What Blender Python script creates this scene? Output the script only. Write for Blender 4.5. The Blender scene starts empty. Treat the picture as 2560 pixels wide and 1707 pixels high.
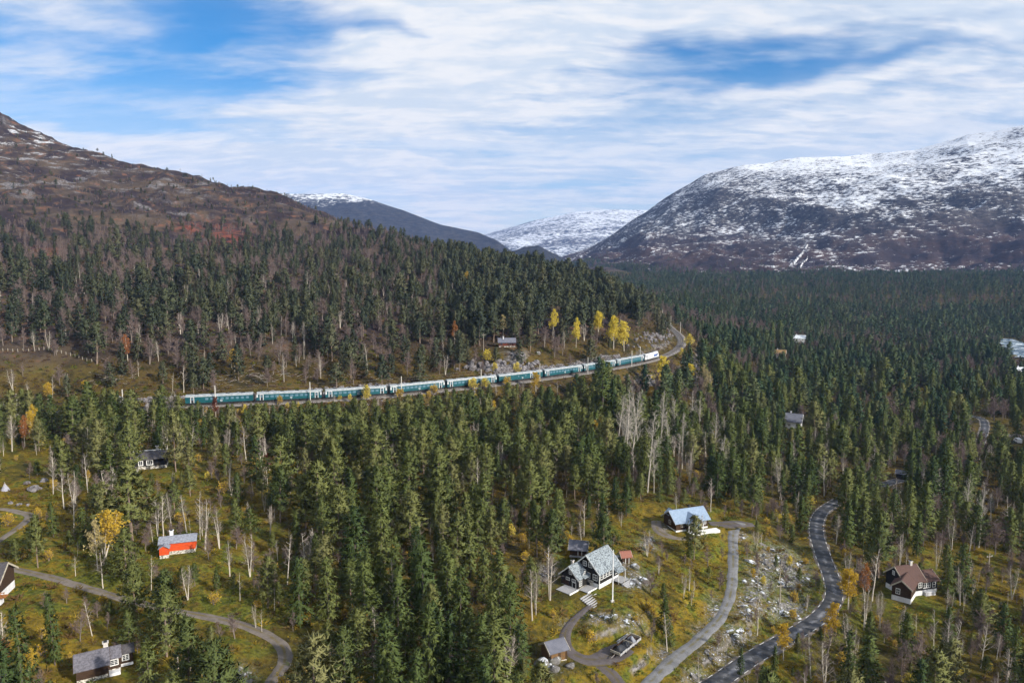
import bpy, math, random
import numpy as np
from mathutils import Vector, Matrix
R = math.radians
rnd = random.Random(7)
rng = np.random.default_rng(11)

# ------------------------------------------------------------------ camera
sc = bpy.context.scene
C = sc.collection
F, CX, CY = 1828.0, 1280.0, 853.5            # focal length and centre in photo pixels (2560 wide)
CAMZ = 100.0
PITCH = math.atan((CY - 640.0) / F)
cam_d = bpy.data.cameras.new('camera')
cam_d.sensor_width = 36.0
cam_d.lens = 36.0 * F / 2560.0
cam_d.clip_start = 1.0
cam_d.clip_end = 60000.0
cam = bpy.data.objects.new('camera', cam_d)
C.objects.link(cam)
cam.location = (0, 0, CAMZ)
cam.rotation_euler = (math.pi / 2 - PITCH, 0, 0)
sc.camera = cam

# ------------------------------------------------------------------ world, sun, exposure
SUN_EL, SUN_AZ = R(27), math.atan2(0.80, -0.60)      # azimuth measured from +Y towards +X
sun_dir = Vector((math.sin(SUN_AZ) * math.cos(SUN_EL), math.cos(SUN_AZ) * math.cos(SUN_EL), math.sin(SUN_EL)))
sun_d = bpy.data.lights.new('sun', 'SUN')
sun_d.energy = 4.8
sun_d.angle = R(1.5)
sun_d.color = (1.0, 0.93, 0.82)
sun = bpy.data.objects.new('sun', sun_d)
C.objects.link(sun)
sun.rotation_euler = sun_dir.to_track_quat('Z', 'Y').to_euler()
sun.location = sun_dir * 500

sc.view_settings.view_transform = 'Standard'
sc.view_settings.look = 'None'
sc.view_settings.exposure = 0.42
sc.view_settings.gamma = 1.0
sc.view_settings.use_curve_mapping = False
cy = sc.cycles
cy.use_denoising = True
cy.max_bounces = 3
cy.diffuse_bounces = 2
cy.glossy_bounces = 1
cy.transmission_bounces = 2
cy.transparent_max_bounces = 6
cy.volume_bounces = 0
cy.sample_clamp_indirect = 4.0
cy.use_adaptive_sampling = True
cy.adaptive_threshold = 0.03

class NT:
    """small helper round a node tree"""
    def __init__(s, tree):
        s.t = tree; s.n = tree.nodes; s.l = tree.links
    def node(s, typ, **kw):
        n = s.n.new(typ)
        for k, v in kw.items():
            setattr(n, k, v)
        return n
    def put(s, sock, v):
        if isinstance(v, bpy.types.NodeSocket):
            s.l.new(v, sock)
        elif v is not None:
            if hasattr(sock, 'default_value') and sock.type == 'RGBA' and len(v) == 3:
                v = (*v, 1)
            sock.default_value = v
    def m(s, op, a, b=None, c=None, clamp=False):
        n = s.node('ShaderNodeMath', operation=op); n.use_clamp = clamp
        s.put(n.inputs[0], a)
        if b is not None: s.put(n.inputs[1], b)
        if c is not None: s.put(n.inputs[2], c)
        return n.outputs[0]
    def vm(s, op, a, b=None):
        n = s.node('ShaderNodeVectorMath', operation=op)
        s.put(n.inputs[0], a)
        if b is not None: s.put(n.inputs[1], b)
        return n.outputs[0] if op not in ('DOT_PRODUCT', 'LENGTH') else n.outputs[1]
    def comb(s, x, y, z):
        n = s.node('ShaderNodeCombineXYZ')
        s.put(n.inputs[0], x); s.put(n.inputs[1], y); s.put(n.inputs[2], z)
        return n.outputs[0]
    def noise(s, vec, scale, detail=4, rough=.55, dist=0.0, col=False, dim='3D'):
        n = s.node('ShaderNodeTexNoise', noise_dimensions=dim)
        s.put(n.inputs['Vector'], vec); s.put(n.inputs['Scale'], scale)
        n.inputs['Detail'].default_value = detail; n.inputs['Roughness'].default_value = rough
        n.inputs['Distortion'].default_value = dist
        return n.outputs['Color'] if col else n.outputs[0]
    def ramp(s, v, lo, hi, a=0.0, b=1.0, smooth=True):
        n = s.node('ShaderNodeMapRange', interpolation_type='SMOOTHSTEP' if smooth else 'LINEAR')
        s.put(n.inputs[0], v)
        for i, x in zip((1, 2, 3, 4), (lo, hi, a, b)): s.put(n.inputs[i], x)
        return n.outputs[0]
    def mix(s, f, a, b):
        n = s.node('ShaderNodeMix', data_type='RGBA')
        s.put(n.inputs[0], f); s.put(n.inputs[6], a); s.put(n.inputs[7], b)
        return n.outputs[2]

def dirpix(u, v):
    dx, dy = (u - CX) / F, (CY - v) / F
    c, s_ = math.cos(PITCH), math.sin(PITCH)
    return Vector((dx, c + dy * s_, -s_ + dy * c))

def build_world():
    w = bpy.data.worlds.new('World'); sc.world = w; w.use_nodes = True
    w.cycles.sampling_method = 'MANUAL'; w.cycles.sample_map_resolution = 256
    t = NT(w.node_tree); t.n.clear()
    tc = t.node('ShaderNodeTexCoord')
    sep = t.node('ShaderNodeSeparateXYZ'); t.l.new(tc.outputs['Generated'], sep.inputs[0])
    x, y, z = sep.outputs
    sky = t.node('ShaderNodeTexSky', sky_type='NISHITA')
    sky.sun_disc = False; sky.sun_elevation = SUN_EL; sky.sun_rotation = SUN_AZ
    sky.altitude = 500; sky.air_density = 1.0; sky.dust_density = 0.1; sky.ozone_density = 4.0
    az = t.m('ARCTAN2', x, y); el = t.m('ARCSINE', z)
    zz = t.m('ADD', t.m('MAXIMUM', z, 0.0), 0.16)
    pv = t.comb(t.m('DIVIDE', x, zz), t.m('DIVIDE', y, zz), 0.0)
    # wispy sheets of altocumulus: broad cover, streaked fibres, fine texture
    warp = t.noise(pv, 1.3, 2, .6, col=True, dim='2D')
    pw = t.vm('ADD', pv, t.vm('SCALE', t.vm('SUBTRACT', warp, (.5, .5, .5))))
    pw.node.inputs[1].links[0].from_node.inputs['Scale'].default_value = 0.2
    n1 = t.noise(pw, 1.0, 4, .52, dim='2D')
    st = t.vm('MULTIPLY', pw, (0.9, 2.6, 1.0))
    n2 = t.noise(st, 1.7, 7, .60, dim='2D')
    n3 = t.noise(t.vm('MULTIPLY', pw, (2.2, 4.5, 1)), 3.2, 4, .58, dim='2D')
    cov = t.m('ADD', t.m('MULTIPLY', n1, .55), t.m('ADD', t.m('MULTIPLY', n2, .38), t.m('MULTIPLY', n3, .10)))
    sh = t.noise(t.comb(t.m('MULTIPLY', t.m('ADD', az, t.m('MULTIPLY', el, .35)), 2.6), t.m('MULTIPLY', el, 26.0), 3.0), 1.0, 4, .55, dim='2D')   # long level streaks
    cov = t.m('ADD', cov, t.m('MULTIPLY', t.m('SUBTRACT', sh, .5), .42))
    wn = t.noise(tc.outputs['Generated'], 5.0, 3, .6, col=True)
    wsep = t.node('ShaderNodeSeparateXYZ'); t.l.new(wn, wsep.inputs[0])
    azw = t.m('ADD', az, t.m('MULTIPLY', t.m('SUBTRACT', wsep.outputs[0], .5), .22))
    elw = t.m('ADD', el, t.m('MULTIPLY', t.m('SUBTRACT', wsep.outputs[1], .5), .07))
    # cloud banks (+) and blue openings (-) where they stand in this sky: u, v, half width, half height, tilt, weight
    blobs = [(720, 20, 330, 44, 0.05, -.16), (330, 60, 300, 60, -.1, -.12), (220, 180, 360, 90, -.05, -.13), (1080, 92, 120, 16, 0.1, -.18), (900, 80, 200, 22, -.05, -.10),
             (2080, 165, 560, 18, .03, -.26), (1700, 118, 200, 22, .12, -.24), (2350, 205, 260, 18, 0, -.14), (330, 300, 190, 20, 0.0, -.34), (120, 270, 160, 40, 0, -.12), (640, 210, 160, 26, 0.0, -.16),
             (950, 362, 190, 14, 0, -.20), (1480, 300, 240, 16, -.1, -.10), (1420, 375, 300, 14, .0, -.16), (1000, 470, 330, 16, .0, -.13), (1500, 450, 230, 22, -.05, -.22), (2050, 330, 240, 14, 0, -.10), (1250, 520, 160, 18, 0, -.12), (700, 440, 200, 12, .1, -.10),
             (1750, 32, 620, 50, -.02, .34), (1230, 150, 330, 36, .02, .34), (880, 295, 560, 34, -.08, .16), (2300, 270, 480, 40, -.05, .22), (1800, 250, 420, 22, -.08, .18),
             (1200, 420, 760, 60, 0.02, .14), (2450, 90, 240, 36, .1, .14), (480, 420, 300, 50, .1, .14), (560, 120, 90, 14, -.3, .12)]
    tot = cov; aev = t.comb(azw, elw, 0.0)
    for (u, v, ru, rv, tilt, wgt) in blobs:
        d = dirpix(u, v).normalized()
        mp = t.node('ShaderNodeMapping', vector_type='TEXTURE'); t.l.new(aev, mp.inputs[0])
        mp.inputs[1].default_value = (math.atan2(d.x, d.y), math.asin(d.z), 0); mp.inputs[2].default_value = (0, 0, -tilt * .5); mp.inputs[3].default_value = (2.3 * ru / F, 2.3 * rv / F, 1)
        gr = t.node('ShaderNodeTexGradient', gradient_type='QUADRATIC_SPHERE'); t.l.new(mp.outputs[0], gr.inputs[0])
        tot = t.m('MULTIPLY_ADD', gr.outputs[1], wgt * 1.25, tot)
    c = t.ramp(tot, .22, .71)
    veil = t.m('ADD', t.m('MULTIPLY', c, .90), t.ramp(n1, .3, .7, .07, .30), clamp=True)
    low = t.m('MULTIPLY', t.ramp(el, R(7), R(14.5), .92, .08), t.ramp(t.m('ADD', tot, t.m('MULTIPLY', n2, .25)), .30, .66, .60, 1.0))   # thin milky layer towards the horizon
    veil = t.m('MAXIMUM', veil, low)
    shade = t.ramp(t.m('ADD', t.m('MULTIPLY', n2, .6), t.m('MULTIPLY', n3, .4)), .40, .62)
    ccol = t.mix(shade, (.74, .83, .93, 1), (1.0, 1.0, 1.0, 1))
    b1 = t.node('ShaderNodeBackground'); t.put(b1.inputs[0], t.mix(1.0, sky.outputs[0], sky.outputs[0])); b1.inputs[1].default_value = 0.098
    hs = t.node('ShaderNodeHueSaturation'); t.l.new(sky.outputs[0], hs.inputs['Color']); hs.inputs['Saturation'].default_value = 1.5
    t.l.new(hs.outputs[0], b1.inputs[0])
    b2 = t.node('ShaderNodeBackground'); t.put(b2.inputs[0], ccol); b2.inputs[1].default_value = 0.73
    mx = t.node('ShaderNodeMixShader'); t.put(mx.inputs[0], veil)
    t.l.new(b1.outputs[0], mx.inputs[1]); t.l.new(b2.outputs[0], mx.inputs[2])
    out = t.node('ShaderNodeOutputWorld'); t.l.new(mx.outputs[0], out.inputs[0])
build_world()

# ------------------------------------------------------------------ helpers: numpy noise, meshes, objects
def _hash(ix, iy, seed):
    h = (ix * 374761393 + iy * 668265263 + seed * 1442695041) & 0xFFFFFFFF
    h = ((h ^ (h >> 13)) * 1274126177) & 0xFFFFFFFF
    return ((h ^ (h >> 16)) & 0xFFFF) / 65535.0
def vnoise(x, y, seed=0):
    x = np.asarray(x, float); y = np.asarray(y, float)
    ix = np.floor(x).astype(np.int64); iy = np.floor(y).astype(np.int64)
    fx = x - ix; fy = y - iy
    fx = fx * fx * (3 - 2 * fx); fy = fy * fy * (3 - 2 * fy)
    a = _hash(ix, iy, seed); b = _hash(ix + 1, iy, seed); c = _hash(ix, iy + 1, seed); d = _hash(ix + 1, iy + 1, seed)
    return (a + (b - a) * fx) * (1 - fy) + (c + (d - c) * fx) * fy
def fbm(x, y, oct=4, seed=0, ridged=False):
    s = 0; a = 1; tot = 0
    for o in range(oct):
        n = vnoise(x * 2 ** o + 13.7 * o, y * 2 ** o - 7.3 * o, seed + o)
        if ridged: n = 1 - np.abs(2 * n - 1)
        s = s + a * n; tot += a; a *= .5
    return s / tot

def mesh_np(name, V, Fq, mats=(), smooth=False, mi=None):
    """V (n,3), Fq (m,3 or 4) arrays -> mesh"""
    V = np.ascontiguousarray(V, np.float32); Fq = np.ascontiguousarray(Fq, np.int32)
    me = bpy.data.meshes.new(name)
    k = Fq.shape[1]
    me.vertices.add(len(V)); me.vertices.foreach_set('co', V.ravel())
    me.loops.add(Fq.size); me.loops.foreach_set('vertex_index', Fq.ravel())
    me.polygons.add(len(Fq))
    me.polygons.foreach_set('loop_start', np.arange(0, Fq.size, k, dtype=np.int32))
    me.polygons.foreach_set('loop_total', np.full(len(Fq), k, np.int32))
    if mi is not None: me.polygons.foreach_set('material_index', np.ascontiguousarray(mi, np.int32))
    me.polygons.foreach_set('use_smooth', np.full(len(Fq), smooth, bool))
    for m in mats: me.materials.append(m)
    me.update(calc_edges=True)
    return me

def link(name, data, parent=None, loc=None, rz=None):
    o = bpy.data.objects.new(name, data); C.objects.link(o)
    if parent is not None: o.parent = parent
    if loc is not None: o.location = loc
    if rz is not None: o.rotation_euler = (0, 0, rz)
    return o
def tag(o, label=None, cat=None, group=None, kind=None):
    if label: o['label'] = label
    if cat: o['category'] = cat
    if group: o['group'] = group
    if kind: o['kind'] = kind
    return o

class MB:
    """collects boxes, prisms and tubes; build() links them as ONE mesh object"""
    def __init__(s): s.v = []; s.f = []
    def quad(s, *p):
        i = len(s.v); s.v += [tuple(q) for q in p]; s.f.append(tuple(range(i, i + len(p)))); return s
    def box(s, x0, x1, y0, y1, z0, z1):
        i = len(s.v)
        s.v += [(x, y, z) for z in (z0, z1) for x, y in ((x0, y0), (x1, y0), (x1, y1), (x0, y1))]
        s.f += [tuple(i + k for k in q) for q in ((3, 2, 1, 0), (4, 5, 6, 7), (0, 1, 5, 4), (1, 2, 6, 5), (2, 3, 7, 6), (3, 0, 4, 7))]
        return s
    def prism(s, poly, d):
        """poly: 3-D points of one cap (counter-clockwise seen from outside), d: extrusion vector"""
        i = len(s.v); n = len(poly); d = Vector(d)
        s.v += [tuple(p) for p in poly] + [tuple(Vector(p) + d) for p in poly]
        s.f.append(tuple(range(i, i + n))); s.f.append(tuple(range(i + 2 * n - 1, i + n - 1, -1)))
        for k in range(n):
            k2 = (k + 1) % n
            s.f.append((i + k2, i + k, i + n + k, i + n + k2))
        return s
    def tube(s, pts, rads, n=6, cap=True):
        i0 = len(s.v); pts = [Vector(p) for p in pts]
        for j, p in enumerate(pts):
            a = pts[max(j - 1, 0)]; b = pts[min(j + 1, len(pts) - 1)]
            d = (b - a).normalized() if (b - a).length > 1e-6 else Vector((0, 0, 1))
            e = d.orthogonal().normalized(); g = d.cross(e)
            r = rads[j] if hasattr(rads, '__len__') else rads
            s.v += [tuple(p + (e * math.cos(2 * math.pi * k / n) + g * math.sin(2 * math.pi * k / n)) * r) for k in range(n)]
        for j in range(len(pts) - 1):
            for k in range(n):
                k2 = (k + 1) % n
                s.f.append((i0 + j * n + k, i0 + j * n + k2, i0 + (j + 1) * n + k2, i0 + (j + 1) * n + k))
        if cap:
            s.f.append(tuple(i0 + k for k in range(n - 1, -1, -1)))
            e = i0 + (len(pts) - 1) * n
            s.f.append(tuple(e + k for k in range(n)))
        return s
    def mesh(s, name, mat, smooth=False):
        me = bpy.data.meshes.new(name); me.from_pydata(s.v, [], s.f); me.validate()
        me.materials.append(mat)
        if smooth: me.polygons.foreach_set('use_smooth', [True] * len(me.polygons))
        return me
    def build(s, name, mat, parent=None, smooth=False, loc=None, rz=None):
        return link(name, s.mesh(name, mat, smooth), parent, loc, rz)

# ------------------------------------------------------------------ materials
MATS = {}
def bsdf(name):
    m = bpy.data.materials.new(name); m.use_nodes = True
    t = NT(m.node_tree)
    b = t.n['Principled BSDF']; b.inputs['Specular IOR Level'].default_value = .25
    MATS[name] = m
    return m, t, b
def mat(name, c1, c2=None, scale=4.0, rough=.8, bump=0.0, bscale=None, spec=.25, metal=0.0, streak=None, lo=.35, hi=.65):
    m, t, b = bsdf(name)
    b.inputs['Roughness'].default_value = rough; b.inputs['Specular IOR Level'].default_value = spec
    b.inputs['Metallic'].default_value = metal
    tc = t.node('ShaderNodeTexCoord'); vec = tc.outputs['Object']
    if streak: vec = t.vm('MULTIPLY', vec, streak)
    if c2 is None: c2 = tuple(x * .7 for x in c1)
    n = t.noise(vec, scale, 5, .6)
    t.put(b.inputs['Base Color'], t.mix(t.ramp(n, lo, hi), (*c1, 1), (*c2, 1)))
    if bump:
        bp = t.node('ShaderNodeBump'); bp.inputs['Strength'].default_value = 1.0; bp.inputs['Distance'].default_value = bump
        t.put(bp.inputs['Height'], t.noise(vec, bscale or scale * 2, 4, .6)); t.l.new(bp.outputs[0], b.inputs['Normal'])
    return m

mat('black_wood', (.010, .0095, .009), (.022, .02, .018), 2.0, .75, .01, streak=(1, 1, 8))
mat('dark_brown_wood', (.035, .02, .012), (.06, .035, .02), 2.0, .8, .01, streak=(1, 1, 7))
mat('log_brown', (.12, .045, .03), (.07, .03, .02), 2.0, .8, .02, streak=(1, 1, 8))
mat('shed_brown', (.20, .11, .045), (.11, .065, .03), 2.0, .8, .01, streak=(1, 1, 7))
mat('red_paint', (.62, .085, .02), (.50, .06, .015), 1.2, .7, .01, streak=(1, 1, 6))
mat('white_paint', (.78, .78, .76), (.66, .66, .64), 1.5, .6)
mat('cream_wood', (.50, .45, .36), (.36, .32, .25), 2.5, .7)
mat('grey_wood', (.42, .42, .43), (.30, .30, .31), 2.0, .75, .01, streak=(6, 1, 1))
mat('orange_wood', (.38, .16, .05), (.26, .11, .04), 2.0, .7)
mat('stone_wall', (.62, .60, .54), (.20, .18, .15), 2.6, .9, .05, lo=.44, hi=.56)
mat('plaster_white', (.74, .74, .75), (.60, .60, .62), .8, .8)
mat('brick_chimney', (.62, .60, .56), (.40, .37, .34), 3, .9, .02)
mat('slate_snow', (.27, .31, .335), (.085, .10, .115), 3.2, .7, .03, 3.0, lo=.44, hi=.60)
mat('slate_purple', (.155, .15, .175), (.10, .095, .11), 2.5, .75, .02, 5, lo=.4, hi=.6)
mat('slate_light', (.27, .29, .34), (.17, .18, .22), 2.5, .7, .02, 5, lo=.4, hi=.6)
mat('slate_dark', (.085, .08, .085), (.055, .05, .055), 2.5, .8, .02, 5)
mat('roof_felt', (.15, .155, .19), (.115, .12, .15), .8, .7)
mat('roof_blue', (.26, .34, .45), (.20, .27, .37), 1.8, .55, .01, 4, spec=.4)
mat('roof_brown', (.105, .058, .046), (.068, .04, .034), 1.5, .7, .02, streak=(9, 1, 1))
mat('roof_red', (.32, .13, .09), (.2, .09, .07), 2, .7, .02, streak=(9, 1, 1))
mat('roof_snowy', (.72, .76, .80), (.40, .44, .48), 1.2, .8)
mat('roof_ochre', (.30, .19, .08), (.2, .13, .06), 1.5, .8)
mat('glass_dark', (.02, .024, .03), (.035, .04, .05), .6, .08, spec=.6)
mat('glass_sky', (.05, .12, .17), (.20, .32, .40), .25, .12, spec=.6, streak=(1, .1, .1))  # sky reflection painted into the glass colour
mat('train_teal', (.007, .068, .084), (.012, .092, .11), .35, .4, spec=.45)
mat('train_roof', (.36, .39, .41), (.24, .27, .29), .8, .5)
mat('train_white', (.62, .64, .66), (.50, .52, .54), .6, .45)
mat('train_dark', (.02, .022, .024), (.035, .035, .035), 1.5, .7)
mat('loco_blue', (.05, .10, .30), (.07, .13, .36), 1, .4)
mat('steel', (.34, .31, .29), (.24, .21, .19), 2, .45, metal=.6)
mat('concrete_pole', (.66, .63, .58), (.52, .50, .45), 2, .85)
mat('wood_pole', (.40, .35, .29), (.27, .23, .19), 2, .85, streak=(1, 1, .2))
mat('white_pole', (.85, .85, .85), (.78, .78, .78), 1, .4)
mat('ballast', (.25, .225, .21), (.12, .11, .10), 1.3, .95, .05, 3)
mat('sleeper', (.17, .15, .135), (.10, .09, .085), 2, .9)
mat('line_paint', (.74, .74, .72), (.5, .5, .49), 1.2, .7, lo=.45, hi=.75)
mat('tarp_black', (.018, .019, .022), (.04, .042, .048), 1.4, .45, .05, 2)
mat('tarp_grey', (.24, .25, .28), (.17, .18, .2), 1.4, .5, .03, 3)
mat('rubber', (.012, .012, .012), (.02, .02, .02), 3, .8)
mat('birch_bark', (.52, .47, .40), (.26, .23, .20), 5, .85, streak=(1, 1, .6), lo=.5, hi=.7)
mat('pale_bark', (.46, .42, .36), (.30, .27, .23), 4, .85)
mat('twig_grey', (.22, .185, .16), (.16, .13, .115), 3, .9)
mat('twig_brown', (.19, .14, .125), (.14, .10, .09), 3, .9)
mat('pine_bark', (.26, .19, .145), (.15, .12, .10), 3, .9, streak=(1, 1, .5))
mat('spruce_bark', (.13, .105, .09), (.08, .065, .055), 3, .9)
mat('dry_wood', (.40, .37, .34), (.22, .19, .17), 2, .9)
mat('tipi_cloth', (.36, .36, .42), (.28, .28, .33), 2, .8)
mat('car_paint', (.80, .80, .80), (.74, .74, .75), 1, .3, spec=.5)

def leaf_mat(name, cols, transl=.25, rough=.7, hue_noise=.06):
    """foliage: colour varies from plant to plant and in patches across the stand"""
    m, t, b = bsdf(name)
    oi = t.node('ShaderNodeObjectInfo'); ge = t.node('ShaderNodeNewGeometry')
    cr = t.node('ShaderNodeValToRGB'); e = cr.color_ramp.elements
    while len(e) < len(cols): e.new(.5)
    for i, c in enumerate(cols):
        e[i].position = i / (len(cols) - 1); e[i].color = (*c, 1)
    pn = t.noise(ge.outputs['Position'], hue_noise, 2, .5)
    f = t.m('ADD', t.m('MULTIPLY', oi.outputs['Random'], .75), t.m('MULTIPLY', t.m('SUBTRACT', pn, .5), .9))
    fine = t.noise(ge.outputs['Position'], 1.1, 3, .6)
    f = t.m('ADD', f, t.m('ADD', t.m('MULTIPLY', fine, .5), -.12))
    t.put(cr.inputs[0], f)
    t.l.new(cr.outputs[0], b.inputs['Base Color'])
    b.inputs['Roughness'].default_value = rough; b.inputs['Specular IOR Level'].default_value = .15
    if transl == 0: return m
    tr = t.node('ShaderNodeBsdfTranslucent'); t.l.new(cr.outputs[0], tr.inputs[0])
    mx = t.node('ShaderNodeMixShader'); mx.inputs[0].default_value = transl
    t.l.new(b.outputs[0], mx.inputs[1]); t.l.new(tr.outputs[0], mx.inputs[2])
    t.l.new(mx.outputs[0], t.n['Material Output'].inputs[0])
    return m
leaf_mat('pine_needles', [(.056, .078, .024), (.092, .112, .033), (.130, .142, .043), (.170, .164, .068)], 0)
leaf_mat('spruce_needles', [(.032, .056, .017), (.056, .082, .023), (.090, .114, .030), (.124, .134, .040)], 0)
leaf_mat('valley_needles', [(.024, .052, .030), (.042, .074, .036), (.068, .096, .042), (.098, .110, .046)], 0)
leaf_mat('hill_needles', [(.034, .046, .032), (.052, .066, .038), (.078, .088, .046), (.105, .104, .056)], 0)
leaf_mat('birch_gold', [(.42, .26, .03), (.50, .34, .035), (.56, .39, .05), (.46, .29, .04)], .35)
leaf_mat('birch_yellow', [(.58, .46, .05), (.68, .55, .07), (.74, .60, .10), (.62, .50, .07)], .35)
leaf_mat('birch_pale', [(.36, .30, .15), (.42, .35, .17), (.46, .38, .18), (.4, .33, .15)], .35)
leaf_mat('birch_orange', [(.30, .12, .03), (.36, .15, .035), (.33, .13, .045), (.27, .11, .04)], .35)
leaf_mat('rowan_red', [(.16, .045, .022), (.19, .055, .028), (.14, .04, .022), (.17, .06, .03)], .3)
leaf_mat('brown_brush', [(.085, .055, .042), (.11, .07, .05), (.13, .085, .055), (.10, .068, .055)], .2)
leaf_mat('heath_ochre', [(.12, .08, .014), (.20, .135, .017), (.29, .20, .022), (.15, .12, .017)], .2, hue_noise=.09)
leaf_mat('heath_green', [(.040, .052, .012), (.072, .084, .014), (.115, .125, .018), (.14, .125, .018)], .2, hue_noise=.09)
leaf_mat('heath_brown', [(.07, .045, .022), (.11, .065, .026), (.15, .095, .03), (.09, .068, .026)], .2, hue_noise=.09)

# ------------------------------------------------------------------ terrain: height field through surveyed points
def at_depth(u, v, Y):
    d = dirpix(u, v); return np.array((d.x * Y / d.y, Y, CAMZ + d.z * Y / d.y))
def at_z(u, v, z):
    d = dirpix(u, v); k = z / d.z; return np.array((d.x * k, d.y * k, CAMZ + z))
def project(x, y, z):
    """world -> photo pixels"""
    c, s = math.cos(PITCH), math.sin(PITCH)
    dz = z - CAMZ
    fw = y * c - dz * s; up = y * s + dz * c
    return CX + F * x / fw, CY - F * up / fw, fw

RAIL_Z = -58.5
rail_px = [(-260, 1050), (-100, 1040), (60, 1032), (250, 1023), (463, 1013), (617, 1006), (782, 999), (947, 988.5), (1104, 973), (1236, 959), (1360, 944), (1459, 930), (1535, 917.5), (1606, 904), (1645, 893), (1680, 879), (1700, 865), (1706, 850), (1698, 836), (1680, 820), (1657, 801), (1636, 785), (1618, 773), (1595, 763)]
ctl = []
def gz(u, v, z): ctl.append(at_z(u, v, z))
def gy(u, v, Y): ctl.append(at_depth(u, v, Y))
for q in rail_px: gz(*q, RAIL_Z - .6)
# near ground, left
for q in [(-500, 1750, -54), (0, 1707, -58.5), (250, 1690, -60), (440, 1400, -60), (100, 1450, -59), (700, 1610, -63.5), (0, 1290, -57.5), (50, 1150, -56), (370, 1178, -57), (650, 1300, -60.5), (240, 1480, -60), (500, 1560, -62), (-400, 1300, -53), (-300, 1120, -52), (600, 1120, -60), (250, 1080, -58.5),
          (0, 2100, -59), (600, 2100, -62), (1300, 2100, -68), (2000, 2100, -74), (2600, 2100, -78), (3100, 1700, -82), (3100, 1300, -86),
          (900, 1707, -66), (1250, 1707, -70), (900, 1400, -64.5), (1250, 1450, -68), (1000, 1250, -63.5), (1250, 1200, -66), (1000, 1100, -64), (1240, 1015, -66), (900, 1040, -64), (1450, 1010, -68), (1400, 1100, -69),
          (1464, 1480, -69), (1530, 1515, -70.3), (1830, 1340, -72), (1790, 1450, -73), (1700, 1650, -74.5), (1640, 1707, -75), (1720, 1325, -70), (1640, 1325, -69.8), (1860, 1305, -71.3), (1430, 1600, -71.2), (1560, 1625, -72), (1600, 1440, -70), (1560, 1395, -68.2), (1447, 1385, -67.8),
          (2045, 1290, -78.5), (2090, 1500, -77.5), (1950, 1610, -77), (1850, 1690, -77), (1900, 1470, -74), (2260, 1500, -78), (2400, 1400, -80), (2560, 1650, -81), (2200, 1700, -79.5), (2560, 1300, -84),
          (2250, 1195, -83), (2450, 1120, -85), (2465, 1060, -86), (1900, 1150, -79), (1700, 1150, -73.5), (1985, 1065, -84), (2200, 980, -88), (2545, 880, -95), (2520, 930, -92), (2560, 1000, -89), (2000, 850, -88), (2560, 800, -92), (2000, 790, -86), (1800, 800, -80), (3000, 850, -94), (3100, 1000, -90),
          (1760, 905, -70), (1820, 960, -77), (1700, 1000, -72), (1800, 870, -75), (1600, 960, -68)]: gz(*q)
for q in [(1900, 740, 1320), (2300, 760, 1250), (2560, 748, 1200), (1700, 740, 1300), (1600, 705, 1800), (2000, 705, 1650), (2560, 705, 1500), (3000, 760, 1150), (3000, 700, 1500), (1450, 668, 2500), (2000, 690, 2300), (2800, 690, 2300)]: gy(*q)
# the hillside above the railway
for q in [(100, 895, 316), (300, 925, 312), (-300, 880, 320), (520, 925, 318), (700, 915, 325), (950, 905, 340), (1265, 866, 372), (1150, 870, 372), (1420, 850, 400), (1560, 835, 440), (1640, 838, 480), (1610, 790, 545),
          (400, 800, 385), (0, 760, 425), (-400, 740, 430), (800, 765, 460), (1100, 770, 480), (1250, 755, 505), (1500, 780, 500),
          (400, 660, 600), (0, 610, 650), (-400, 560, 650), (800, 660, 680), (1100, 668, 680), (1400, 715, 610), (1250, 690, 640),
          (200, 530, 850), (600, 575, 880), (0, 480, 900), (-400, 420, 900), (850, 610, 830), (0, 385, 1100), (300, 455, 1050), (700, 525, 1000),
          (-500, 130, 1300), (-250, 195, 1280), (0, 288, 1250), (130, 356, 1230), (270, 398, 1205), (400, 431, 1180), (540, 458, 1150), (675, 489, 1110), (770, 527, 1080), (880, 572, 1000), (1000, 597, 900), (1120, 630, 830), (1250, 665, 745), (1400, 690, 670), (1510, 728, 620), (1590, 765, 570)]: gy(*q)
def behind(u, v, Y, dY, dz):
    p = at_depth(u, v, Y); k = (Y + dY) / Y
    ctl.append(np.array((p[0] * k, Y + dY, p[2] - dz)))
for (u, v, Y) in [(-500, 130, 1300), (0, 288, 1250), (270, 398, 1205), (540, 458, 1150), (770, 527, 1080), (1000, 597, 900), (1250, 665, 745), (1400, 690, 670)]:
    behind(u, v, Y, 160, 22); behind(u, v, Y, 650, 90 if u < 600 else 55)
for (x, y, z) in [(-1800, 2600, 120), (-600, 2600, 60), (200, 2600, 55), (-2000, 1400, 330), (-2000, 700, 180), (-900, 60, 60), (-900, 350, 62), (900, 60, 12), (1400, 400, 6), (2400, 1300, 40), (2600, 2500, 60), (0, 30, 36), (-300, 30, 44), (350, 30, 22)]:
    ctl.append(np.array((x, y, z), float))
ctl = np.array(ctl)
SCL = 300.0
def _phi(r2): return r2 * np.log(r2 + 1e-9) * .5
def _fit():
    P = ctl[:, :2] / SCL; n = len(P)
    r2 = ((P[:, None] - P[None]) ** 2).sum(-1)
    K = _phi(r2) + np.eye(n) * 2e-4
    A = np.zeros((n + 3, n + 3)); A[:n, :n] = K; A[:n, n] = 1; A[:n, n + 1:] = P; A[n, :n] = 1; A[n + 1:, :n] = P.T
    b = np.zeros(n + 3); b[:n] = ctl[:, 2]
    return np.linalg.solve(A, b)
_w = _fit()
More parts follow.
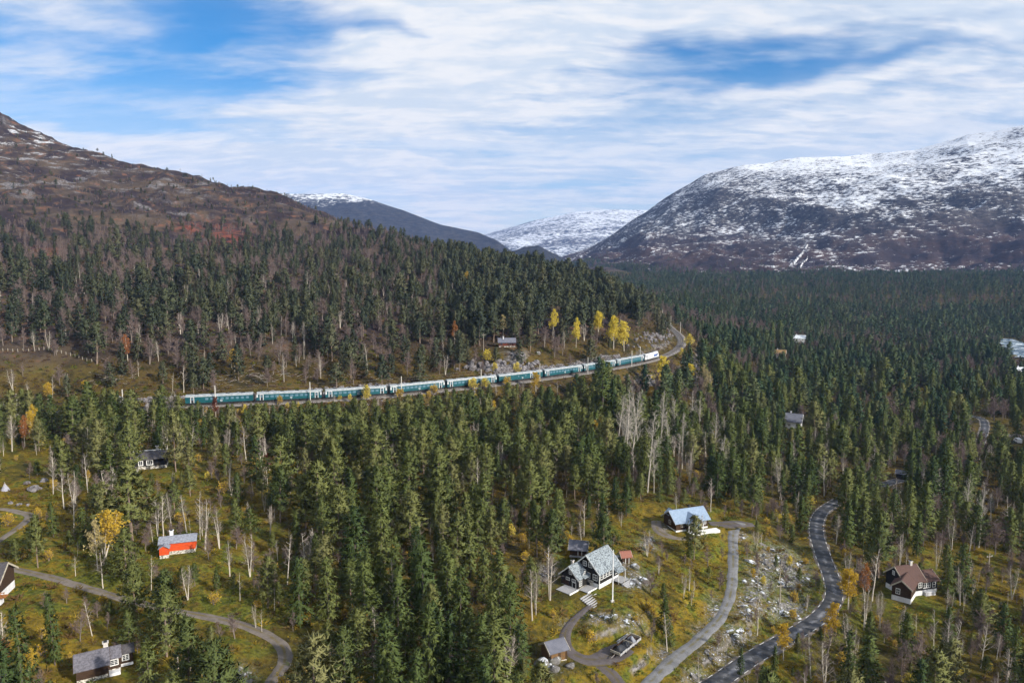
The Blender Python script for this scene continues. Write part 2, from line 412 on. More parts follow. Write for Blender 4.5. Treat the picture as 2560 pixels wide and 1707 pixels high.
def H0(x, y):
    x = np.atleast_1d(np.asarray(x, float)); y = np.atleast_1d(np.asarray(y, float)); sh = x.shape
    x = x.ravel() / SCL; y = y.ravel() / SCL; out = np.empty(len(x)); P = ctl[:, :2] / SCL; n = len(P)
    for i in range(0, len(x), 20000):
        j = slice(i, i + 20000)
        r2 = (x[j, None] - P[None, :, 0]) ** 2 + (y[j, None] - P[None, :, 1]) ** 2
        out[j] = _phi(r2) @ _w[:n] + _w[n] + _w[n + 1] * x[j] + _w[n + 2] * y[j]
    return out.reshape(sh)
def hits(uv, Hf=None, y0=70.0, y1=2300.0):
    """where the sight lines through photo pixels first meet the ground"""
    Hf = Hf or H0
    uv = np.asarray(uv, float)
    dx = (uv[:, 0] - CX) / F; dy = (CY - uv[:, 1]) / F; c, s = math.cos(PITCH), math.sin(PITCH)
    Yd = c + dy * s; Zd = -s + dy * c
    ys = y0 * (y1 / y0) ** np.linspace(0, 1, 420)
    k = ys[None] / Yd[:, None]
    g = CAMZ + Zd[:, None] * k - Hf(dx[:, None] * k, np.broadcast_to(ys, k.shape))
    neg = g < 0
    i = np.where(neg.any(1), neg.argmax(1), len(ys) - 1); i = np.clip(i, 1, len(ys) - 1)
    r = np.arange(len(uv)); a, b = g[r, i - 1], g[r, i]
    t = np.clip(a / np.where(np.abs(a - b) < 1e-9, 1, a - b), 0, 1)
    yy = ys[i - 1] + (ys[i] - ys[i - 1]) * t; kk = yy / Yd
    return np.stack([dx * kk, yy, CAMZ + Zd * kk], 1)
def hit(u, v): return hits([(u, v)])[0]

# ------------------------------------------------------------------ roads, railway line and building plots cut into the ground
def spline(P, step):
    """Catmull-Rom through P (n,k), resampled at about `step` metres"""
    P = np.asarray(P, float); Q = np.vstack([2 * P[0] - P[1], P, 2 * P[-1] - P[-2]]); out = []
    for i in range(1, len(Q) - 2):
        p0, p1, p2, p3 = Q[i - 1:i + 3]
        n = max(2, int(np.linalg.norm((p2 - p1)[:2]) / step) + 1)
        t = np.linspace(0, 1, n, endpoint=False)[:, None]
        out.append(.5 * ((2 * p1) + (-p0 + p2) * t + (2 * p0 - 5 * p1 + 4 * p2 - p3) * t ** 2 + (-p0 + 3 * p1 - 3 * p2 + p3) * t ** 3))
    out.append(P[-1:]); return np.vstack(out)
def smooth1(a, n):
    for _ in range(n): a = np.concatenate([a[:1], (a[:-2] + 2 * a[1:-1] + a[2:]) / 4, a[-1:]])
    return a
def road_line(px, widths, step=1.0, sm=14):
    P = hits(px); W = np.interp(np.arange(len(px)), np.linspace(0, len(px) - 1, len(widths)), widths)
    S = spline(np.column_stack([P, W]), step); S[:, 2] = smooth1(S[:, 2], sm); return S
ROADS = {
    'asphalt': road_line([(1640, 1810), (1735, 1742), (1803, 1698), (1880, 1645), (1975, 1590), (2045, 1545), (2083, 1500), (2080, 1450), (2060, 1395), (2043, 1340), (2042, 1305), (2055, 1280), (2085, 1258), (2150, 1225), (2230, 1205), (2320, 1182), (2400, 1155), (2440, 1125), (2456, 1090), (2462, 1062), (2450, 1045), (2400, 1035)], [4.3], 1.0, 60),
    'drive': road_line([(1540, 1800), (1620, 1712), (1682, 1650), (1745, 1600), (1800, 1545), (1825, 1490), (1832, 1430), (1833, 1370), (1833, 1335), (1838, 1318), (1846, 1306)], [3.0, 3.2, 3.4, 3.0, 2.8, 2.8, 2.9, 3.2, 3.4, 4.6]),
    'turning': road_line([(1772, 1308), (1815, 1311), (1850, 1308), (1884, 1312)], [3.0, 5.5, 5.5, 3.0]),
    'terrace': road_line([(1640, 1302), (1648, 1328), (1690, 1345), (1735, 1345)], [3.0, 3.4, 2.6, 2.0]),
    'path': road_line([(1478, 1512), (1455, 1530), (1425, 1560), (1412, 1592), (1425, 1628), (1470, 1650), (1520, 1640), (1565, 1618)], [1.6, 1.8, 2.2, 2.6, 2.6, 3.6, 5.6, 5.0]),
    'lower_path': road_line([(1475, 1652), (1515, 1672), (1545, 1705), (1570, 1760)], [3.0, 2.8, 2.6, 2.6]),
    'track': road_line([(-120, 1400), (0, 1416), (120, 1442), (230, 1473), (330, 1502), (440, 1527), (550, 1548), (640, 1575), (700, 1610), (712, 1650), (690, 1690), (640, 1760)], [2.3, 2.4, 2.4, 2.4, 2.4, 2.4, 2.5, 2.6, 2.8, 2.8, 2.8, 2.8]),
    'farm_track': road_line([(-120, 1262), (0, 1272), (45, 1280), (75, 1290), (50, 1315), (0, 1350), (-100, 1420)], [1.8, 2.0, 2.2, 2.6, 2.0, 1.8, 1.8]),
    'car_park': road_line([(2505, 1085), (2560, 1092), (2640, 1098)], [9, 13, 13]),
}
RP = np.array([at_z(u, v, RAIL_Z) for u, v in rail_px])
RAIL = spline(RP[:, :2], 2.0); RAIL = np.stack([smooth1(RAIL[:, 0], 25), smooth1(RAIL[:, 1], 25)], 1)
RAIL = np.column_stack([RAIL, np.full(len(RAIL), CAMZ + RAIL_Z)])

def line_dist(x, y, L):
    """distance to a polyline, height of its nearest point, its half width, signed side"""
    x = np.asarray(x); y = np.asarray(y)
    best = np.full(x.shape, 1e9); z = np.zeros(x.shape); w = np.zeros(x.shape); sg = np.zeros(x.shape)
    wd = L[:, 3] if L.shape[1] > 3 else np.zeros(len(L))
    for i in range(len(L) - 1):
        ax, ay = L[i, :2]; bx, by = L[i + 1, :2]; ex, ey = bx - ax, by - ay
        ll = ex * ex + ey * ey
        if ll < 1e-9: continue
        t = np.clip(((x - ax) * ex + (y - ay) * ey) / ll, 0, 1)
        d = np.hypot(x - ax - t * ex, y - ay - t * ey); k = d < best
        best = np.where(k, d, best); z = np.where(k, L[i, 2] + t * (L[i + 1, 2] - L[i, 2]), z)
        w = np.where(k, wd[i] / 2, w); sg = np.where(k, ex * (y - ay) - ey * (x - ax), sg)
    return best, z, w, np.sign(sg)
PADS = []      # building plots: x, y, z, inner radius, outer radius
def pad(u, v, r0, r1, dz=0.0):
    p = hit(u, v); PADS.append((p[0], p[1], p[2] + dz, r0, r1)); return p
def sstep(a, b, x):
    t = np.clip((x - a) / (b - a), 0, 1); return t * t * (3 - 2 * t)
def near_box(x, y, L, m):
    return (x > L[:, 0].min() - m) & (x < L[:, 0].max() + m) & (y > L[:, 1].min() - m) & (y < L[:, 1].max() + m)
def H(x, y, detail=True):
    x = np.atleast_1d(np.asarray(x, float)); y = np.atleast_1d(np.asarray(y, float))
    z = H0(x, y); hold = np.zeros(x.shape)
    if detail:
        n = (fbm(x / 38, y / 38, 3, 3) - .5) * 3.2 + (fbm(x / 9, y / 9, 3, 9) - .5) * 1.3
        far = sstep(320, 700, y); up = sstep(95, 150, z)
        n = n * (1 + 1.2 * far) + (fbm(x / 90, y / 45, 4, 21, True) - .6) * 26 * up * sstep(500, 900, y)
    else: n = 0.0 * x
    num = np.zeros(x.shape); den = np.zeros(x.shape); fm = np.zeros(x.shape)
    def pull(k, f, target, g=1.0):
        w = g * f; num[k] += w * target; den[k] += w; fm[k] = np.maximum(fm[k], f)
    for px, py, pz, r0, r1 in PADS:
        k = (np.abs(x - px) < r1) & (np.abs(y - py) < r1)
        if not k.any(): continue
        f = 1 - sstep(r0, r1, np.hypot(x[k] - px, y[k] - py)); pull(k, f, pz, .3); hold[k] = np.maximum(hold[k], f)
    for nme, L in ROADS.items():
        k = near_box(x, y, L, 12)
        if not k.any(): continue
        d, lz, w, _ = line_dist(x[k], y[k], L); pull(k, 1 - sstep(w + 1.3, w + 7.0, d), lz, (np.maximum(d - w, 0) + .05) ** -3.0); hold[k] = np.maximum(hold[k], 1 - sstep(w + 1.3, w + 3.5, d))
    k = near_box(x, y, RAIL, 26)
    if k.any():
        d, lz, _, sg = line_dist(x[k], y[k], RAIL)
        # sg > 0: uphill side (left of the direction of travel): a rock cutting; downhill: an embankment shoulder
        reach = np.where(sg > 0, 6.0, 15.0); pull(k, 1 - sstep(3.6, 3.6 + reach, d), lz - .75, 50.0); hold[k] = np.maximum(hold[k], 1 - sstep(3.6, 6.5, d))
    z = np.where(den > 0, z + (num / np.maximum(den, 1e-9) - z) * fm, z)
    return z + n * (1 - hold)

# ------------------------------------------------------------------ how thickly the wood stands (plots, clearings and meadows)
DV = [1000, 1050, 1150, 1250, 1350, 1450, 1550, 1650, 1750, 1950]
DU = list(range(80, 2500, 160))
DM = np.array([
 [.7, .8, .8, .8, .8, .7, .6, .6, .8, .9, .95, 1, 1, .95, .85, .6],
 [.7, .85, .85, .85, .85, .85, .75, .8, .95, .85, 1, 1, 1, .9, .7, .5],
 [.05, .55, .45, .75, .8, .95, 1, 1, 1, .95, .95, 1, 1, .95, .95, .75],
 [.15, .6, .42, .35, .65, .85, .95, .95, 1, .75, .35, .5, .95, .8, .9, .95],
 [.4, .35, .18, .28, .65, .8, .9, 1, .75, .15, .08, .2, .6, .8, .6, .75],
 [.25, .45, .36, .22, .62, .8, .9, 1, .40, .04, .10, .08, .12, .5, .3, .22],
 [.25, .36, .5, .28, .55, .8, .95, 1, .25, .05, .12, .15, .15, .55, .25, .2],
 [.45, .28, .45, .3, .75, .85, .85, .9, .22, .06, .16, .3, .35, .8, .75, .75],
 [.6, .45, .5, .4, .75, .5, .45, .7, .35, .15, .2, .4, .5, .9, .9, .9],
 [.6, .5, .5, .5, .7, .7, .7, .7, .4, .3, .3, .4, .5, .9, .9, .9]])
def bilin(M, us, vs, u, v):
    fu = np.clip(np.interp(u, us, np.arange(len(us))), 0, len(us) - 1.001); fv = np.clip(np.interp(v, vs, np.arange(len(vs))), 0, len(vs) - 1.001)
    i, j = fv.astype(int), fu.astype(int); a, b = fv - i, fu - j
    return M[i, j] * (1 - a) * (1 - b) + M[i, j + 1] * (1 - a) * b + M[i + 1, j] * a * (1 - b) + M[i + 1, j + 1] * a * b
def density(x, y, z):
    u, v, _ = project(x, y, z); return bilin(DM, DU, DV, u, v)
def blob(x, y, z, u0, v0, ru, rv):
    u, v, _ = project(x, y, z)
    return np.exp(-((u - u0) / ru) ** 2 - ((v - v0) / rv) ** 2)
RUBBLE = [(1930, 1400, 55, 40), (1985, 1440, 45, 45), (1900, 1460, 40, 40), (1960, 1520, 60, 28), (1870, 1520, 30, 40), (1840, 1590, 40, 30), (1790, 1640, 34, 26), (1735, 1690, 26, 22), (1785, 1530, 20, 36), (1760, 1580, 26, 22),
          (1660, 1640, 20, 22), (1500, 1545, 40, 16), (1575, 1555, 34, 18), (1560, 1410, 26, 14), (1585, 1450, 34, 22), (1370, 1430, 22, 26), (1620, 1360, 22, 20), (1375, 1665, 30, 16), (605, 1690, 26, 24), (1850, 1340, 22, 10), (1660, 1325, 12, 14), (1420, 1560, 20, 12)]
def rubble(x, y, z):
    f = 0 * x
    for r in RUBBLE: f = np.maximum(f, blob(x, y, z, *r))
    return f * (y < 230)

def ground_shader(m, t, b, mask=True):
    ge = t.node('ShaderNodeNewGeometry'); pos = ge.outputs['Position']
    sp = t.node('ShaderNodeSeparateXYZ'); t.l.new(pos, sp.inputs[0])
    sn = t.node('ShaderNodeSeparateXYZ'); t.l.new(ge.outputs['Normal'], sn.inputs[0])
    at = t.node('ShaderNodeAttribute', attribute_name='mask')
    sa = t.node('ShaderNodeSeparateColor'); t.l.new(at.outputs['Color'], sa.inputs[0])
    n1 = t.noise(pos, .055, 5, .6); n2 = t.noise(pos, .22, 5, .62); n3 = t.noise(pos, 1.3, 4, .65); n4 = t.noise(pos, .02, 3, .5)
    f = t.m('ADD', t.m('MULTIPLY', n1, .45), t.m('ADD', t.m('MULTIPLY', n2, .4), t.m('MULTIPLY', n3, .25)))
    moss = t.mix(t.ramp(f, .44, .66), (.052, .048, .012, 1), (.25, .165, .017, 1))
    green = t.mix(t.ramp(n3, .35, .65), (.045, .055, .012, 1), (.125, .132, .018, 1))
    moss = t.mix(t.ramp(t.m('ADD', n2, t.m('MULTIPLY', n4, .4)), .64, .80), moss, green)
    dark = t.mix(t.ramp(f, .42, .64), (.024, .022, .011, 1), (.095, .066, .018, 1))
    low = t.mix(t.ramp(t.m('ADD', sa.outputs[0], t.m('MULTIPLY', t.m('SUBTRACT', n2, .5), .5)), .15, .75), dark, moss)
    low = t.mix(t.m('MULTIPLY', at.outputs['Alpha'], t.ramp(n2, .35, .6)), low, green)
    # heath, crowberry and bare soil higher up the hill
    hn = t.noise(pos, .014, 6, .62); hn2 = t.noise(pos, .07, 5, .65)
    heath = t.mix(t.ramp(t.m('ADD', t.m('MULTIPLY', hn, .6), t.m('MULTIPLY', hn2, .4)), .42, .60), (.030, .022, .024, 1), (.090, .066, .044, 1))
    heath = t.mix(t.ramp(hn2, .56, .68), heath, (.15, .075, .048, 1))
    hi = t.ramp(t.m('ADD', sp.outputs[2], t.m('MULTIPLY', t.m('SUBTRACT', n1, .5), 12.0)), 49, 60)
    col = t.mix(hi, low, heath)
    redf = t.m('MULTIPLY', sa.outputs[2], t.ramp(t.m('ADD', t.m('MULTIPLY', hn2, .6), t.m('MULTIPLY', n2, .4)), .44, .58, 0, .8))
    col = t.mix(redf, col, (.20, .055, .038, 1))
    # bare rock: steep ground, blocky ground, slabs with thin snow high up
    rn = t.noise(t.vm('MULTIPLY', pos, (1, 1, 2.5)), .5, 6, .7); rn2 = t.noise(pos, 2.2, 4, .7)
    rock = t.mix(t.ramp(rn, .38, .62), (.055, .05, .05, 1), (.26, .245, .25, 1))
    steep = t.ramp(t.m('ADD', sn.outputs[2], t.m('MULTIPLY', t.m('SUBTRACT', n2, .5), .3)), .62, .80, 1.0, 0.0)
    rub = t.m('MULTIPLY', sa.outputs[1], t.ramp(rn2, .38, .56))
    slab = t.m('MULTIPLY', t.ramp(t.m('ADD', t.noise(t.vm('MULTIPLY', pos, (.45, .8, 2.2)), .05, 6, .72), t.m('MULTIPLY', hn, .35)), .725, .785), t.ramp(t.m('ADD', sp.outputs[2], t.m('MULTIPLY', t.m('SUBTRACT', hn, .5), 160)), 130, 230))
    col = t.mix(t.m('MAXIMUM', t.m('MAXIMUM', steep, rub), slab), col, rock)
    snow = t.m('MULTIPLY', t.ramp(t.m('ADD', rn, t.m('MULTIPLY', hn2, .5)), .68, .82), t.m('MAXIMUM', t.m('MULTIPLY', slab, t.ramp(sp.outputs[2], 215, 320)), t.ramp(sp.outputs[2], 340, 480)))
    snow = t.m('MAXIMUM', snow, t.m('MULTIPLY', rub, t.ramp(rn2, .60, .66)))
    col = t.mix(snow, col, (.70, .73, .78, 1))
    t.l.new(col, b.inputs['Base Color']); b.inputs['Roughness'].default_value = .95; b.inputs['Specular IOR Level'].default_value = .1
    bp = t.node('ShaderNodeBump'); bp.inputs['Distance'].default_value = .5; bp.inputs['Strength'].default_value = .9
    t.put(bp.inputs['Height'], t.m('ADD', n2, t.m('MULTIPLY', n3, .7))); t.l.new(bp.outputs[0], b.inputs['Normal'])
m, t, b = bsdf('ground'); ground_shader(m, t, b)

# building plots (levelled)
P_HOUSE = pad(1464, 1482, 9, 15); P_BLUE = pad(1722, 1322, 9, 14); P_RED = pad(448, 1388, 7, 12); P_BLACK = pad(385, 1176, 7, 12)
P_LOW = pad(250, 1695, 7, 12); P_EDGE = pad(-30, 1500, 7, 12); P_BROWN = pad(2265, 1490, 9, 14); P_LOG = pad(1267, 866, 8, 13)
P_SHED = pad(1385, 1640, 4, 8); P_STAB = pad(1447, 1390, 3, 6); P_RIVER = hit(2560, 880)

def build_ground():
    ys = [55.0]
    while ys[-1] < 2600: ys.append(ys[-1] + max(1.0, ys[-1] * .0078))
    ys = np.array(ys); nt = 500; tt = np.linspace(-1, 1, nt)
    X = tt[None] * (ys[:, None] * .98 + 120); Y = np.broadcast_to(ys[:, None], X.shape)
    Z = H(X.ravel(), Y.ravel()).reshape(X.shape)
    # river channel
    n = len(ys); idx = np.arange(n * nt).reshape(n, nt)
    Fq = np.stack([idx[:-1, :-1], idx[:-1, 1:], idx[1:, 1:], idx[1:, :-1]], -1).reshape(-1, 4)
    me = mesh_np('ground', np.stack([X, Y, Z], -1).reshape(-1, 3), Fq, [MATS['ground']], True)
    x, y, z = X.ravel(), Y.ravel(), Z.ravel()
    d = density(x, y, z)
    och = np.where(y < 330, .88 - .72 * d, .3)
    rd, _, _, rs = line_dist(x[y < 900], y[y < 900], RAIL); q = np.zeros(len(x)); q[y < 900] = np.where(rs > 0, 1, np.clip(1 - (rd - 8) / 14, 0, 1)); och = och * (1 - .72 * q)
    for (u, v, ru, rv, a) in [(60, 1160, 110, 55, 1), (2380, 1390, 150, 40, 1), (2330, 1540, 120, 40, .9), (1560, 1480, 130, 60, .9), (120, 930, 200, 30, .38), (1272, 884, 60, 14, .5), (1640, 1400, 60, 40, .9), (2170, 960, 60, 60, .9), (2330, 1000, 60, 25, .9), (2100, 1150, 80, 25, .8), (480, 1400, 90, 40, .9)]:
        och = np.maximum(och, a * blob(x, y, z, u, v, ru, rv))
    rub = rubble(x, y, z)
    red = np.maximum.reduce([blob(x, y, z, 560, 590, 55, 30), blob(x, y, z, 480, 570, 45, 14), .9 * blob(x, y, z, 600, 625, 30, 22), .5 * blob(x, y, z, 120, 630, 60, 12), .5 * blob(x, y, z, 880, 690, 35, 12)]) * (y > 400)
    grn = np.maximum.reduce([blob(x, y, z, 1560, 1565, 45, 18), .8 * blob(x, y, z, 1590, 1450, 40, 20), blob(x, y, z, 2290, 1520, 70, 20), .7 * blob(x, y, z, 1940, 1495, 45, 18), .6 * blob(x, y, z, 260, 1440, 60, 25)]) * (y < 300)
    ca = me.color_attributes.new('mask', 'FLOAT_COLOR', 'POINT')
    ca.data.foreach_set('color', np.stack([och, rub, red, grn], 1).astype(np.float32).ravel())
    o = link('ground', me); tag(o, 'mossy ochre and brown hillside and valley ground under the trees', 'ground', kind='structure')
build_ground()

# ------------------------------------------------------------------ far mountains
def mountain_mat(name, rock1, rock2, z0, z1, sn=.5, heath=None, hz=(0, 1), streak=(1, 1, 1), sc_=1.0):
    m, t, b = bsdf(name)
    ge = t.node('ShaderNodeNewGeometry'); pos = ge.outputs['Position']
    sp = t.node('ShaderNodeSeparateXYZ'); t.l.new(pos, sp.inputs[0])
    sN = t.node('ShaderNodeSeparateXYZ'); t.l.new(ge.outputs['Normal'], sN.inputs[0])
    w = t.vm('MULTIPLY', pos, streak)
    a = t.noise(w, .0065 * sc_, 7, .68); c = t.noise(w, .05 * sc_, 5, .72); d = t.noise(pos, .0016 * sc_, 5, .6)
    e = t.noise(t.vm('MULTIPLY', pos, (.55, .55, 3.4)), .085 * sc_, 4, .68)
    rock = t.mix(t.ramp(c, .38, .62), (*rock1, 1), (*rock2, 1))
    if heath:
        hf = t.ramp(t.m('ADD', sp.outputs[2], t.m('MULTIPLY', t.m('SUBTRACT', d, .5), 260)), hz[0], hz[1], 1, 0)
        hc = t.mix(t.ramp(a, .42, .6), (*heath[0], 1), (*heath[1], 1))
        rock = t.mix(hf, rock, hc)
    alt = t.ramp(t.m('ADD', sp.outputs[2], t.m('MULTIPLY', t.m('SUBTRACT', d, .5), (z1 - z0) * .9)), z0, z1, 0, 1, smooth=False)
    tex = t.m('ADD', t.m('MULTIPLY', a, .28), t.m('ADD', t.m('MULTIPLY', c, .30), t.m('MULTIPLY', e, .42)))
    flat = t.m('MULTIPLY', t.m('SUBTRACT', sN.outputs[2], .86), .18)
    rl = t.node('ShaderNodeAttribute', attribute_name='relief')     # snow gathers in the gullies, ribs stay bare
    f = t.m('ADD', t.m('ADD', tex, flat), t.m('ADD', t.m('MULTIPLY', t.m('SUBTRACT', alt, .5), sn), t.m('MULTIPLY', rl.outputs['Fac'], -.024)))
    s_ = t.m('MULTIPLY', t.ramp(f, .503, .560), .88)
    col = t.mix(s_, rock, (.80, .83, .88, 1))
    t.l.new(col, b.inputs['Base Color']); b.inputs['Roughness'].default_value = .9; b.inputs['Specular IOR Level'].default_value = .1
    bp = t.node('ShaderNodeBump'); bp.inputs['Distance'].default_value = 14.0; bp.inputs['Strength'].default_value = .8
    t.put(bp.inputs['Height'], t.m('ADD', a, t.m('MULTIPLY', c, .5))); t.l.new(bp.outputs[0], b.inputs['Normal'])
    return m
mountain_mat('mountain_right', (.030, .028, .030), (.085, .075, .07), CAMZ - 60, CAMZ + 480, .12, ((.038, .028, .030), (.072, .046, .038)), (CAMZ + 10, CAMZ + 150), (.8, 1, 2.2))
mountain_mat('mountain_mid', (.022, .024, .032), (.05, .048, .05), CAMZ + 250, CAMZ + 470, .30, None, (0, 1), (.7, 1, 2), .8)
mountain_mat('mountain_back', (.05, .05, .055), (.10, .09, .085), CAMZ - 100, CAMZ + 500, .06, None, (0, 1), (.6, 1, 2), .5)
mountain_mat('mountain_wedge', (.022, .026, .032), (.04, .04, .042), CAMZ + 500, CAMZ + 900, .3, None)

def loft(lines, us, nk):
    """surface through lines of (u, v, distance): rows from foot to crest and over the back"""
    K = []
    for L in lines:
        L = np.array(L, float)
        K.append(np.stack([np.interp(us, L[:, 0], L[:, 1]), np.interp(us, L[:, 0], L[:, 2])], 1))
    K = np.array(K); ks = np.linspace(0, len(lines) - 1, nk); out = np.empty((nk, len(us), 3))
    for j, u in enumerate(us):
        P = np.array([at_depth(u, K[i, j, 0], K[i, j, 1]) for i in range(len(lines))])
        for c in range(3): out[:, j, c] = smooth1(np.interp(ks, np.arange(len(lines)), P[:, c]), nk // 18)
    return out
def mountain(name, label, lines, us, nk, matn, amp, wl, back=600, drop=200, seed=1, crest=.16):
    G = loft(lines, us, nk)
    last = G[-1]; B = []
    for f in (.25, .6, 1.0):
        k = (last[:, 1] + back * f) / last[:, 1]
        B.append(np.stack([last[:, 0] * k, last[:, 1] * k, last[:, 2] - drop * f * f], 1))
    G = np.concatenate([G, np.array(B)])
    x, y = G[..., 0], G[..., 1]
    n = (fbm(x / wl + y / wl * .35, y / wl * .55 - x / wl * .12, 6, seed, True) - .62) * amp + (fbm(x / (wl * .22), y / (wl * .22), 4, seed + 9) - .5) * amp * .35
    row = np.arange(len(G))[:, None] / nk
    rel = np.clip(n / amp * 2.2, -1, 1); G[..., 2] += n * np.clip(row * 4, 0, 1) * np.clip((1.0 - row) * 2.2, crest, 1)
    nr, nc = G.shape[:2]; idx = np.arange(nr * nc).reshape(nr, nc)
    Fq = np.stack([idx[:-1, :-1], idx[:-1, 1:], idx[1:, 1:], idx[1:, :-1]], -1).reshape(-1, 4)
    me = mesh_np(name, G.reshape(-1, 3), Fq, [MATS[matn]], True); a_ = me.attributes.new('relief', 'FLOAT', 'POINT'); a_.data.foreach_set('value', rel.astype(np.float32).ravel())
    o = link(name, me); tag(o, label, 'mountain', kind='structure')
    return G
G_RIGHT = mountain('snowy_mountain', 'broad snow-dusted mountain rising above the right side of the valley', [
    [(1330, 662, 3300), (1450, 672, 2700), (1600, 705, 1900), (2000, 725, 1560), (2560, 748, 1320), (3100, 765, 1150)],
    [(1340, 660, 3500), (1450, 664, 3000), (1600, 684, 2300), (2000, 692, 1950), (2560, 690, 1700), (3100, 690, 1500)],
    [(1350, 657, 3700), (1450, 652, 3300), (1600, 640, 2800), (2000, 640, 2350), (2560, 628, 2050), (3100, 620, 1850)],
    [(1360, 656, 3800), (1450, 642, 3650), (1600, 590, 3250), (2000, 560, 2800), (2300, 530, 2550), (2560, 520, 2450), (3100, 490, 2200)],
    [(1370, 655, 3900), (1470, 628, 3900), (1600, 560, 3700), (1800, 480, 3400), (2000, 455, 3250), (2300, 430, 3050), (2560, 405, 2850), (3100, 340, 2600)],
    [(1380, 654, 4000), (1470, 620, 4100), (1530, 588, 4050), (1600, 541, 4000), (1680, 485, 3900), (1760, 442, 3850), (1860, 413, 3800), (2000, 394, 3800), (2180, 386, 3800), (2290, 372, 3700), (2420, 337, 3450), (2560, 314, 3250), (2800, 262, 3100), (3100, 222, 3000)]],
    np.linspace(1330, 3100, 420), 170, 'mountain_right', 125, 330, 900, 260, 4, .2)
mountain('distant_ridge', 'dark blue ridge with a snowy cap beyond the wooded spur', [
    [(400, 700, 3400), (1420, 700, 3400)], [(400, 600, 4000), (900, 600, 3900), (1200, 640, 3700), (1340, 672, 3500), (1420, 690, 3500)], [(400, 540, 4400), (900, 540, 4300), (1100, 590, 4100), (1250, 640, 3800), (1330, 668, 3600), (1420, 690, 3600)],
    [(400, 500, 4700), (600, 495, 4700), (690, 484, 4700), (770, 486, 4700), (860, 484, 4700), (910, 494, 4600), (1000, 524, 4500), (1100, 561, 4300), (1195, 580, 4200), (1240, 600, 4000), (1290, 636, 3900), (1330, 662, 3700), (1420, 690, 3700)]],
    np.linspace(400, 1420, 240), 80, 'mountain_mid', 60, 400, 800, 120, 31)
mountain('snow_mountain', 'far white snow mountain closing the head of the valley', [
    [(1000, 720, 6500), (1800, 720, 6500)], [(1000, 680, 7200), (1300, 650, 7200), (1450, 640, 7300), (1800, 660, 7200)], [(1000, 640, 8200), (1240, 600, 8200), (1450, 570, 8400), (1800, 580, 8200)],
    [(1000, 625, 9500), (1150, 604, 9500), (1245, 577, 9500), (1330, 553, 9500), (1440, 529, 9500), (1530, 524, 9500), (1620, 526, 9500), (1800, 535, 9500)]],
    np.linspace(1000, 1800, 220), 80, 'mountain_back', 70, 600, 1500, 200, 47)
mountain('dark_spur', 'small dark blue forested spur at the far end of the valley', [
    [(1200, 690, 2700), (1480, 690, 2700)], [(1200, 672, 2900), (1300, 640, 2900), (1350, 640, 2900), (1420, 668, 2900), (1480, 680, 2900)],
    [(1200, 668, 3000), (1270, 632, 3000), (1310, 618, 3000), (1345, 614, 3000), (1400, 642, 3000), (1440, 662, 3000), (1480, 680, 3000)]],
    np.linspace(1200, 1480, 90), 40, 'mountain_wedge', 22, 200, 400, 60, 53)

def scree():
    m, t, b = bsdf('scree'); ge = t.node('ShaderNodeNewGeometry'); n = t.noise(ge.outputs['Position'], .12, 5, .7)
    t.l.new(t.mix(t.ramp(n, .42, .56), (.06, .055, .055, 1), (.62, .64, .67, 1)), b.inputs['Base Color']); b.inputs['Roughness'].default_value = .95
    U, V, _ = project(G_RIGHT[..., 0], G_RIGHT[..., 1], G_RIGHT[..., 2])
    def on(u, v): k = np.argmin((U - u) ** 2 + (V - v) ** 2); return G_RIGHT.reshape(-1, 3)[k]
    for px, w in (([(2018, 612), (2006, 632), (1990, 652), (1972, 670), (1950, 688), (1934, 700)], 20), ([(2016, 628), (2016, 645), (2006, 662), (1992, 680), (1978, 694)], 9)):
        P = spline(np.array([on(*q) for q in px]), 8); V_ = []
        for i, p in enumerate(P):
            f = i / (len(P) - 1); ww = w * (.3 + .9 * f) * (.7 + .6 * vnoise(np.array([i * .7]), np.array([w]))[0])
            V_ += [(p[0] - ww * .5, p[1], p[2] + 1.0), (p[0], p[1] - 1, p[2] + 4.5), (p[0] + ww * .5, p[1], p[2] + 1.0)]
        n_ = len(P); idx = np.arange(n_ * 3).reshape(n_, 3); Fq = np.stack([idx[:-1, :-1], idx[1:, :-1], idx[1:, 1:], idx[:-1, 1:]], -1).reshape(-1, 4)
        tag(link('scree', mesh_np('scree', np.array(V_), Fq, [MATS['scree']])), 'pale scree streak running down the foot of the snowy mountain' if w > 10 else 'thin branch of the scree streak on the snowy mountain', 'scree', kind='structure')
scree()
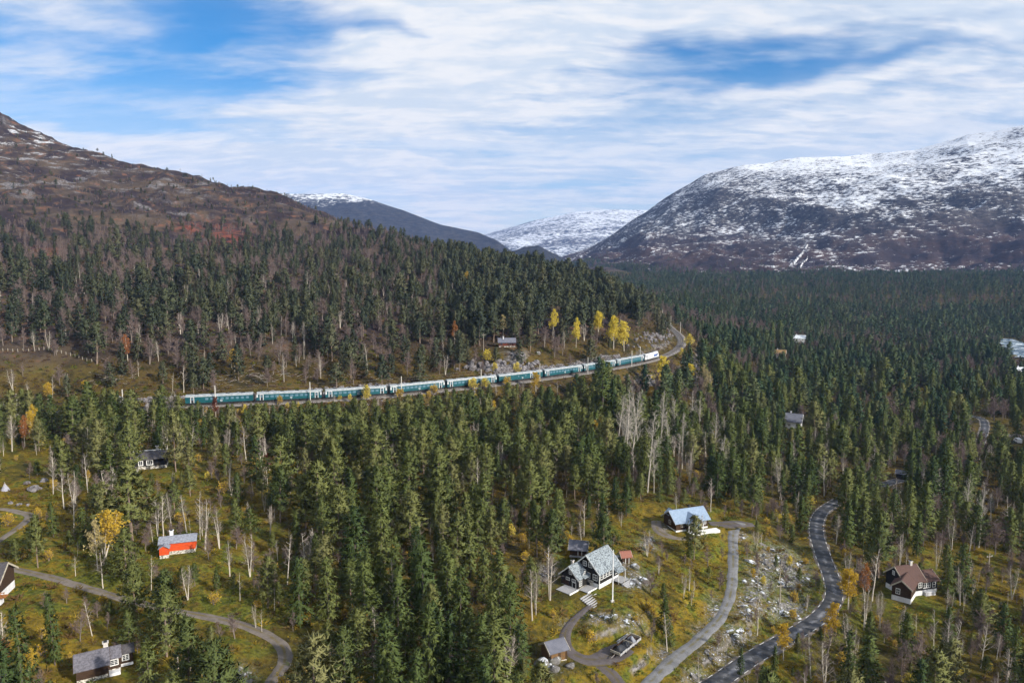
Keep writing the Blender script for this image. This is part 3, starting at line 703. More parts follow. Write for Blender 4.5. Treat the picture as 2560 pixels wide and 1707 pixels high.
# ------------------------------------------------------------------ roads
def asphalt_mat():
    m, t, b = bsdf('asphalt')
    ge = t.node('ShaderNodeNewGeometry'); pos = ge.outputs['Position']
    at = t.node('ShaderNodeAttribute', attribute_name='across')
    n = t.noise(pos, .35, 5, .6); n2 = t.noise(pos, 3, 4, .7)
    c = t.mix(t.ramp(n, .35, .65), (.030, .032, .036, 1), (.072, .073, .08, 1))
    # worn pale wheel tracks along the middle
    wt = t.m('MULTIPLY', t.ramp(t.m('ABSOLUTE', at.outputs['Fac']), .0, .35, 1, 0), t.ramp(t.m('ADD', n, t.m('MULTIPLY', n2, .3)), .58, .78))
    c = t.mix(wt, c, (.22, .22, .235, 1))
    t.l.new(c, b.inputs['Base Color']); b.inputs['Roughness'].default_value = .7; b.inputs['Specular IOR Level'].default_value = .3
def gravel_mat(name, c1, c2, c3):
    m, t, b = bsdf(name)
    ge = t.node('ShaderNodeNewGeometry'); pos = ge.outputs['Position']
    at = t.node('ShaderNodeAttribute', attribute_name='across'); a = t.m('ABSOLUTE', at.outputs['Fac'])
    n = t.noise(pos, .5, 5, .65); n2 = t.noise(pos, 4, 4, .7)
    c = t.mix(t.ramp(n, .35, .65), (*c1, 1), (*c2, 1)); c = t.mix(t.m('MULTIPLY', t.ramp(n2, .5, .7), .5), c, tuple(x * 1.5 for x in c1) + (1,))
    mid = t.m('MULTIPLY', t.ramp(a, .05, .28, 1, 0), t.ramp(n, .38, .6)); edge = t.ramp(t.m('ADD', a, t.m('MULTIPLY', t.m('SUBTRACT', n, .5), .6)), .78, .98)
    c = t.mix(t.m('MAXIMUM', t.m('MULTIPLY', mid, .85), edge), c, (*c3, 1))
    t.l.new(c, b.inputs['Base Color']); b.inputs['Roughness'].default_value = .95
    bp = t.node('ShaderNodeBump'); bp.inputs['Distance'].default_value = .06; t.put(bp.inputs['Height'], n2); t.l.new(bp.outputs[0], b.inputs['Normal'])
asphalt_mat()
gravel_mat('gravel_grey', (.20, .20, .205), (.13, .13, .135), (.14, .12, .05))
gravel_mat('gravel_brown', (.17, .145, .125), (.11, .095, .085), (.13, .10, .03))
gravel_mat('gravel_dark', (.11, .095, .095), (.075, .065, .065), (.10, .08, .03))

def ribbon(name, L, matn, label, cat, lift, cross=7, rag=.0):
    P = L[:, :3]; W = L[:, 3] / 2
    T = np.gradient(P[:, :2], axis=0); T /= np.linalg.norm(T, axis=1)[:, None] + 1e-9
    Nn = np.stack([-T[:, 1], T[:, 0]], 1); cs = np.linspace(-1, 1, cross)
    rg = 1 + rag * (fbm(P[:, 0] / 2.2, P[:, 1] / 2.2, 3, 5) - .5)
    rg2 = 1 + rag * (fbm(P[:, 0] / 2.2 + 50, P[:, 1] / 2.2, 3, 5) - .5)
    XY = np.stack([P[:, None, :2] + Nn[:, None] * (c * W * (rg if c > 0 else rg2))[:, None, None] for c in cs], 1)[:, :, 0]
    crown = .05 * (1 - cs ** 2); crown[0] = crown[-1] = -.22
    Z = P[:, None, 2] + lift + crown[None]
    n = len(P); idx = np.arange(n * cross).reshape(n, cross)
    Fq = np.stack([idx[:-1, :-1], idx[1:, :-1], idx[1:, 1:], idx[:-1, 1:]], -1).reshape(-1, 4)[:, ::-1]
    me = mesh_np(name, np.concatenate([XY, Z[..., None]], -1).reshape(-1, 3), Fq, [MATS[matn]], True)
    a = me.attributes.new('across', 'FLOAT', 'POINT'); a.data.foreach_set('value', np.broadcast_to(cs, (n, cross)).astype(np.float32).ravel())
    o = link(name, me); tag(o, label, cat, kind='structure'); return o, Nn
_sh = ROADS['asphalt'].copy(); _sh[:, 3] = 6.0
ribbon('road_shoulder', _sh, 'gravel_brown', 'worn gravel verge along both sides of the asphalt road', 'road', .0, 9, .5)
road_o, road_n = ribbon('road', ROADS['asphalt'], 'asphalt', 'narrow asphalt road winding down the valley with dashed white edges', 'road', .08, 9)
ribbon('gravel_road', ROADS['drive'], 'gravel_grey', 'grey gravel driveway climbing to the blue-roofed cabin', 'road', .10, 7, .45)
ribbon('gravel_road', ROADS['turning'], 'gravel_dark', 'brown gravel turning place beside the blue-roofed cabin', 'road', .13, 7, .3)
ribbon('gravel_road', ROADS['terrace'], 'gravel_brown', 'gravel terrace round the end of the blue-roofed cabin', 'road', .07, 7, .3)
ribbon('path', ROADS['path'], 'gravel_dark', 'curved gravel path from the black house to the parked trailer', 'path', .10, 7, .35)
ribbon('path', ROADS['lower_path'], 'gravel_dark', 'gravel path leading down past the trailer to the driveway', 'path', .13, 7, .35)
ribbon('dirt_track', ROADS['track'], 'gravel_brown', 'brown dirt track curving past the red cabin', 'path', .07, 7, .5)
ribbon('dirt_track', ROADS['farm_track'], 'gravel_brown', 'faint dirt track crossing the meadow by the tipi', 'path', .07, 7, .3)
ribbon('car_park', ROADS['car_park'], 'gravel_dark', 'grey parking place beside the far stretch of road', 'road', .07, 5, .2)

def edge_dashes():
    L = ROADS['asphalt']; s = np.concatenate([[0], np.cumsum(np.hypot(*np.diff(L[:, :2], axis=0).T))])
    me_cache = None
    for side in (-1, 1):
        a = 1.0 + (side > 0) * .8
        while a < s[-1] - 2:
            q = []
            for d in (0, .5, 1.0, 1.5):
                p = np.array([np.interp(a + d, s, L[:, i]) for i in range(3)]); nn = np.array([np.interp(a + d, s, road_n[:, i]) for i in range(2)])
                nn /= np.linalg.norm(nn); w = 1.85 * side
                zz = p[2] + .08 + .05 * (1 - (1.85 / 2.15) ** 2) * .9 + .014
                q.append(((p[0] + nn[0] * (w - .06), p[1] + nn[1] * (w - .06), zz), (p[0] + nn[0] * (w + .06), p[1] + nn[1] * (w + .06), zz)))
            mb = MB()
            for k in range(3):
                lo, hi = (q[k][0], q[k][1]), (q[k + 1][0], q[k + 1][1])
                mb.quad(lo[0], hi[0], hi[1], lo[1]) if False else mb.quad(lo[1], hi[1], hi[0], lo[0])
            mb.build('edge_line', MATS['line_paint'], road_o)
            a += 3.6
edge_dashes()

# ------------------------------------------------------------------ river
def river():
    m, t, b = bsdf('river_water')
    ge = t.node('ShaderNodeNewGeometry'); pos = ge.outputs['Position']
    n = t.noise(t.vm('MULTIPLY', pos, (.5, 1.3, 1)), .16, 6, .7)
    c = t.mix(t.ramp(n, .48, .60), (.05, .10, .14, 1), (.62, .70, .76, 1))
    t.l.new(c, b.inputs['Base Color']); b.inputs['Roughness'].default_value = .25
    bp = t.node('ShaderNodeBump'); bp.inputs['Distance'].default_value = .3; t.put(bp.inputs['Height'], n); t.l.new(bp.outputs[0], b.inputs['Normal'])
    px = [(2520, 855), (2538, 866), (2552, 880), (2580, 892), (2660, 905), (2900, 930)]
    L = road_line(px, [14, 26, 26, 30, 30, 30], 4, 30)
    L[:, 2] = H(L[:, 0], L[:, 1]) + .9
    o, _ = ribbon('river', L, 'river_water', 'white rapids of the river glimpsed between the trees at the frame edge', 'river', .6, 7, .3)
    return L
RIVER = river()

# ------------------------------------------------------------------ railway line
def offset_line(L, off):
    T = np.gradient(L[:, :2], axis=0); T /= np.linalg.norm(T, axis=1)[:, None]
    Nn = np.stack([-T[:, 1], T[:, 0]], 1)
    return np.column_stack([L[:, :2] + Nn * off, L[:, 2]]), Nn, T
def railway():
    L = RAIL; Nn = offset_line(L, 0)[1]
    prof = [(-3.3, -.78), (-2.0, -.30), (-1.6, -.27), (1.6, -.27), (2.0, -.30), (3.3, -.78)]     # ballast shoulder
    V = np.stack([np.column_stack([L[:, :2] + Nn * o, L[:, 2] + h]) for o, h in prof], 1)
    n, k = V.shape[:2]; idx = np.arange(n * k).reshape(n, k)
    Fq = np.stack([idx[:-1, :-1], idx[:-1, 1:], idx[1:, 1:], idx[1:, :-1]], -1).reshape(-1, 4)[:, ::-1]
    bed = link('railway', mesh_np('railway', V.reshape(-1, 3), Fq, [MATS['ballast']])); tag(bed, 'single railway line on a stony bed along the hillside', 'railway', kind='structure')
    for side in (-1, 1):
        mb = MB()
        c = offset_line(L, side * .75)[0]
        a = np.column_stack([c[:, :2] + Nn * -.05, c[:, 2] - .14]); b_ = np.column_stack([c[:, :2] + Nn * .05, c[:, 2] - .14])
        V = np.stack([a, a + (0, 0, .16), b_ + (0, 0, .16), b_], 1); idx = np.arange(n * 4).reshape(n, 4)
        Fq = np.stack([idx[:-1, :-1], idx[:-1, 1:], idx[1:, 1:], idx[1:, :-1]], -1).reshape(-1, 4)
        link('rail', mesh_np('rail', V.reshape(-1, 3), Fq, [MATS['steel']]), bed)
    s = np.concatenate([[0], np.cumsum(np.hypot(*np.diff(L[:, :2], axis=0).T))]); mb = MB()
    for a in np.arange(0, s[-1], .75):
        p = [np.interp(a, s, L[:, i]) for i in range(3)]; nn = [np.interp(a, s, Nn[:, i]) for i in range(2)]
        q = [Vector((p[0] + nn[0] * o + nn[1] * w, p[1] + nn[1] * o - nn[0] * w, p[2] - .20)) for o, w in ((-1.3, -.13), (1.3, -.13), (1.3, .13), (-1.3, .13))]
        mb.quad(*q[::-1]) if (q[1] - q[0]).cross(q[2] - q[1]).z < 0 else mb.quad(*q)
    tag(mb.build('sleepers', MATS['sleeper'], bed), kind='stuff')
    return s, Nn
RS, RN = railway()
def rail_at(s):
    p = Vector([float(np.interp(s, RS, RAIL[:, i])) for i in range(3)]); n = Vector((float(np.interp(s, RS, RN[:, 0])), float(np.interp(s, RS, RN[:, 1])), 0)).normalized()
    return p, n
def rail_s(u):
    pu = project(RAIL[:, 0], RAIL[:, 1], RAIL[:, 2])[0]; k = int(np.argmax(pu)); return float(np.interp(u, pu[:k + 1], RS[:k + 1]))

# ------------------------------------------------------------------ train
def hull_mesh(name, prof, x0, x1, matn, nose=0.0):
    """closed body: cross-section prof [(y, z)...] swept along x"""
    mb = MB(); n = len(prof)
    a = [(x0, y, z) for y, z in prof]; b = [(x1 - nose * max(0, (z - 1.6) / 2.6), y * (1 - .06 * (nose > 0)), z) for y, z in prof]
    mb.v += a + b
    mb.f.append(tuple(range(n))); mb.f.append(tuple(range(2 * n - 1, n - 1, -1)))
    for k in range(n): k2 = (k + 1) % n; mb.f.append((k2, k, n + k, n + k2))
    return mb.mesh(name, MATS[matn])
BODY = [(-1.50, 1.0), (-1.52, 2.0), (-1.48, 3.45), (1.48, 3.45), (1.52, 2.0), (1.50, 1.0)]
ROOF = [(-1.48, 3.452), (-1.32, 3.85), (-.85, 4.12), (0, 4.25), (.85, 4.12), (1.32, 3.85), (1.48, 3.452)]
CL = 25.3
_cm = {}
def cmesh(key, fn):
    if key not in _cm: _cm[key] = fn()
    return _cm[key]
def coach(s_mid, kind, label, length=CL):
    p0, _ = rail_at(s_mid - 9); p1, _ = rail_at(s_mid + 9); d = (p1 - p0).normalized(); p, _ = rail_at(s_mid)
    mid = (p0 + p1) / 2
    root = link('railway_coach', None, None, (mid.x, mid.y, p.z), math.atan2(d.y, d.x)); tag(root, label, 'railway coach', 'coaches of the green train')
    h = length / 2
    link('body', cmesh('body', lambda: hull_mesh('coach_body', BODY[::-1], -h, h, 'train_teal')), root)
    link('roof', cmesh('roof', lambda: hull_mesh('coach_roof', ROOF[::-1], -h + .1, h - .1, 'train_roof')), root)
    for x in (-8.5, -2.8, 3.0, 8.8): link('roof_vent', cmesh('vent', lambda: MB().box(-.7, .7, -.5, .5, 4.15, 4.36).mesh('roof_vent', MATS['train_dark'])), root, (x, 0, 0))
    link('underframe', cmesh('uf', lambda: MB().box(-h + .4, h - .4, -1.25, 1.25, .55, .998).box(-4, 3.5, -1.35, 1.35, .32, .9).mesh('coach_underframe', MATS['train_dark'])), root)
    def bogie():
        mb = MB().box(-1.9, 1.9, -1.15, 1.15, .35, .75)
        return mb.mesh('bogie', MATS['train_dark'])
    def wheel():
        return MB().tube([(0, -.82, .44), (0, -.68, .44)], .44, 14).tube([(0, .68, .44), (0, .82, .44)], .44, 14).tube([(0, -.7, .44), (0, .7, .44)], .08, 6).mesh('wheelset', MATS['steel'])
    for x in (-8.6, 8.6):
        b = link('bogie', cmesh('bogie', bogie), root, (x, 0, 0))
        for q in (-1.25, 1.25): link('wheelset', cmesh('wheel', wheel), b, (q, 0, 0))
    if kind != 'service':
        link('gangway', cmesh('gang', lambda: MB().box(h, h + .45, -.75, .75, 1.05, 3.5).mesh('gangway', MATS['train_dark'])), root)
    else:
        link('gangway', cmesh('gang', lambda: MB().box(h, h + .45, -.75, .75, 1.05, 3.5).mesh('gangway', MATS['train_dark'])), root)
    def door(side):
        y = side * 1.53
        return MB().box(-.45, .45, min(y, y + side * .015), max(y, y + side * .015), 1.08, 3.2).mesh('door', MATS['train_dark'])
    def dframe(side):
        y0, y1 = sorted((side * 1.525, side * 1.57)); mb = MB()
        mb.box(-.72, -.46, y0, y1, 1.05, 3.4); mb.box(.46, .72, y0, y1, 1.05, 3.4); mb.box(-.72, .72, y0, y1, 3.22, 3.44)
        return mb.mesh('door_frame', MATS['train_white'])
    def dpane(side):
        y0, y1 = sorted((side * 1.546, side * 1.56)); return MB().box(-.28, .28, y0, y1, 2.1, 2.95).mesh('door_pane', MATS['glass_sky'])
    doors = {'a': (-h + 2.0, h - 2.0), 'first': (-h + 2.6,), 'service': (h - 6.6,)}[kind]
    for x in doors:
        for sd in (-1, 1):
            dr = link('door', cmesh(('d', sd), lambda: door(sd)), root, (x, 0, 0))
            link('door_frame', cmesh(('df', sd), lambda: dframe(sd)), dr); link('door_pane', cmesh(('dp', sd), lambda: dpane(sd)), dr)
    def window(side, w):
        y0, y1 = sorted((side * 1.50, side * 1.535)); return MB().box(-w / 2, w / 2, y0, y1, 2.05, 2.95).mesh('window', MATS['glass_sky'])
    xs = {'a': [-8.6 + 1.9 * i for i in range(10)], 'first': [h - 2.2 - 1.9 * i for i in range(9)], 'service': [-h + 4.2, -1.6, 2.6]}[kind]
    for x in xs:
        w = {'a': 1.35, 'first': 1.15, 'service': .5}[kind]
        for sd in (-1, 1): link('window', cmesh(('w', sd, w), lambda: window(sd, w)), root, (x, 0, 0))
    for sd in (-1, 1):
        y0, y1 = sorted((sd * 1.47, sd * 1.535))
        link('cantrail', cmesh(('cant', sd), lambda: MB().box(-h + .05, h - .05, y0, y1, 3.36, 3.48).mesh('cantrail', MATS['train_roof'])), root)
        for x in ((-h + .3, h - .3) if kind == 'a' else ()):
            e0, e1 = sorted((sd * 1.522, sd * 1.545)); link('end_panel', cmesh(('endp', sd), lambda: MB().box(-.28, .28, e0, e1, 2.2, 3.3).mesh('end_panel', MATS['train_white'])), root, (x, 0, 0))
    # operator lettering amidships
    def logo(side):
        cu = bpy.data.curves.new('lettering', 'FONT'); cu.body = 'Vy'; cu.size = .95; cu.align_x = 'CENTER'; cu.extrude = .01; cu.shear = .2; cu.offset = .02
        cu.materials.append(MATS['train_white'])
        tmp = bpy.data.objects.new('lettering', cu); C.objects.link(tmp); me = bpy.data.meshes.new_from_object(tmp.evaluated_get(bpy.context.evaluated_depsgraph_get()))
        bpy.data.objects.remove(tmp); return me
    for sd in (-1, 1):
        lo = link('lettering', cmesh(('logo', sd), lambda: logo(sd)), root, (0.6, sd * 1.545, 1.33)); lo.rotation_euler = (math.pi / 2, 0, 0 if sd < 0 else math.pi)
    return root
S0 = rail_s(463)
ORD = ['rearmost', 'second last', 'third last', 'fourth last', 'fifth last', 'fourth', 'third', 'second', 'first']
LBL = ['green coach at the left end of the train with a white-framed door', 'green coach half hidden by pine tops, next to the last one', 'green coach with a bright row of blue windows above two yellow shrubs', 'green coach in the middle of the train, below a bare rock cutting',
       'green coach just left of the windowless service coach', 'green service coach with few windows and one white-framed door', 'green coach below the log cabin, right of the service coach', 'green coach partly hidden behind a tall dark spruce', 'green front coach coupled behind the white locomotive']
KINDS_ = ['first', 'a', 'a', 'a', 'a', 'service', 'a', 'a', 'a']
PITCHC = (rail_s(1605) - S0) / 9
for i in range(9): coach(S0 + PITCHC * (i + .5) - .3, KINDS_[i], LBL[i])
def loco(s_mid):
    p0, _ = rail_at(s_mid - 6); p1, _ = rail_at(s_mid + 6); d = (p1 - p0).normalized(); mid = (p0 + p1) / 2
    root = link('locomotive', None, None, (mid.x, mid.y, mid.z), math.atan2(d.y, d.x)); tag(root, 'white electric locomotive at the head of the green train', 'locomotive')
    P = [(-1.5, 1.0), (-1.53, 2.2), (-1.42, 3.6), (-1.0, 4.1), (1.0, 4.1), (1.42, 3.6), (1.53, 2.2), (1.5, 1.0)]
    mb = MB(); xs = [(-9.2, .7), (-8.6, 1), (8.2, 1), (9.3, .72)]; n = len(P)
    for x, k in xs: mb.v += [(x - (1.1 * max(0, z - 2.3) / 1.8 if x > 9 else (-1.1 * max(0, z - 2.3) / 1.8 if x < -9 else 0)), y * (.92 if k < 1 else 1), 1.0 + (z - 1.0) * (.97 if k < 1 else 1)) for y, z in P[::-1]]
    for r in range(3):
        for k in range(n): k2 = (k + 1) % n; mb.f.append((r * n + k2, r * n + k, (r + 1) * n + k, (r + 1) * n + k2))
    mb.f.append(tuple(range(n))); mb.f.append(tuple(range(4 * n - 1, 3 * n - 1, -1)))
    mb.build('body', MATS['train_white'], root)
    MB().box(-8.6, 8.6, -1.3, 1.3, .4, .998).build('underframe', MATS['train_dark'], root)
    for x in (-5.6, 5.6):
        b = MB().box(-1.9, 1.9, -1.15, 1.15, .3, .7).build('bogie', MATS['train_dark'], root, loc=(x, 0, 0))
        for q in (-1.3, 1.3): link('wheelset', cmesh('wheel', None), b, (q, 0, 0))
    for sd in (-1, 1):
        y0, y1 = sorted((sd * 1.515, sd * 1.55))
        MB().box(2.2, 6.8, y0, y1, 1.7, 2.9).build('blue_panel', MATS['loco_blue'], root)
        MB().box(7.0, 7.9, y0, y1, 2.5, 3.1).build('cab_window', MATS['glass_dark'], root)
        MB().box(-7.9, -7.0, y0, y1, 2.5, 3.1).build('cab_window', MATS['glass_dark'], root)
        MB().box(-6.6, -5.9, y0, y1, 1.1, 3.1).build('door', MATS['train_roof'], root)
    MB().quad((9.28, -1.1, 2.55), (9.28, 1.1, 2.55), (8.62, .95, 3.62), (8.62, -.95, 3.62)).build('windscreen', MATS['glass_dark'], root)
    MB().box(-6, 6, -.7, .7, 4.08, 4.3).build('roof_equipment', MATS['train_dark'], root)
    pan = MB().tube([(-2, 0, 4.3), (-.4, 0, 5.0), (-1.6, 0, 5.6)], .05, 5).box(-1.7, -1.5, -.8, .8, 5.58, 5.64).build('pantograph', MATS['steel'], root)
    for sd in (-.7, .7): MB().tube([(9.3, sd, 1.25), (9.34, sd, 1.25)], .14, 10).build('headlight', MATS['glass_sky'], root)
loco(S0 + PITCHC * 9 + 9.8)

# ------------------------------------------------------------------ catenary masts and poles
def mast_mesh():
    mb = MB().tube([(0, 0, -1.2), (0, 0, 7.9)], [.2, .15], 6); return mb.mesh('mast_pole', MATS['concrete_pole'])
def arm_mesh():
    return MB().tube([(0, 0, 6.9), (0, 2.9, 6.5)], .045, 5).tube([(0, 0, 5.5), (0, 2.3, 6.5)], .04, 5).tube([(0, 2.7, 6.5), (0, 2.9, 5.6)], .03, 5).mesh('bracket_arm', MATS['steel'])
MM, AM = mast_mesh(), arm_mesh()
mast_us = [(52, 'beside the yellow birch thicket at the left edge'), (313, 'left of the train, behind dark pine tops'), (542, 'in front of the rearmost coach'), (776, 'between the second and third last coaches'), (998, 'in front of the fourth last coach'), (1195, 'beside the windowless service coach'),
           (1340, 'in front of the second green coach from the service coach'), (1459, 'left of the tall spruce that hides the train'), (1568, 'in front of the front coach'), (1614, 'just behind the white locomotive')]
def mast(s_, label, side=-1, off=2.9):
    p, n = rail_at(s_); q = p + n * side * off
    r = link('catenary_mast', None, None, (q.x, q.y, p.z), math.atan2(n.y, n.x) - math.pi / 2 * 1 + (0 if side < 0 else math.pi)); tag(r, label, 'catenary mast', 'masts along the railway')
    link('pole', MM, r); link('bracket_arm', AM, r)
for u, l in mast_us[:-1]: mast(rail_s(u), 'pale catenary mast ' + l)
mast(rail_s(1612), 'pale catenary mast ' + mast_us[-1][1], 1)
se = RS[-1]
for k, (f, l) in enumerate([(.62, 'at the start of the railway bend'), (.70, 'on the outside of the railway bend'), (.78, 'beyond the bend, before the brown brush'), (.86, 'second last before the line disappears'), (.94, 'last before the line disappears behind the spur')]):
    mast(se * f, 'thin catenary mast ' + l)
def wire():
    mb = MB(); pts = []
    for s_ in np.arange(0, RS[-1], 12):
        p, n = rail_at(s_); pts.append((p.x, p.y, p.z + 5.6))
    mb.tube(pts, .018, 4, False); pts = [(x, y, z + 1.1) for x, y, z in pts]; mb.tube(pts, .018, 4, False)
    tag(mb.build('contact_wire', MATS['steel']), 'thin overhead contact wire following the railway line', 'wire')
wire()
def utility_pole(u, v, h, label, arm=True, yaw=0.3):
    p = hit(u, v); z = float(H(p[0], p[1])[0]); r = link('utility_pole', None, None, (p[0], p[1], z), yaw); tag(r, label, 'utility pole', 'wooden utility poles')
    MB().tube([(0, 0, -.5), (0, 0, h)], [.15, .1], 7).build('pole', MATS['wood_pole'], r)
    if arm:
        MB().box(-.9, .9, -.06, .06, h - .9, h - .78).build('crossarm', MATS['wood_pole'], r)
        for x in (-.8, .8): MB().tube([(x, 0, h - .78), (x, 0, h - .55)], .06, 6).build('insulator', MATS['white_paint'], r)
utility_pole(1209, 880, 10.0, 'tall pale pole with a crossarm left of the log cabin')
utility_pole(1950, 1500, 5.0, 'lamp-like wooden pole on the rubble slope between driveway and road', True, .2)
utility_pole(2470, 1440, 5.5, 'wooden pole standing at the edge of the ochre meadow')
utility_pole(2208, 1150, 7.0, 'wooden pole beside the shelter by the middle road')
utility_pole(2099, 912, 6.5, 'pale pole in front of the dark hut in the valley')
utility_pole(446, 1690, 3.4, 'short wooden post near the dirt track bend', False)

# ------------------------------------------------------------------ buildings
def root_at(name, p, yaw, label, cat='cabin', group=None):
    r = link(name, None, None, (float(p[0]), float(p[1]), float(p[2])), R(yaw)); tag(r, label, cat, group); return r
def gable(root, x0, x1, y0, y1, z0, wh, rh, wall, roof, trim='white_paint', over=.45, found=None, fh=.6, gover=None, verge=True, ridge=True, thick=.14):
    """gabled block, ridge along local x; returns (wall, roof)"""
    ym = (y0 + y1) / 2; ze = z0 + wh; zr = ze + rh; go = over if gover is None else gover
    w = MB(); w.prism([(x0, y1, z0), (x0, y0, z0), (x0, y0, ze), (x0, ym, zr), (x0, y1, ze)], (x1 - x0, 0, 0)); wo = w.build('wall', MATS[wall], root)
    r = MB(); sl = rh / (ym - y0); dz = over * sl
    for sd in (-1, 1):
        ye = (y0 - over) if sd < 0 else (y1 + over); zl = ze - dz
        a = [(x0 - go, ym, zr + .03), (x1 + go, ym, zr + .03), (x1 + go, ye, zl + .03), (x0 - go, ye, zl + .03)]
        if sd > 0: a = a[::-1]
        r.prism([Vector(q) for q in a], (0, 0, thick))
    ro = r.build('roof', MATS[roof], root)
    if verge:
        for xx in (x0 - go, x1 + go):
            b = MB(); xa, xb = (xx - .06, xx + .0) if xx < (x0 + x1) / 2 else (xx, xx + .06)
            for sd in (-1, 1):
                ye = (y0 - over) if sd < 0 else (y1 + over)
                pts = [(xa, ym, zr + thick + .06), (xa, ym, zr - .16), (xa, ye, ze - dz - .16), (xa, ye, ze - dz + thick + .06)]
                if sd > 0: pts = pts[::-1]
                b.prism(pts[::-1], (xb - xa, 0, 0))
            b.build('bargeboard', MATS[trim], ro)
    if ridge: MB().box(x0 - go, x1 + go, ym - .12, ym + .12, zr + thick - .02, zr + thick + .07).build('ridge_cap', MATS[trim if ridge == 'trim' else roof], ro)
    if found: MB().box(x0 + .03, x1 - .03, y0 + .03, y1 - .03, z0 - fh, z0 - .002).build('foundation', MATS[found], root)
    return wo, ro
def win(parent, face, plane, a, z, w, h, cols=2, rows=2, frame='white_paint', fw=.11, glass='glass_dark', name='window'):
    """framed window: face is the outward local direction, plane the wall's coordinate, a the place along it, z the sill"""
    mb = MB(); g = MB(); s = -1 if face[0] == '-' else 1; ax = face[1]
    def bx(m, a0, a1, z0, z1, d0, d1):
        lo, hi = sorted((plane + s * d0, plane + s * d1))
        if ax == 'y': m.box(a0, a1, lo, hi, z0, z1)
        else: m.box(lo, hi, a0, a1, z0, z1)
    A0, A1, Z0, Z1 = a - w / 2, a + w / 2, z, z + h
    bx(mb, A0 - fw, A0, Z0 - fw, Z1 + fw, -.02, .07); bx(mb, A1, A1 + fw, Z0 - fw, Z1 + fw, -.02, .07)
    bx(mb, A0, A1, Z1, Z1 + fw, -.02, .07); bx(mb, A0, A1, Z0 - fw, Z0, -.02, .08)
    for i in range(1, cols): x = A0 + w * i / cols; bx(mb, x - .04, x + .04, Z0, Z1, -.02, .06)
    for j in range(1, rows): q = Z0 + h * j / rows; bx(mb, A0, A1, q - .03, q + .03, -.02, .055)
    o = mb.build(name, MATS[frame], parent)
    bx(g, A0, A1, Z0, Z1, -.03, .03); g.build('pane', MATS[glass], o); return o
def door(parent, face, plane, a, z, w, h, matn='dark_brown_wood', frame='white_paint'):
    s = -1 if face[0] == '-' else 1; mb = MB(); fr = MB()
    def bx(m, a0, a1, z0, z1, d0, d1):
        lo, hi = sorted((plane + s * d0, plane + s * d1))
        m.box(a0, a1, lo, hi, z0, z1) if face[1] == 'y' else m.box(lo, hi, a0, a1, z0, z1)
    bx(mb, a - w / 2, a + w / 2, z, z + h, -.02, .05); o = mb.build('door', MATS[matn], parent)
    bx(fr, a - w / 2 - .1, a - w / 2, z, z + h + .1, -.02, .08); bx(fr, a + w / 2, a + w / 2 + .1, z, z + h + .1, -.02, .08); bx(fr, a - w / 2, a + w / 2, z + h, z + h + .1, -.02, .08)
    fr.build('door_frame', MATS[frame], o); return o
def chimney(parent, x, y, z0, z1, w=.65, matn='brick_chimney'):
    o = MB().box(x - w / 2, x + w / 2, y - w / 2, y + w / 2, z0, z1).build('chimney', MATS[matn], parent)
    MB().box(x - w * .68, x + w * .68, y - w * .68, y + w * .68, z1 + .001, z1 + .12).build('chimney_cap', MATS[matn], o)
    MB().box(x - w * .36, x + w * .36, y - w * .36, y + w * .36, z1 + .121, z1 + .3).build('flue', MATS['train_dark'], o); return o
def planks(parent, x0, x1, y0, y1, z, n, along='x', matn='grey_wood', name='plank', t=.06, gap=.03):
    for i in range(n):
        if along == 'x': w = (y1 - y0) / n; MB().box(x0, x1, y0 + i * w, y0 + (i + 1) * w - gap, z - t, z).build(name, MATS[matn], parent)
        else: w = (x1 - x0) / n; MB().box(x0 + i * w, x0 + (i + 1) * w - gap, y0, y1, z - t, z).build(name, MATS[matn], parent)

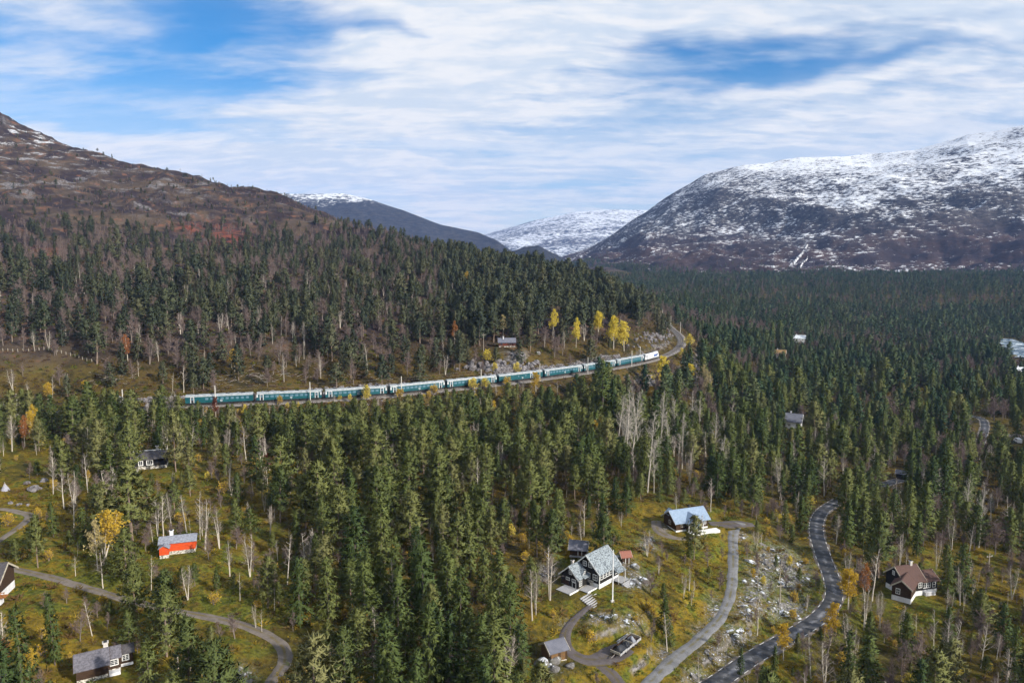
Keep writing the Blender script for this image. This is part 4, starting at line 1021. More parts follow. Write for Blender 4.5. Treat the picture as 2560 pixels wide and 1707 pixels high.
# the black house with its wing, terrace and steps
def black_house():
    yaw = 47.0; c = at_z(1498.6, 1474, P_HOUSE[2] - CAMZ); L, W = 7.4, 7.0
    ca, sa = math.cos(R(yaw)), math.sin(R(yaw))
    o = Vector((c[0] + ca * L / 2 - sa * W / 2, c[1] + sa * L / 2 + ca * W / 2, P_HOUSE[2] + .05))
    r = root_at('black_house', o, yaw, 'black timber house with frosted slate roof and white windows', 'house')
    x0, x1, y0, y1 = -L / 2, L / 2, -W / 2, W / 2
    gable(r, x0, x1, y0, y1, 1.0, 2.7, 3.2, 'black_wood', 'slate_snow', over=.5, found='plaster_white', fh=1.15)
    # stone facing on the gable's ground floor, dark panel painted as recess shade
    MB().box(x0 - .12, x0 - .002, y0 + 1.6, y1 - 1.0, -.1, 1.35).build('stone_facing', MATS['stone_wall'], r)
    MB().box(x0 - .16, x0 - .121, y0 + 2.6, y0 + 4.2, -.05, .75).build('recess_shade', MATS['train_dark'], r)
    for z, ws in ((4.35, ((y0 + 2.55, .85), (y0 + 4.1, .85))), (1.75, ((y0 + 1.15, 1.05), (y0 + 3.3, 1.3)))):
        for a, w in ws: win(r, '-x', x0, a, z, w, 1.15 if z < 3 else 1.0, 2 if w < 1.2 else 3, 2)
    for k in range(4): win(r, '-y', y0, x0 + .85 + k * 1.15, 2.0, .8, 1.0, 1, 2)
    win(r, '-y', y0, x1 - .9, 1.6, .8, 1.6, 1, 3)
    MB().box(x0 - .05, x0 + .12, y0 - .06, y0 + .12, -.1, 3.6).build('corner_board', MATS['white_paint'], r)
    # porch roof on the right side
    MB().prism([(x1 - 2.6, y0 - .52, 3.05), (x1 + .5, y0 - .52, 3.05), (x1 + .5, y0 - 1.9, 2.55), (x1 - 2.6, y0 - 1.9, 2.55)][::-1], (0, 0, .14)).build('porch_roof', MATS['slate_snow'], r)
    for x in (x1 - 2.4, x1 + .3): MB().box(x - .06, x + .06, y0 - 1.8, y0 - 1.68, -.2, 2.6).build('porch_post', MATS['white_paint'], r)
    # wing
    wx0, wx1, wy0, wy1 = x0 - 3.5, x0 + 1.6, y0 + 3.3, y0 + 8.1
    w = link('wing', None, r)
    gable(w, wx0, wx1, wy0, wy1, .15, 2.45, 2.1, 'black_wood', 'slate_snow', over=.45, found='stone_wall', fh=.6)
    win(w, '-x', wx0, (wy0 + wy1) / 2 - .25, 3.0, .65, .8, 2, 2); win(w, '-x', wx0, wy0 + 1.2, 1.45, .9, .5, 3, 1); win(w, '-x', wx0, wy0 + 2.9, 1.45, .9, .5, 3, 1)
    door(w, '-x', wx0, wy0 + 1.1, .1, .9, 1.15, 'black_wood'); MB().box(wx0 - .06, wx0 - .002, wy1 - 2.2, wy1 - .3, .1, 1.2).build('garage_door', MATS['dark_brown_wood'], w)
    win(w, '-y', wy0, wx0 + .9, .6, .75, 1.5, 2, 3)
    # wing dormer
    dx = wx0 + 2.3
    d = MB().prism([(dx + .75, wy0 + .05, 2.5), (dx - .75, wy0 + .05, 2.5), (dx - .75, wy0 + .05, 3.0), (dx, wy0 + .05, 3.95), (dx + .75, wy0 + .05, 3.0)][::-1], (0, 1.6, 0)).build('dormer', MATS['black_wood'], w)
    dr = MB()
    for sd in (-1, 1):
        q = [(dx, wy0 - .2, 4.02), (dx + sd * 1.0, wy0 - .2, 2.86), (dx + sd * 1.0, wy0 + 2.2, 2.86), (dx, wy0 + 2.2, 4.02)]
        dr.prism(q if sd > 0 else q[::-1], (0, 0, .1))
    dr.build('dormer_roof', MATS['slate_snow'], d); win(d, '-y', wy0 + .05, dx, 2.7, .6, .7, 2, 2)
    MB().prism([(wx0 + 1.2, wy0 - .4, 2.55), (x0 - .02, wy0 - .4, 2.55), (x0 - .02, wy0 - 1.0, 2.3), (wx0 + 1.2, wy0 - 1.0, 2.3)][::-1], (0, 0, .1)).build('canopy', MATS['slate_snow'], w)
    chimney(w, wx0 + 2.0, wy1 - 1.6, 3.6, 5.2, .5)
    # front deck, ramp and steps
    dk = link('deck', None, r)
    planks(dk, wx0 - 3.4, wx0 - .1, wy0 - .3, wy1 - 1.2, .12, 10, 'y'); planks(dk, wx0 - .1, x0 - .2, wy0 - 2.6, wy0 - .3, .12, 10, 'y')
    MB().box(wx0 - 3.5, wx0 - .1, wy0 - .44, wy0 - .31, -.6, .30).build('deck_edge', MATS['white_paint'], dk); MB().box(wx0 - .08, x0 - .1, wy0 - 2.76, wy0 - 2.62, -.6, .22).build('deck_edge', MATS['white_paint'], dk)
    st = link('steps', None, r)
    for k in range(9): MB().box(wx0 - 3.0 - k * .1 + .3 * (k > 4), wx0 + .6 - k * .12, wy0 - 3.1 - k * .62, wy0 - 2.85 - k * .62, -.35 - k * .12, -.02 - k * .12).build('step', MATS['grey_wood'], st)
    for k in range(6): MB().box(x0 - 3.2 + k * .1, x0 - .6, y0 - .9 - k * .55, y0 - .65 - k * .55, -.45 - k * .1, -.1 - k * .1).build('step', MATS['stone_wall'], st)
    sd = link('side_deck', None, r)
    planks(sd, x1 - 2.6, x1 + .6, y0 - 2.6, y0 - .05, .55, 8, 'x')
    for k in range(4): MB().box(x1 - 2.6, x1 + .6, y0 - 3.05 - k * .4, y0 - 2.75 - k * .4, .1 - k * .14, .42 - k * .14).build('step', MATS['grey_wood'], sd)
    r.scale = (.93, .93, .93); return r, o, yaw
black_house()
def flagpole():
    p = hit(1531, 1518); z = float(H(p[0], p[1])[0]); r = link('flagpole', None, None, (p[0], p[1], z)); tag(r, 'tall white flagpole standing in front of the black house', 'flagpole')
    MB().tube([(0, 0, -.3), (0, 0, 5.5), (0, 0, 10.6)], [.14, .11, .06], 8).build('pole', MATS['white_pole'], r); MB().tube([(0, 0, 10.6), (0, 0, 10.75), (0, 0, 10.85)], [.06, .1, .02], 8).build('finial', MATS['white_pole'], r)
    MB().box(-.35, .35, -.35, .35, -.3, .25).build('base', MATS['stone_wall'], r)
flagpole()
def small_shed(name, p, yaw, label, L, W, wh, rh, wall, roof, found=None, legs=0.0, trim='cream_wood', cat='shed', lift=0.0):
    r = root_at(name, (p[0], p[1], p[2] + lift), yaw, label, cat)
    gable(r, -L / 2, L / 2, -W / 2, W / 2, legs, wh, rh, wall, roof, trim, .4, found, legs if legs else .4)
    return r
s1 = small_shed('storehouse', P_STAB, -12, 'small grey-roofed storehouse on posts behind the black house', 3.7, 2.8, 1.5, 1.3, 'dark_brown_wood', 'roof_felt', None, .8)
for x in (-1.6, 0, 1.6):
    for y in (-1.2, 1.2): MB().box(x - .12, x + .12, y - .12, y + .12, -.3, .798).build('post', MATS['cream_wood'], s1)
MB().box(-1.9, 1.9, -2.1, -1.42, .55, .7).build('porch_floor', MATS['grey_wood'], s1); door(s1, '-y', -1.4, .4, .85, .75, 1.3)
s2 = small_shed('outhouse', hit(1562, 1404), 12, 'tiny outhouse with a rusty red roof beside boulders', 1.9, 1.9, 1.7, .7, 'dark_brown_wood', 'roof_red', 'stone_wall')
door(s2, '-y', -.95, .2, .05, .7, 1.5)
s3 = small_shed('shed', (P_SHED[0], P_SHED[1], P_SHED[2]), 27, 'brown plank shed with a plain grey roof below the curved path', 3.3, 3.4, 2.0, 1.0, 'shed_brown', 'roof_felt', 'stone_wall')
for x in (-1.62, 0.0, 1.62): MB().box(x - .06, x + .06, -1.76, -1.702, 0, 2.0).build('corner_board', MATS['dark_brown_wood'], s3)
door(s3, '-y', -1.7, .8, .05, 1.0, 1.8, 'shed_brown', 'dark_brown_wood')

def blue_cabin():
    yaw = 20; c = at_z(1690, 1330, P_BLUE[2] - CAMZ); L, W = 10.4, 6.4; ca, sa = math.cos(R(yaw)), math.sin(R(yaw))
    o = (c[0] + .92 * (ca * L / 2 - sa * W / 2), c[1] + .92 * (sa * L / 2 + ca * W / 2), P_BLUE[2] + .1)
    r = root_at('blue_roofed_cabin', o, yaw, 'dark brown cabin with a blue-grey roof beside the driveway turning place')
    r.scale = (.92, .92, .92); x0, x1, y0, y1 = -L / 2, L / 2, -W / 2, W / 2
    gable(r, x0, x1, y0, y1, .35, 2.3, 2.3, 'dark_brown_wood', 'roof_blue', 'grey_wood', .55, 'white_paint', .6)
    win(r, '-y', y0, x0 + 2.0, 1.2, .8, 1.2, 2, 1, 'cream_wood'); win(r, '-x', x0, 0, 1.2, .9, 1.0, 2, 2, 'cream_wood'); win(r, '-y', y0, x1 - 1.2, 1.2, .9, 1.0, 2, 2)
    # glazed front gable
    p = link('front_gable', None, r); gx = x0 + 5.2
    q = MB().prism([(gx - 2.1, y0 - 1.6, .35), (gx + 2.1, y0 - 1.6, .35), (gx + 2.1, y0 - 1.6, 2.65), (gx, y0 - 1.6, 4.3), (gx - 2.1, y0 - 1.6, 2.65)], (0, 3.0, 0)).build('wall', MATS['dark_brown_wood'], p)
    rf = MB()
    for sd in (-1, 1):
        a = [(gx, y0 - 2.1, 4.4), (gx + sd * 2.7, y0 - 2.1, 2.25), (gx + sd * 2.7, y0 + .9, 2.25), (gx, y0 + 3.2, 4.4)]
        rf.prism(a if sd > 0 else a[::-1], (0, 0, .14))
    rf.build('roof', MATS['roof_blue'], p)
    for k in range(3): win(p, '-y', y0 - 1.6, gx - 1.15 + k * 1.1, .65, .75, 1.75, 1, 1, glass='glass_sky')
    MB().box(gx - 2.1, gx + 2.1, y0 - 1.68, y0 - 1.602, 2.55, 2.75).build('beam', MATS['white_paint'], p)
    for x in (gx - 2.3, gx + 2.3): MB().box(x - .08, x + .08, y0 - 2.0, y0 - 1.84, -.1, 2.4).build('porch_post', MATS['white_paint'], p)
    dk = link('terrace', None, r); planks(dk, gx - 2.6, x1 + 1.5, y0 - 3.6, y0 - 1.7, .3, 7, 'x', 'white_paint')
    MB().box(gx - 2.6, x1 + 1.5, y0 - 3.7, y0 - 3.61, -.4, .32).build('terrace_edge', MATS['white_paint'], dk)
    chimney(r, 1.2, .4, 4.0, 5.6, .55, 'train_dark')
    g2 = MB(); bx_ = x0 + 1.4
    for sd in (-1, 1):
        a = [(bx_, y1 - .2, 4.7), (bx_ + sd * 1.5, y1 - .2, 3.4), (bx_ + sd * 1.5, .3, 3.4), (bx_, .3, 4.7)]
        g2.prism(a if sd < 0 else a[::-1], (0, 0, .12))
    g2.build('rear_dormer_roof', MATS['roof_blue'], r)
blue_cabin()

def red_cabin():
    yaw = 18; c = at_z(489, 1379, P_RED[2] - CAMZ); L, W = 7.8, 3.8; ca, sa = math.cos(R(yaw)), math.sin(R(yaw))
    o = (c[0] - .84 * (ca * L / 2 + sa * W / 2), c[1] - .84 * (sa * L / 2 - ca * W / 2), P_RED[2] + .1)
    r = root_at('red_cabin', o, yaw, 'bright red cabin with slate roof and white chimney on the moss')
    r.scale = (.84, .84, .84); x0, x1, y0, y1 = -L / 2, L / 2, -W / 2, W / 2
    gable(r, x0, x1, y0, y1, .75, 2.1, .9, 'red_paint', 'slate_light', 'slate_light', .35, 'stone_wall', .95)
    w = link('wing', None, r); wx = x0 + 1.1
    MB().prism([(wx - 1.0, y0 - 1.9, .7), (wx + 1.0, y0 - 1.9, .7), (wx + 1.0, y0 - 1.9, 2.35), (wx, y0 - 1.9, 2.95), (wx - 1.0, y0 - 1.9, 2.35)], (0, 2.2, 0)).build('wall', MATS['red_paint'], w)
    rf = MB()
    for sd in (-1, 1):
        a = [(wx, y0 - 2.2, 3.0), (wx + sd * 1.3, y0 - 2.2, 2.22), (wx + sd * 1.3, y0 + .5, 2.22), (wx, y0 + 1.2, 3.0)]
        rf.prism(a if sd > 0 else a[::-1], (0, 0, .1))
    rf.build('roof', MATS['slate_light'], w); MB().box(wx - .97, wx + .97, y0 - 1.87, y0 + .02, -.2, .698).build('foundation', MATS['stone_wall'], w)
    MB().box(wx - .45, wx + .45, y0 - 1.94, y0 - 1.902, .75, 2.1).build('shutter', MATS['red_paint'], w)
    MB().box(x0 + 2.6, x0 + 4.6, y0 - .05, y0 - .002, 1.1, 2.3).build('shutter', MATS['red_paint'], r); MB().box(x1 - 2.2, x1 - 1.0, y0 - .05, y0 - .002, 1.2, 2.2).build('shutter', MATS['red_paint'], r)
    chimney(r, x0 + 2.4, .4, 3.3, 5.0, .75, 'plaster_white')
red_cabin()

def cabin_black():
    yaw = 20; c = at_z(417, 1168, P_BLACK[2] - CAMZ); L, W = 8.4, 5.2; ca, sa = math.cos(R(yaw)), math.sin(R(yaw))
    o = (c[0] - ca * L / 2 - sa * W / 2, c[1] - sa * L / 2 + ca * W / 2, P_BLACK[2] + .1)
    r = root_at('black_cabin', o, yaw, 'small black cabin with white windows on a stone base among pines')
    x0, x1, y0, y1 = -L / 2, L / 2, -W / 2, W / 2
    gable(r, x0, x1, y0, y1, .7, 2.0, 1.5, 'black_wood', 'slate_dark', 'black_wood', .4, 'stone_wall', .9)
    MB().box(x0 - .4, x1 + .4, -.14, .14, 4.36, 4.5).build('ridge_board', MATS['white_paint'], r)
    win(r, '-y', y0, x0 + 4.3, 1.15, 1.25, 1.05, 3, 1, fw=.2); win(r, '-y', y0, x0 + 2.1, 1.15, .8, 1.05, 2, 1, fw=.2); chimney(r, x1 - 2.4, .3, 3.9, 5.3, .6)
    d = link('terrace', None, r); MB().box(x0 - 2.6, x0 + 1.6, y0 - 2.6, y0 - .02, -.3, .5).build('terrace_wall', MATS['stone_wall'], d)
    planks(d, x0 - 2.4, x0 + 1.4, y0 - 2.4, y0 - .1, .56, 6, 'x', 'dark_brown_wood')
    for x in (x0 - 2.4, x0 - .6, x0 + 1.3): MB().box(x - .05, x + .05, y0 - 2.45, y0 - 2.35, .5, 1.4).build('railing_post', MATS['cream_wood'], d)
    MB().box(x0 - 2.45, x0 - 2.35, y0 - 2.4, y0 - .2, 1.25, 1.4).build('railing', MATS['cream_wood'], d)
cabin_black()

def low_cabin():
    yaw = 30; c = at_z(192, 1712, P_LOW[2] - CAMZ); L, W = 5.2, 5.4; ca, sa = math.cos(R(yaw)), math.sin(R(yaw))
    o = (c[0] + .76 * (ca * L / 2 - sa * W / 2), c[1] + .76 * (sa * L / 2 + ca * W / 2), P_LOW[2] + .2)
    r = root_at('slate_roofed_cabin', o, yaw, 'brown cabin with purple slate roof and white lattice windows')
    x0, x1, y0, y1 = -L / 2, L / 2, -W / 2, W / 2
    gable(r, x0, x1, y0, y1, .5, 2.0, 1.7, 'dark_brown_wood', 'slate_purple', 'dark_brown_wood', .4, 'stone_wall', .8)
    e = link('side_room', None, r); gable(e, x1 + .02, x1 + 2.1, y0 + 1.3, y1 - .2, .5, 2.2, 1.2, 'dark_brown_wood', 'slate_purple', 'dark_brown_wood', .3, 'stone_wall', .7)
    win(e, '-y', y0 + 1.3, x1 + 1.05, 1.3, 1.15, .95, 2, 3, fw=.16)
    e2 = link('end_room', None, r); gable(e2, x1 + 2.12, x1 + 4.3, y0 + 2.4, y1 - .6, .5, 2.1, .95, 'dark_brown_wood', 'slate_dark', 'dark_brown_wood', .3, 'plaster_white', .6)
    win(e2, '-y', y0 + 2.4, x1 + 3.0, 1.2, .95, .95, 2, 3, fw=.16)
    chimney(r, x1 - .2, .7, 3.6, 5.1, .8); MB().box(x1 + .1, x1 + 2.0, y0 - .1, y0 + 1.2, -.2, .35).build('stone_step', MATS['plaster_white'], r); r.scale = (.76, .76, .76)
low_cabin()

def edge_cabin():
    p = hit(-40, 1492); r = root_at('brown_cabin', (p[0], p[1], p[2] + 1.2), 12, 'dark-roofed cabin with an orange balcony cut by the left frame edge')
    L, W = 7.2, 6.0; x0, x1, y0, y1 = -L / 2, L / 2, -W / 2, W / 2
    gable(r, x0, x1, y0, y1, .3, 2.2, 2.0, 'dark_brown_wood', 'slate_dark', 'cream_wood', .5, 'plaster_white', 1.4)
    win(r, '-y', y0, x1 - .9, .9, .6, .7, 2, 2); b = link('balcony', None, r); planks(b, x1 - 2.4, x1 + 1.6, y0 - 1.5, y0 - .05, .3, 5, 'x', 'orange_wood')
    for k in range(9): MB().box(x1 - 2.4 + k * .48, x1 - 2.32 + k * .48, y0 - 1.55, y0 - 1.5, .3, 1.15).build('baluster', MATS['orange_wood'], b)
    MB().box(x1 - 2.4, x1 + 1.6, y0 - 1.6, y0 - 1.46, 1.15, 1.25).build('handrail', MATS['orange_wood'], b)
    MB().box(x1 - 1.4, x1 + .6, y0 - .9, y0 + .3, -1.2, .2).build('porch_block', MATS['plaster_white'], r)
edge_cabin()

def brown_house():
    p = at_z(2262, 1478, P_BROWN[2] - CAMZ); r = root_at('brown_roofed_house', (p[0], p[1], P_BROWN[2] + .1), 14, 'dark house with a brown sheet roof and white cellar wall', 'house')
    gable(r, -2.6, 2.6, -2.6, 3.2, 1.1, 2.6, 2.4, 'black_wood', 'roof_brown', 'cream_wood', .45, 'plaster_white', 1.3)
    win(r, '-x', -2.6, .9, 4.0, .5, .8, 2, 3); win(r, '-y', -2.6, 1.7, 1.9, .8, 1.1, 2, 2); chimney(r, 1.4, .3, 5.6, 7.0, .55)
    w = link('wing', None, r); w.rotation_euler = (0, 0, R(36)); w.location = (-2.2, -2.2, 0)
    gable(w, -3.2, 2.6, -2.0, 2.0, 1.1, 2.3, 1.6, 'dark_brown_wood', 'roof_brown', 'cream_wood', .4, 'plaster_white', 1.4)
    win(w, '-x', -3.2, .7, 1.7, .7, 1.1, 2, 2)
    e = link('annex', None, r); gable(e, 2.62, 7.2, -1.9, 2.6, .8, 2.1, 1.4, 'black_wood', 'roof_brown', 'cream_wood', .4, 'plaster_white', 1.0)
    for x in (3.5, 4.7): win(e, '-y', -1.9, x, 1.3, .9, 1.1, 2, 2)
    win(e, '-y', -1.9, 6.2, 1.3, .7, 1.1, 1, 2)
    MB().box(2.9, 5.6, -3.2, -1.95, -.3, .7).build('stairs', MATS['plaster_white'], r)
    d = link('terrace', None, r); planks(d, 7.6, 10.2, -1.6, .6, .45, 7, 'x', 'dark_brown_wood')
brown_house()

def log_cabin():
    p = P_LOG; r = root_at('log_cabin', (p[0], p[1], p[2] + .3), 3, 'red-brown log cabin with a blue-grey roof above the railway')
    gable(r, -4.2, 4.2, -2.5, 2.7, .2, 2.0, 1.8, 'log_brown', 'roof_felt', 'log_brown', .5, 'stone_wall', .6)
    win(r, '-y', -2.5, -.9, 1.0, 1.0, .9, 2, 1, 'red_paint', .08); win(r, '-y', -2.5, -2.9, 1.0, .7, .9, 1, 1, 'log_brown', .08); door(r, '-y', -2.5, 1.6, .25, .8, 1.7, 'log_brown', 'cream_wood')
    MB().box(2.2, 4.6, -3.9, -2.55, 2.0, 2.12).build('porch_roof', MATS['roof_felt'], r)
    for x in (2.4, 4.4): MB().box(x - .08, x + .08, -3.8, -3.64, 0, 2.0).build('porch_post', MATS['log_brown'], r)
    chimney(r, -1.8, -.6, 2.6, 5.0, .55, 'plaster_white')
log_cabin()

def valley_house(u, v, yaw, L, W, wh, rh, wall, roof, label, trim='white_paint', lift=.3, name='valley_cabin'):
    p = hit(u, v); r = root_at(name, (p[0], p[1], float(H(p[0], p[1])[0]) + lift), yaw, label)
    gable(r, -L / 2, L / 2, -W / 2, W / 2, .4, wh, rh, wall, roof, trim, .5, 'plaster_white', 1.2)
    for x in (-L / 4, L / 4): win(r, '-y', -W / 2, x, 1.4, 1.0, 1.0, 2, 2)
    win(r, '+x', L / 2, 0, 1.4, 1.2, 1.2, 2, 2); chimney(r, -L / 4, .4, wh + rh * .4, wh + rh + 1.4, .6, 'plaster_white'); return r
valley_house(1985, 1066, -28, 7, 7.5, 3.4, 3.2, 'white_paint', 'roof_felt', 'steep-gabled pale cabin with white edges deep in the dark wood')
valley_house(1950, 896, -22, 9, 7, 3.0, 2.6, 'cream_wood', 'roof_ochre', 'cabin with an ochre roof beside the tall dark spruces', lift=2.5)
valley_house(1998, 862, -18, 11, 8, 3.0, 2.8, 'white_paint', 'roof_snowy', 'cabin with a white snowy roof in the valley forest', lift=3.0)
valley_house(2090, 905, 5, 9, 6, 2.6, 2.0, 'black_wood', 'slate_dark', 'dark low hut behind the pale pole in the valley', lift=2.5)
valley_house(2262, 928, 8, 9, 5, 2.4, 1.8, 'black_wood', 'slate_dark', 'dark cabin with a white sill above the brown clearing', lift=2.0)
valley_house(2550, 945, 10, 9, 6, 2.6, 2.2, 'black_wood', 'roof_snowy', 'dark cabin with a frosted roof below the rapids', lift=2.0)
def shelter():
    p = hit(2252, 1196); r = root_at('road_shelter', (p[0], p[1], float(H(p[0], p[1])[0])), -30, 'small dark shelter with a white edge by the middle stretch of road', 'shelter')
    gable(r, -1.6, 1.6, -1.3, 1.3, .1, 2.2, .9, 'black_wood', 'roof_felt', 'white_paint', .35); MB().box(-1.2, 1.2, -1.36, -1.302, .1, 1.9).build('interior_shade', MATS['train_dark'], r)  # dark panel on the closed front, painted shade of an open inside
shelter()

def trailer():
    a, b = hit(1537, 1648), hit(1590, 1603); d = Vector(b - a); yaw = math.degrees(math.atan2(d.y, d.x)); c = (a + b) / 2; z = float(H(c[0], c[1])[0]) + .08; h = min(d.length, 8.2) / 2
    r = root_at('flatbed_trailer', (c[0], c[1], z), yaw, 'long dark open trailer loaded with black tarpaulins on the gravel', 'trailer')
    MB().box(-h, h, -1.05, 1.05, .55, .72).build('bed', MATS['dark_brown_wood'], r)
    for sd in (-1, 1):
        y0, y1 = sorted((sd * 1.05, sd * 1.11)); n = 9; w = 2 * h / n
        for k in range(n): MB().box(-h + k * w + .04, -h + (k + 1) * w - .04, y0, y1, .6, 1.08 if k % 3 else .98).build('side_board', MATS['grey_wood' if sd < 0 else 'dark_brown_wood'], r)
        for x in (-h * .35, h * .35, h * .62):
            o = MB().tube([(x, sd * .78, .42), (x, sd * 1.0, .42)], .42, 14).build('wheel', MATS['rubber'], r); MB().tube([(x, sd * 1.0, .42), (x, sd * 1.02, .42)], .2, 10).build('rim', MATS['steel'], o)
    for x in (-h + .05, h - .05, .8): MB().box(x - .05, x + .05, -1.0, 1.0, .73, 1.2).build('cross_board', MATS['cream_wood'], r)
    def lump(x0, x1, hh, seed, matn):
        n, mth = 8, 6; V = []
        for i in range(n):
            for j in range(mth):
                fx, fy = i / (n - 1), j / (mth - 1)
                e = min(1, 3.2 * min(fx, 1 - fx)) * min(1, 3.0 * min(fy, 1 - fy))
                V.append((x0 + (x1 - x0) * fx, -.95 + 1.9 * fy, .74 + e * (hh + .35 * (random.Random(seed + i * 7 + j).random() - .4))))
        mb = MB(); mb.v = V
        mb.f = [(i * mth + j, (i + 1) * mth + j, (i + 1) * mth + j + 1, i * mth + j + 1) for i in range(n - 1) for j in range(mth - 1)]
        mb.build('tarpaulin', MATS[matn], r)
    lump(-h + .4, -.6, .75, 3, 'tarp_black'); lump(-.7, .75, .6, 40, 'tarp_black'); lump(.85, h - 1.0, .55, 80, 'tarp_black'); lump(1.2, 2.6, .85, 120, 'tarp_grey')
    MB().tube([(-h, 0, .6), (-h - 1.3, 0, .45)], .07, 6).build('drawbar', MATS['steel'], r)
trailer()
def plank_pile():
    a, b = hit(1549, 1608), hit(1580, 1586); d = Vector(b - a); c = (a + b) / 2; z = float(H(c[0], c[1])[0])
    r = root_at('plank_pile', (c[0], c[1], z), math.degrees(math.atan2(d.y, d.x)), 'pile of pale weathered planks leaning behind the trailer', 'plank pile')
    for k in range(6): MB().box(-2.6 + .2 * (k % 3), 2.5 - .25 * (k % 2), -.7 + k * .24, -.52 + k * .24, .35 + .12 * (k % 2), .45 + .12 * (k % 2)).build('plank', MATS['grey_wood' if k % 2 else 'cream_wood'], r)
    for x in (-1.6, 1.6): MB().box(x - .1, x + .1, -.8, .8, 0, .34).build('bearer', MATS['dark_brown_wood'], r)
plank_pile()
def tipi():
    p = hit(13, 1222); r = root_at('tipi', (p[0], p[1], float(H(p[0], p[1])[0])), 10, 'small pale grey tipi tent on the ochre meadow', 'tipi')
    r.scale = (.85, .85, .85); mb = MB(); n = 9; mb.v = [(1.25 * math.cos(2 * math.pi * k / n), 1.25 * math.sin(2 * math.pi * k / n), 0) for k in range(n)] + [(.06 * math.cos(2 * math.pi * k / n), .06 * math.sin(2 * math.pi * k / n), 2.1) for k in range(n)]
    mb.f = [(k, (k + 1) % n, n + (k + 1) % n, n + k) for k in range(n)]; mb.build('canvas', MATS['tipi_cloth'], r)
    for k in range(5): t_ = 2 * math.pi * k / 5; MB().tube([(.5 * math.cos(t_), .5 * math.sin(t_), 1.3), (-.12 * math.cos(t_), -.12 * math.sin(t_), 2.5)], .03, 5).build('pole', MATS['wood_pole'], r)
tipi()
def white_car():
    p = hit(2544, 1108); r = root_at('parked_car', (p[0], p[1], float(H(p[0], p[1])[0]) + .1), 75, 'white van parked at the edge of the parking place', 'van')
    MB().prism([(-2.4, -.9, .4), (2.4, -.9, .4), (2.4, -.9, 1.1), (1.7, -.9, 1.25), (1.0, -.9, 2.1), (-2.4, -.9, 2.1)], (0, 1.8, 0)).build('body', MATS['car_paint'], r)
    for sd in (-1, 1):
        y0, y1 = sorted((sd * .9, sd * .92)); MB().box(-1.9, .8, y0, y1, 1.35, 1.9).build('window', MATS['glass_dark'], r)
        for x in (-1.5, 1.5): MB().tube([(x, sd * .72, .38), (x, sd * .93, .38)], .36, 14).build('wheel', MATS['rubber'], r)
    MB().quad((1.72, -.8, 1.28), (1.72, .8, 1.28), (1.06, .75, 2.06), (1.06, -.75, 2.06)).build('windscreen', MATS['glass_dark'], r)
white_car()
def pole_fence():
    px = [(8, 883), (50, 884), (90, 882), (104, 876), (130, 879), (160, 884), (190, 890), (215, 898), (248, 902)]
    P = spline(hits(px), 1.0); s = np.concatenate([[0], np.cumsum(np.hypot(*np.diff(P[:, :2], axis=0).T))])
    z = H(P[:, 0], P[:, 1]); r = link('pole_fence', None, None, (P[0, 0], P[0, 1], z[0])); tag(r, 'line of pale fence posts on the slope above the railway', 'fence')
    for a in np.arange(0, s[-1], 2.3):
        x, y, zz = np.interp(a, s, P[:, 0]), np.interp(a, s, P[:, 1]), np.interp(a, s, z)
        o = MB().tube([(0, 0, -.3), (rnd.uniform(-.08, .08), rnd.uniform(-.06, .06), 1.35)], .10, 6).build('post', MATS['cream_wood'], r); o.location = (x - P[0, 0], y - P[0, 1], zz - z[0])
    mb = MB()
    for hh in (.6, 1.1): mb.tube([(x - P[0, 0], y - P[0, 1], q - z[0] + hh) for x, y, q in zip(P[::2, 0], P[::2, 1], z[::2])], .02, 4, False)
    mb.build('wire', MATS['steel'], r)
pole_fence()

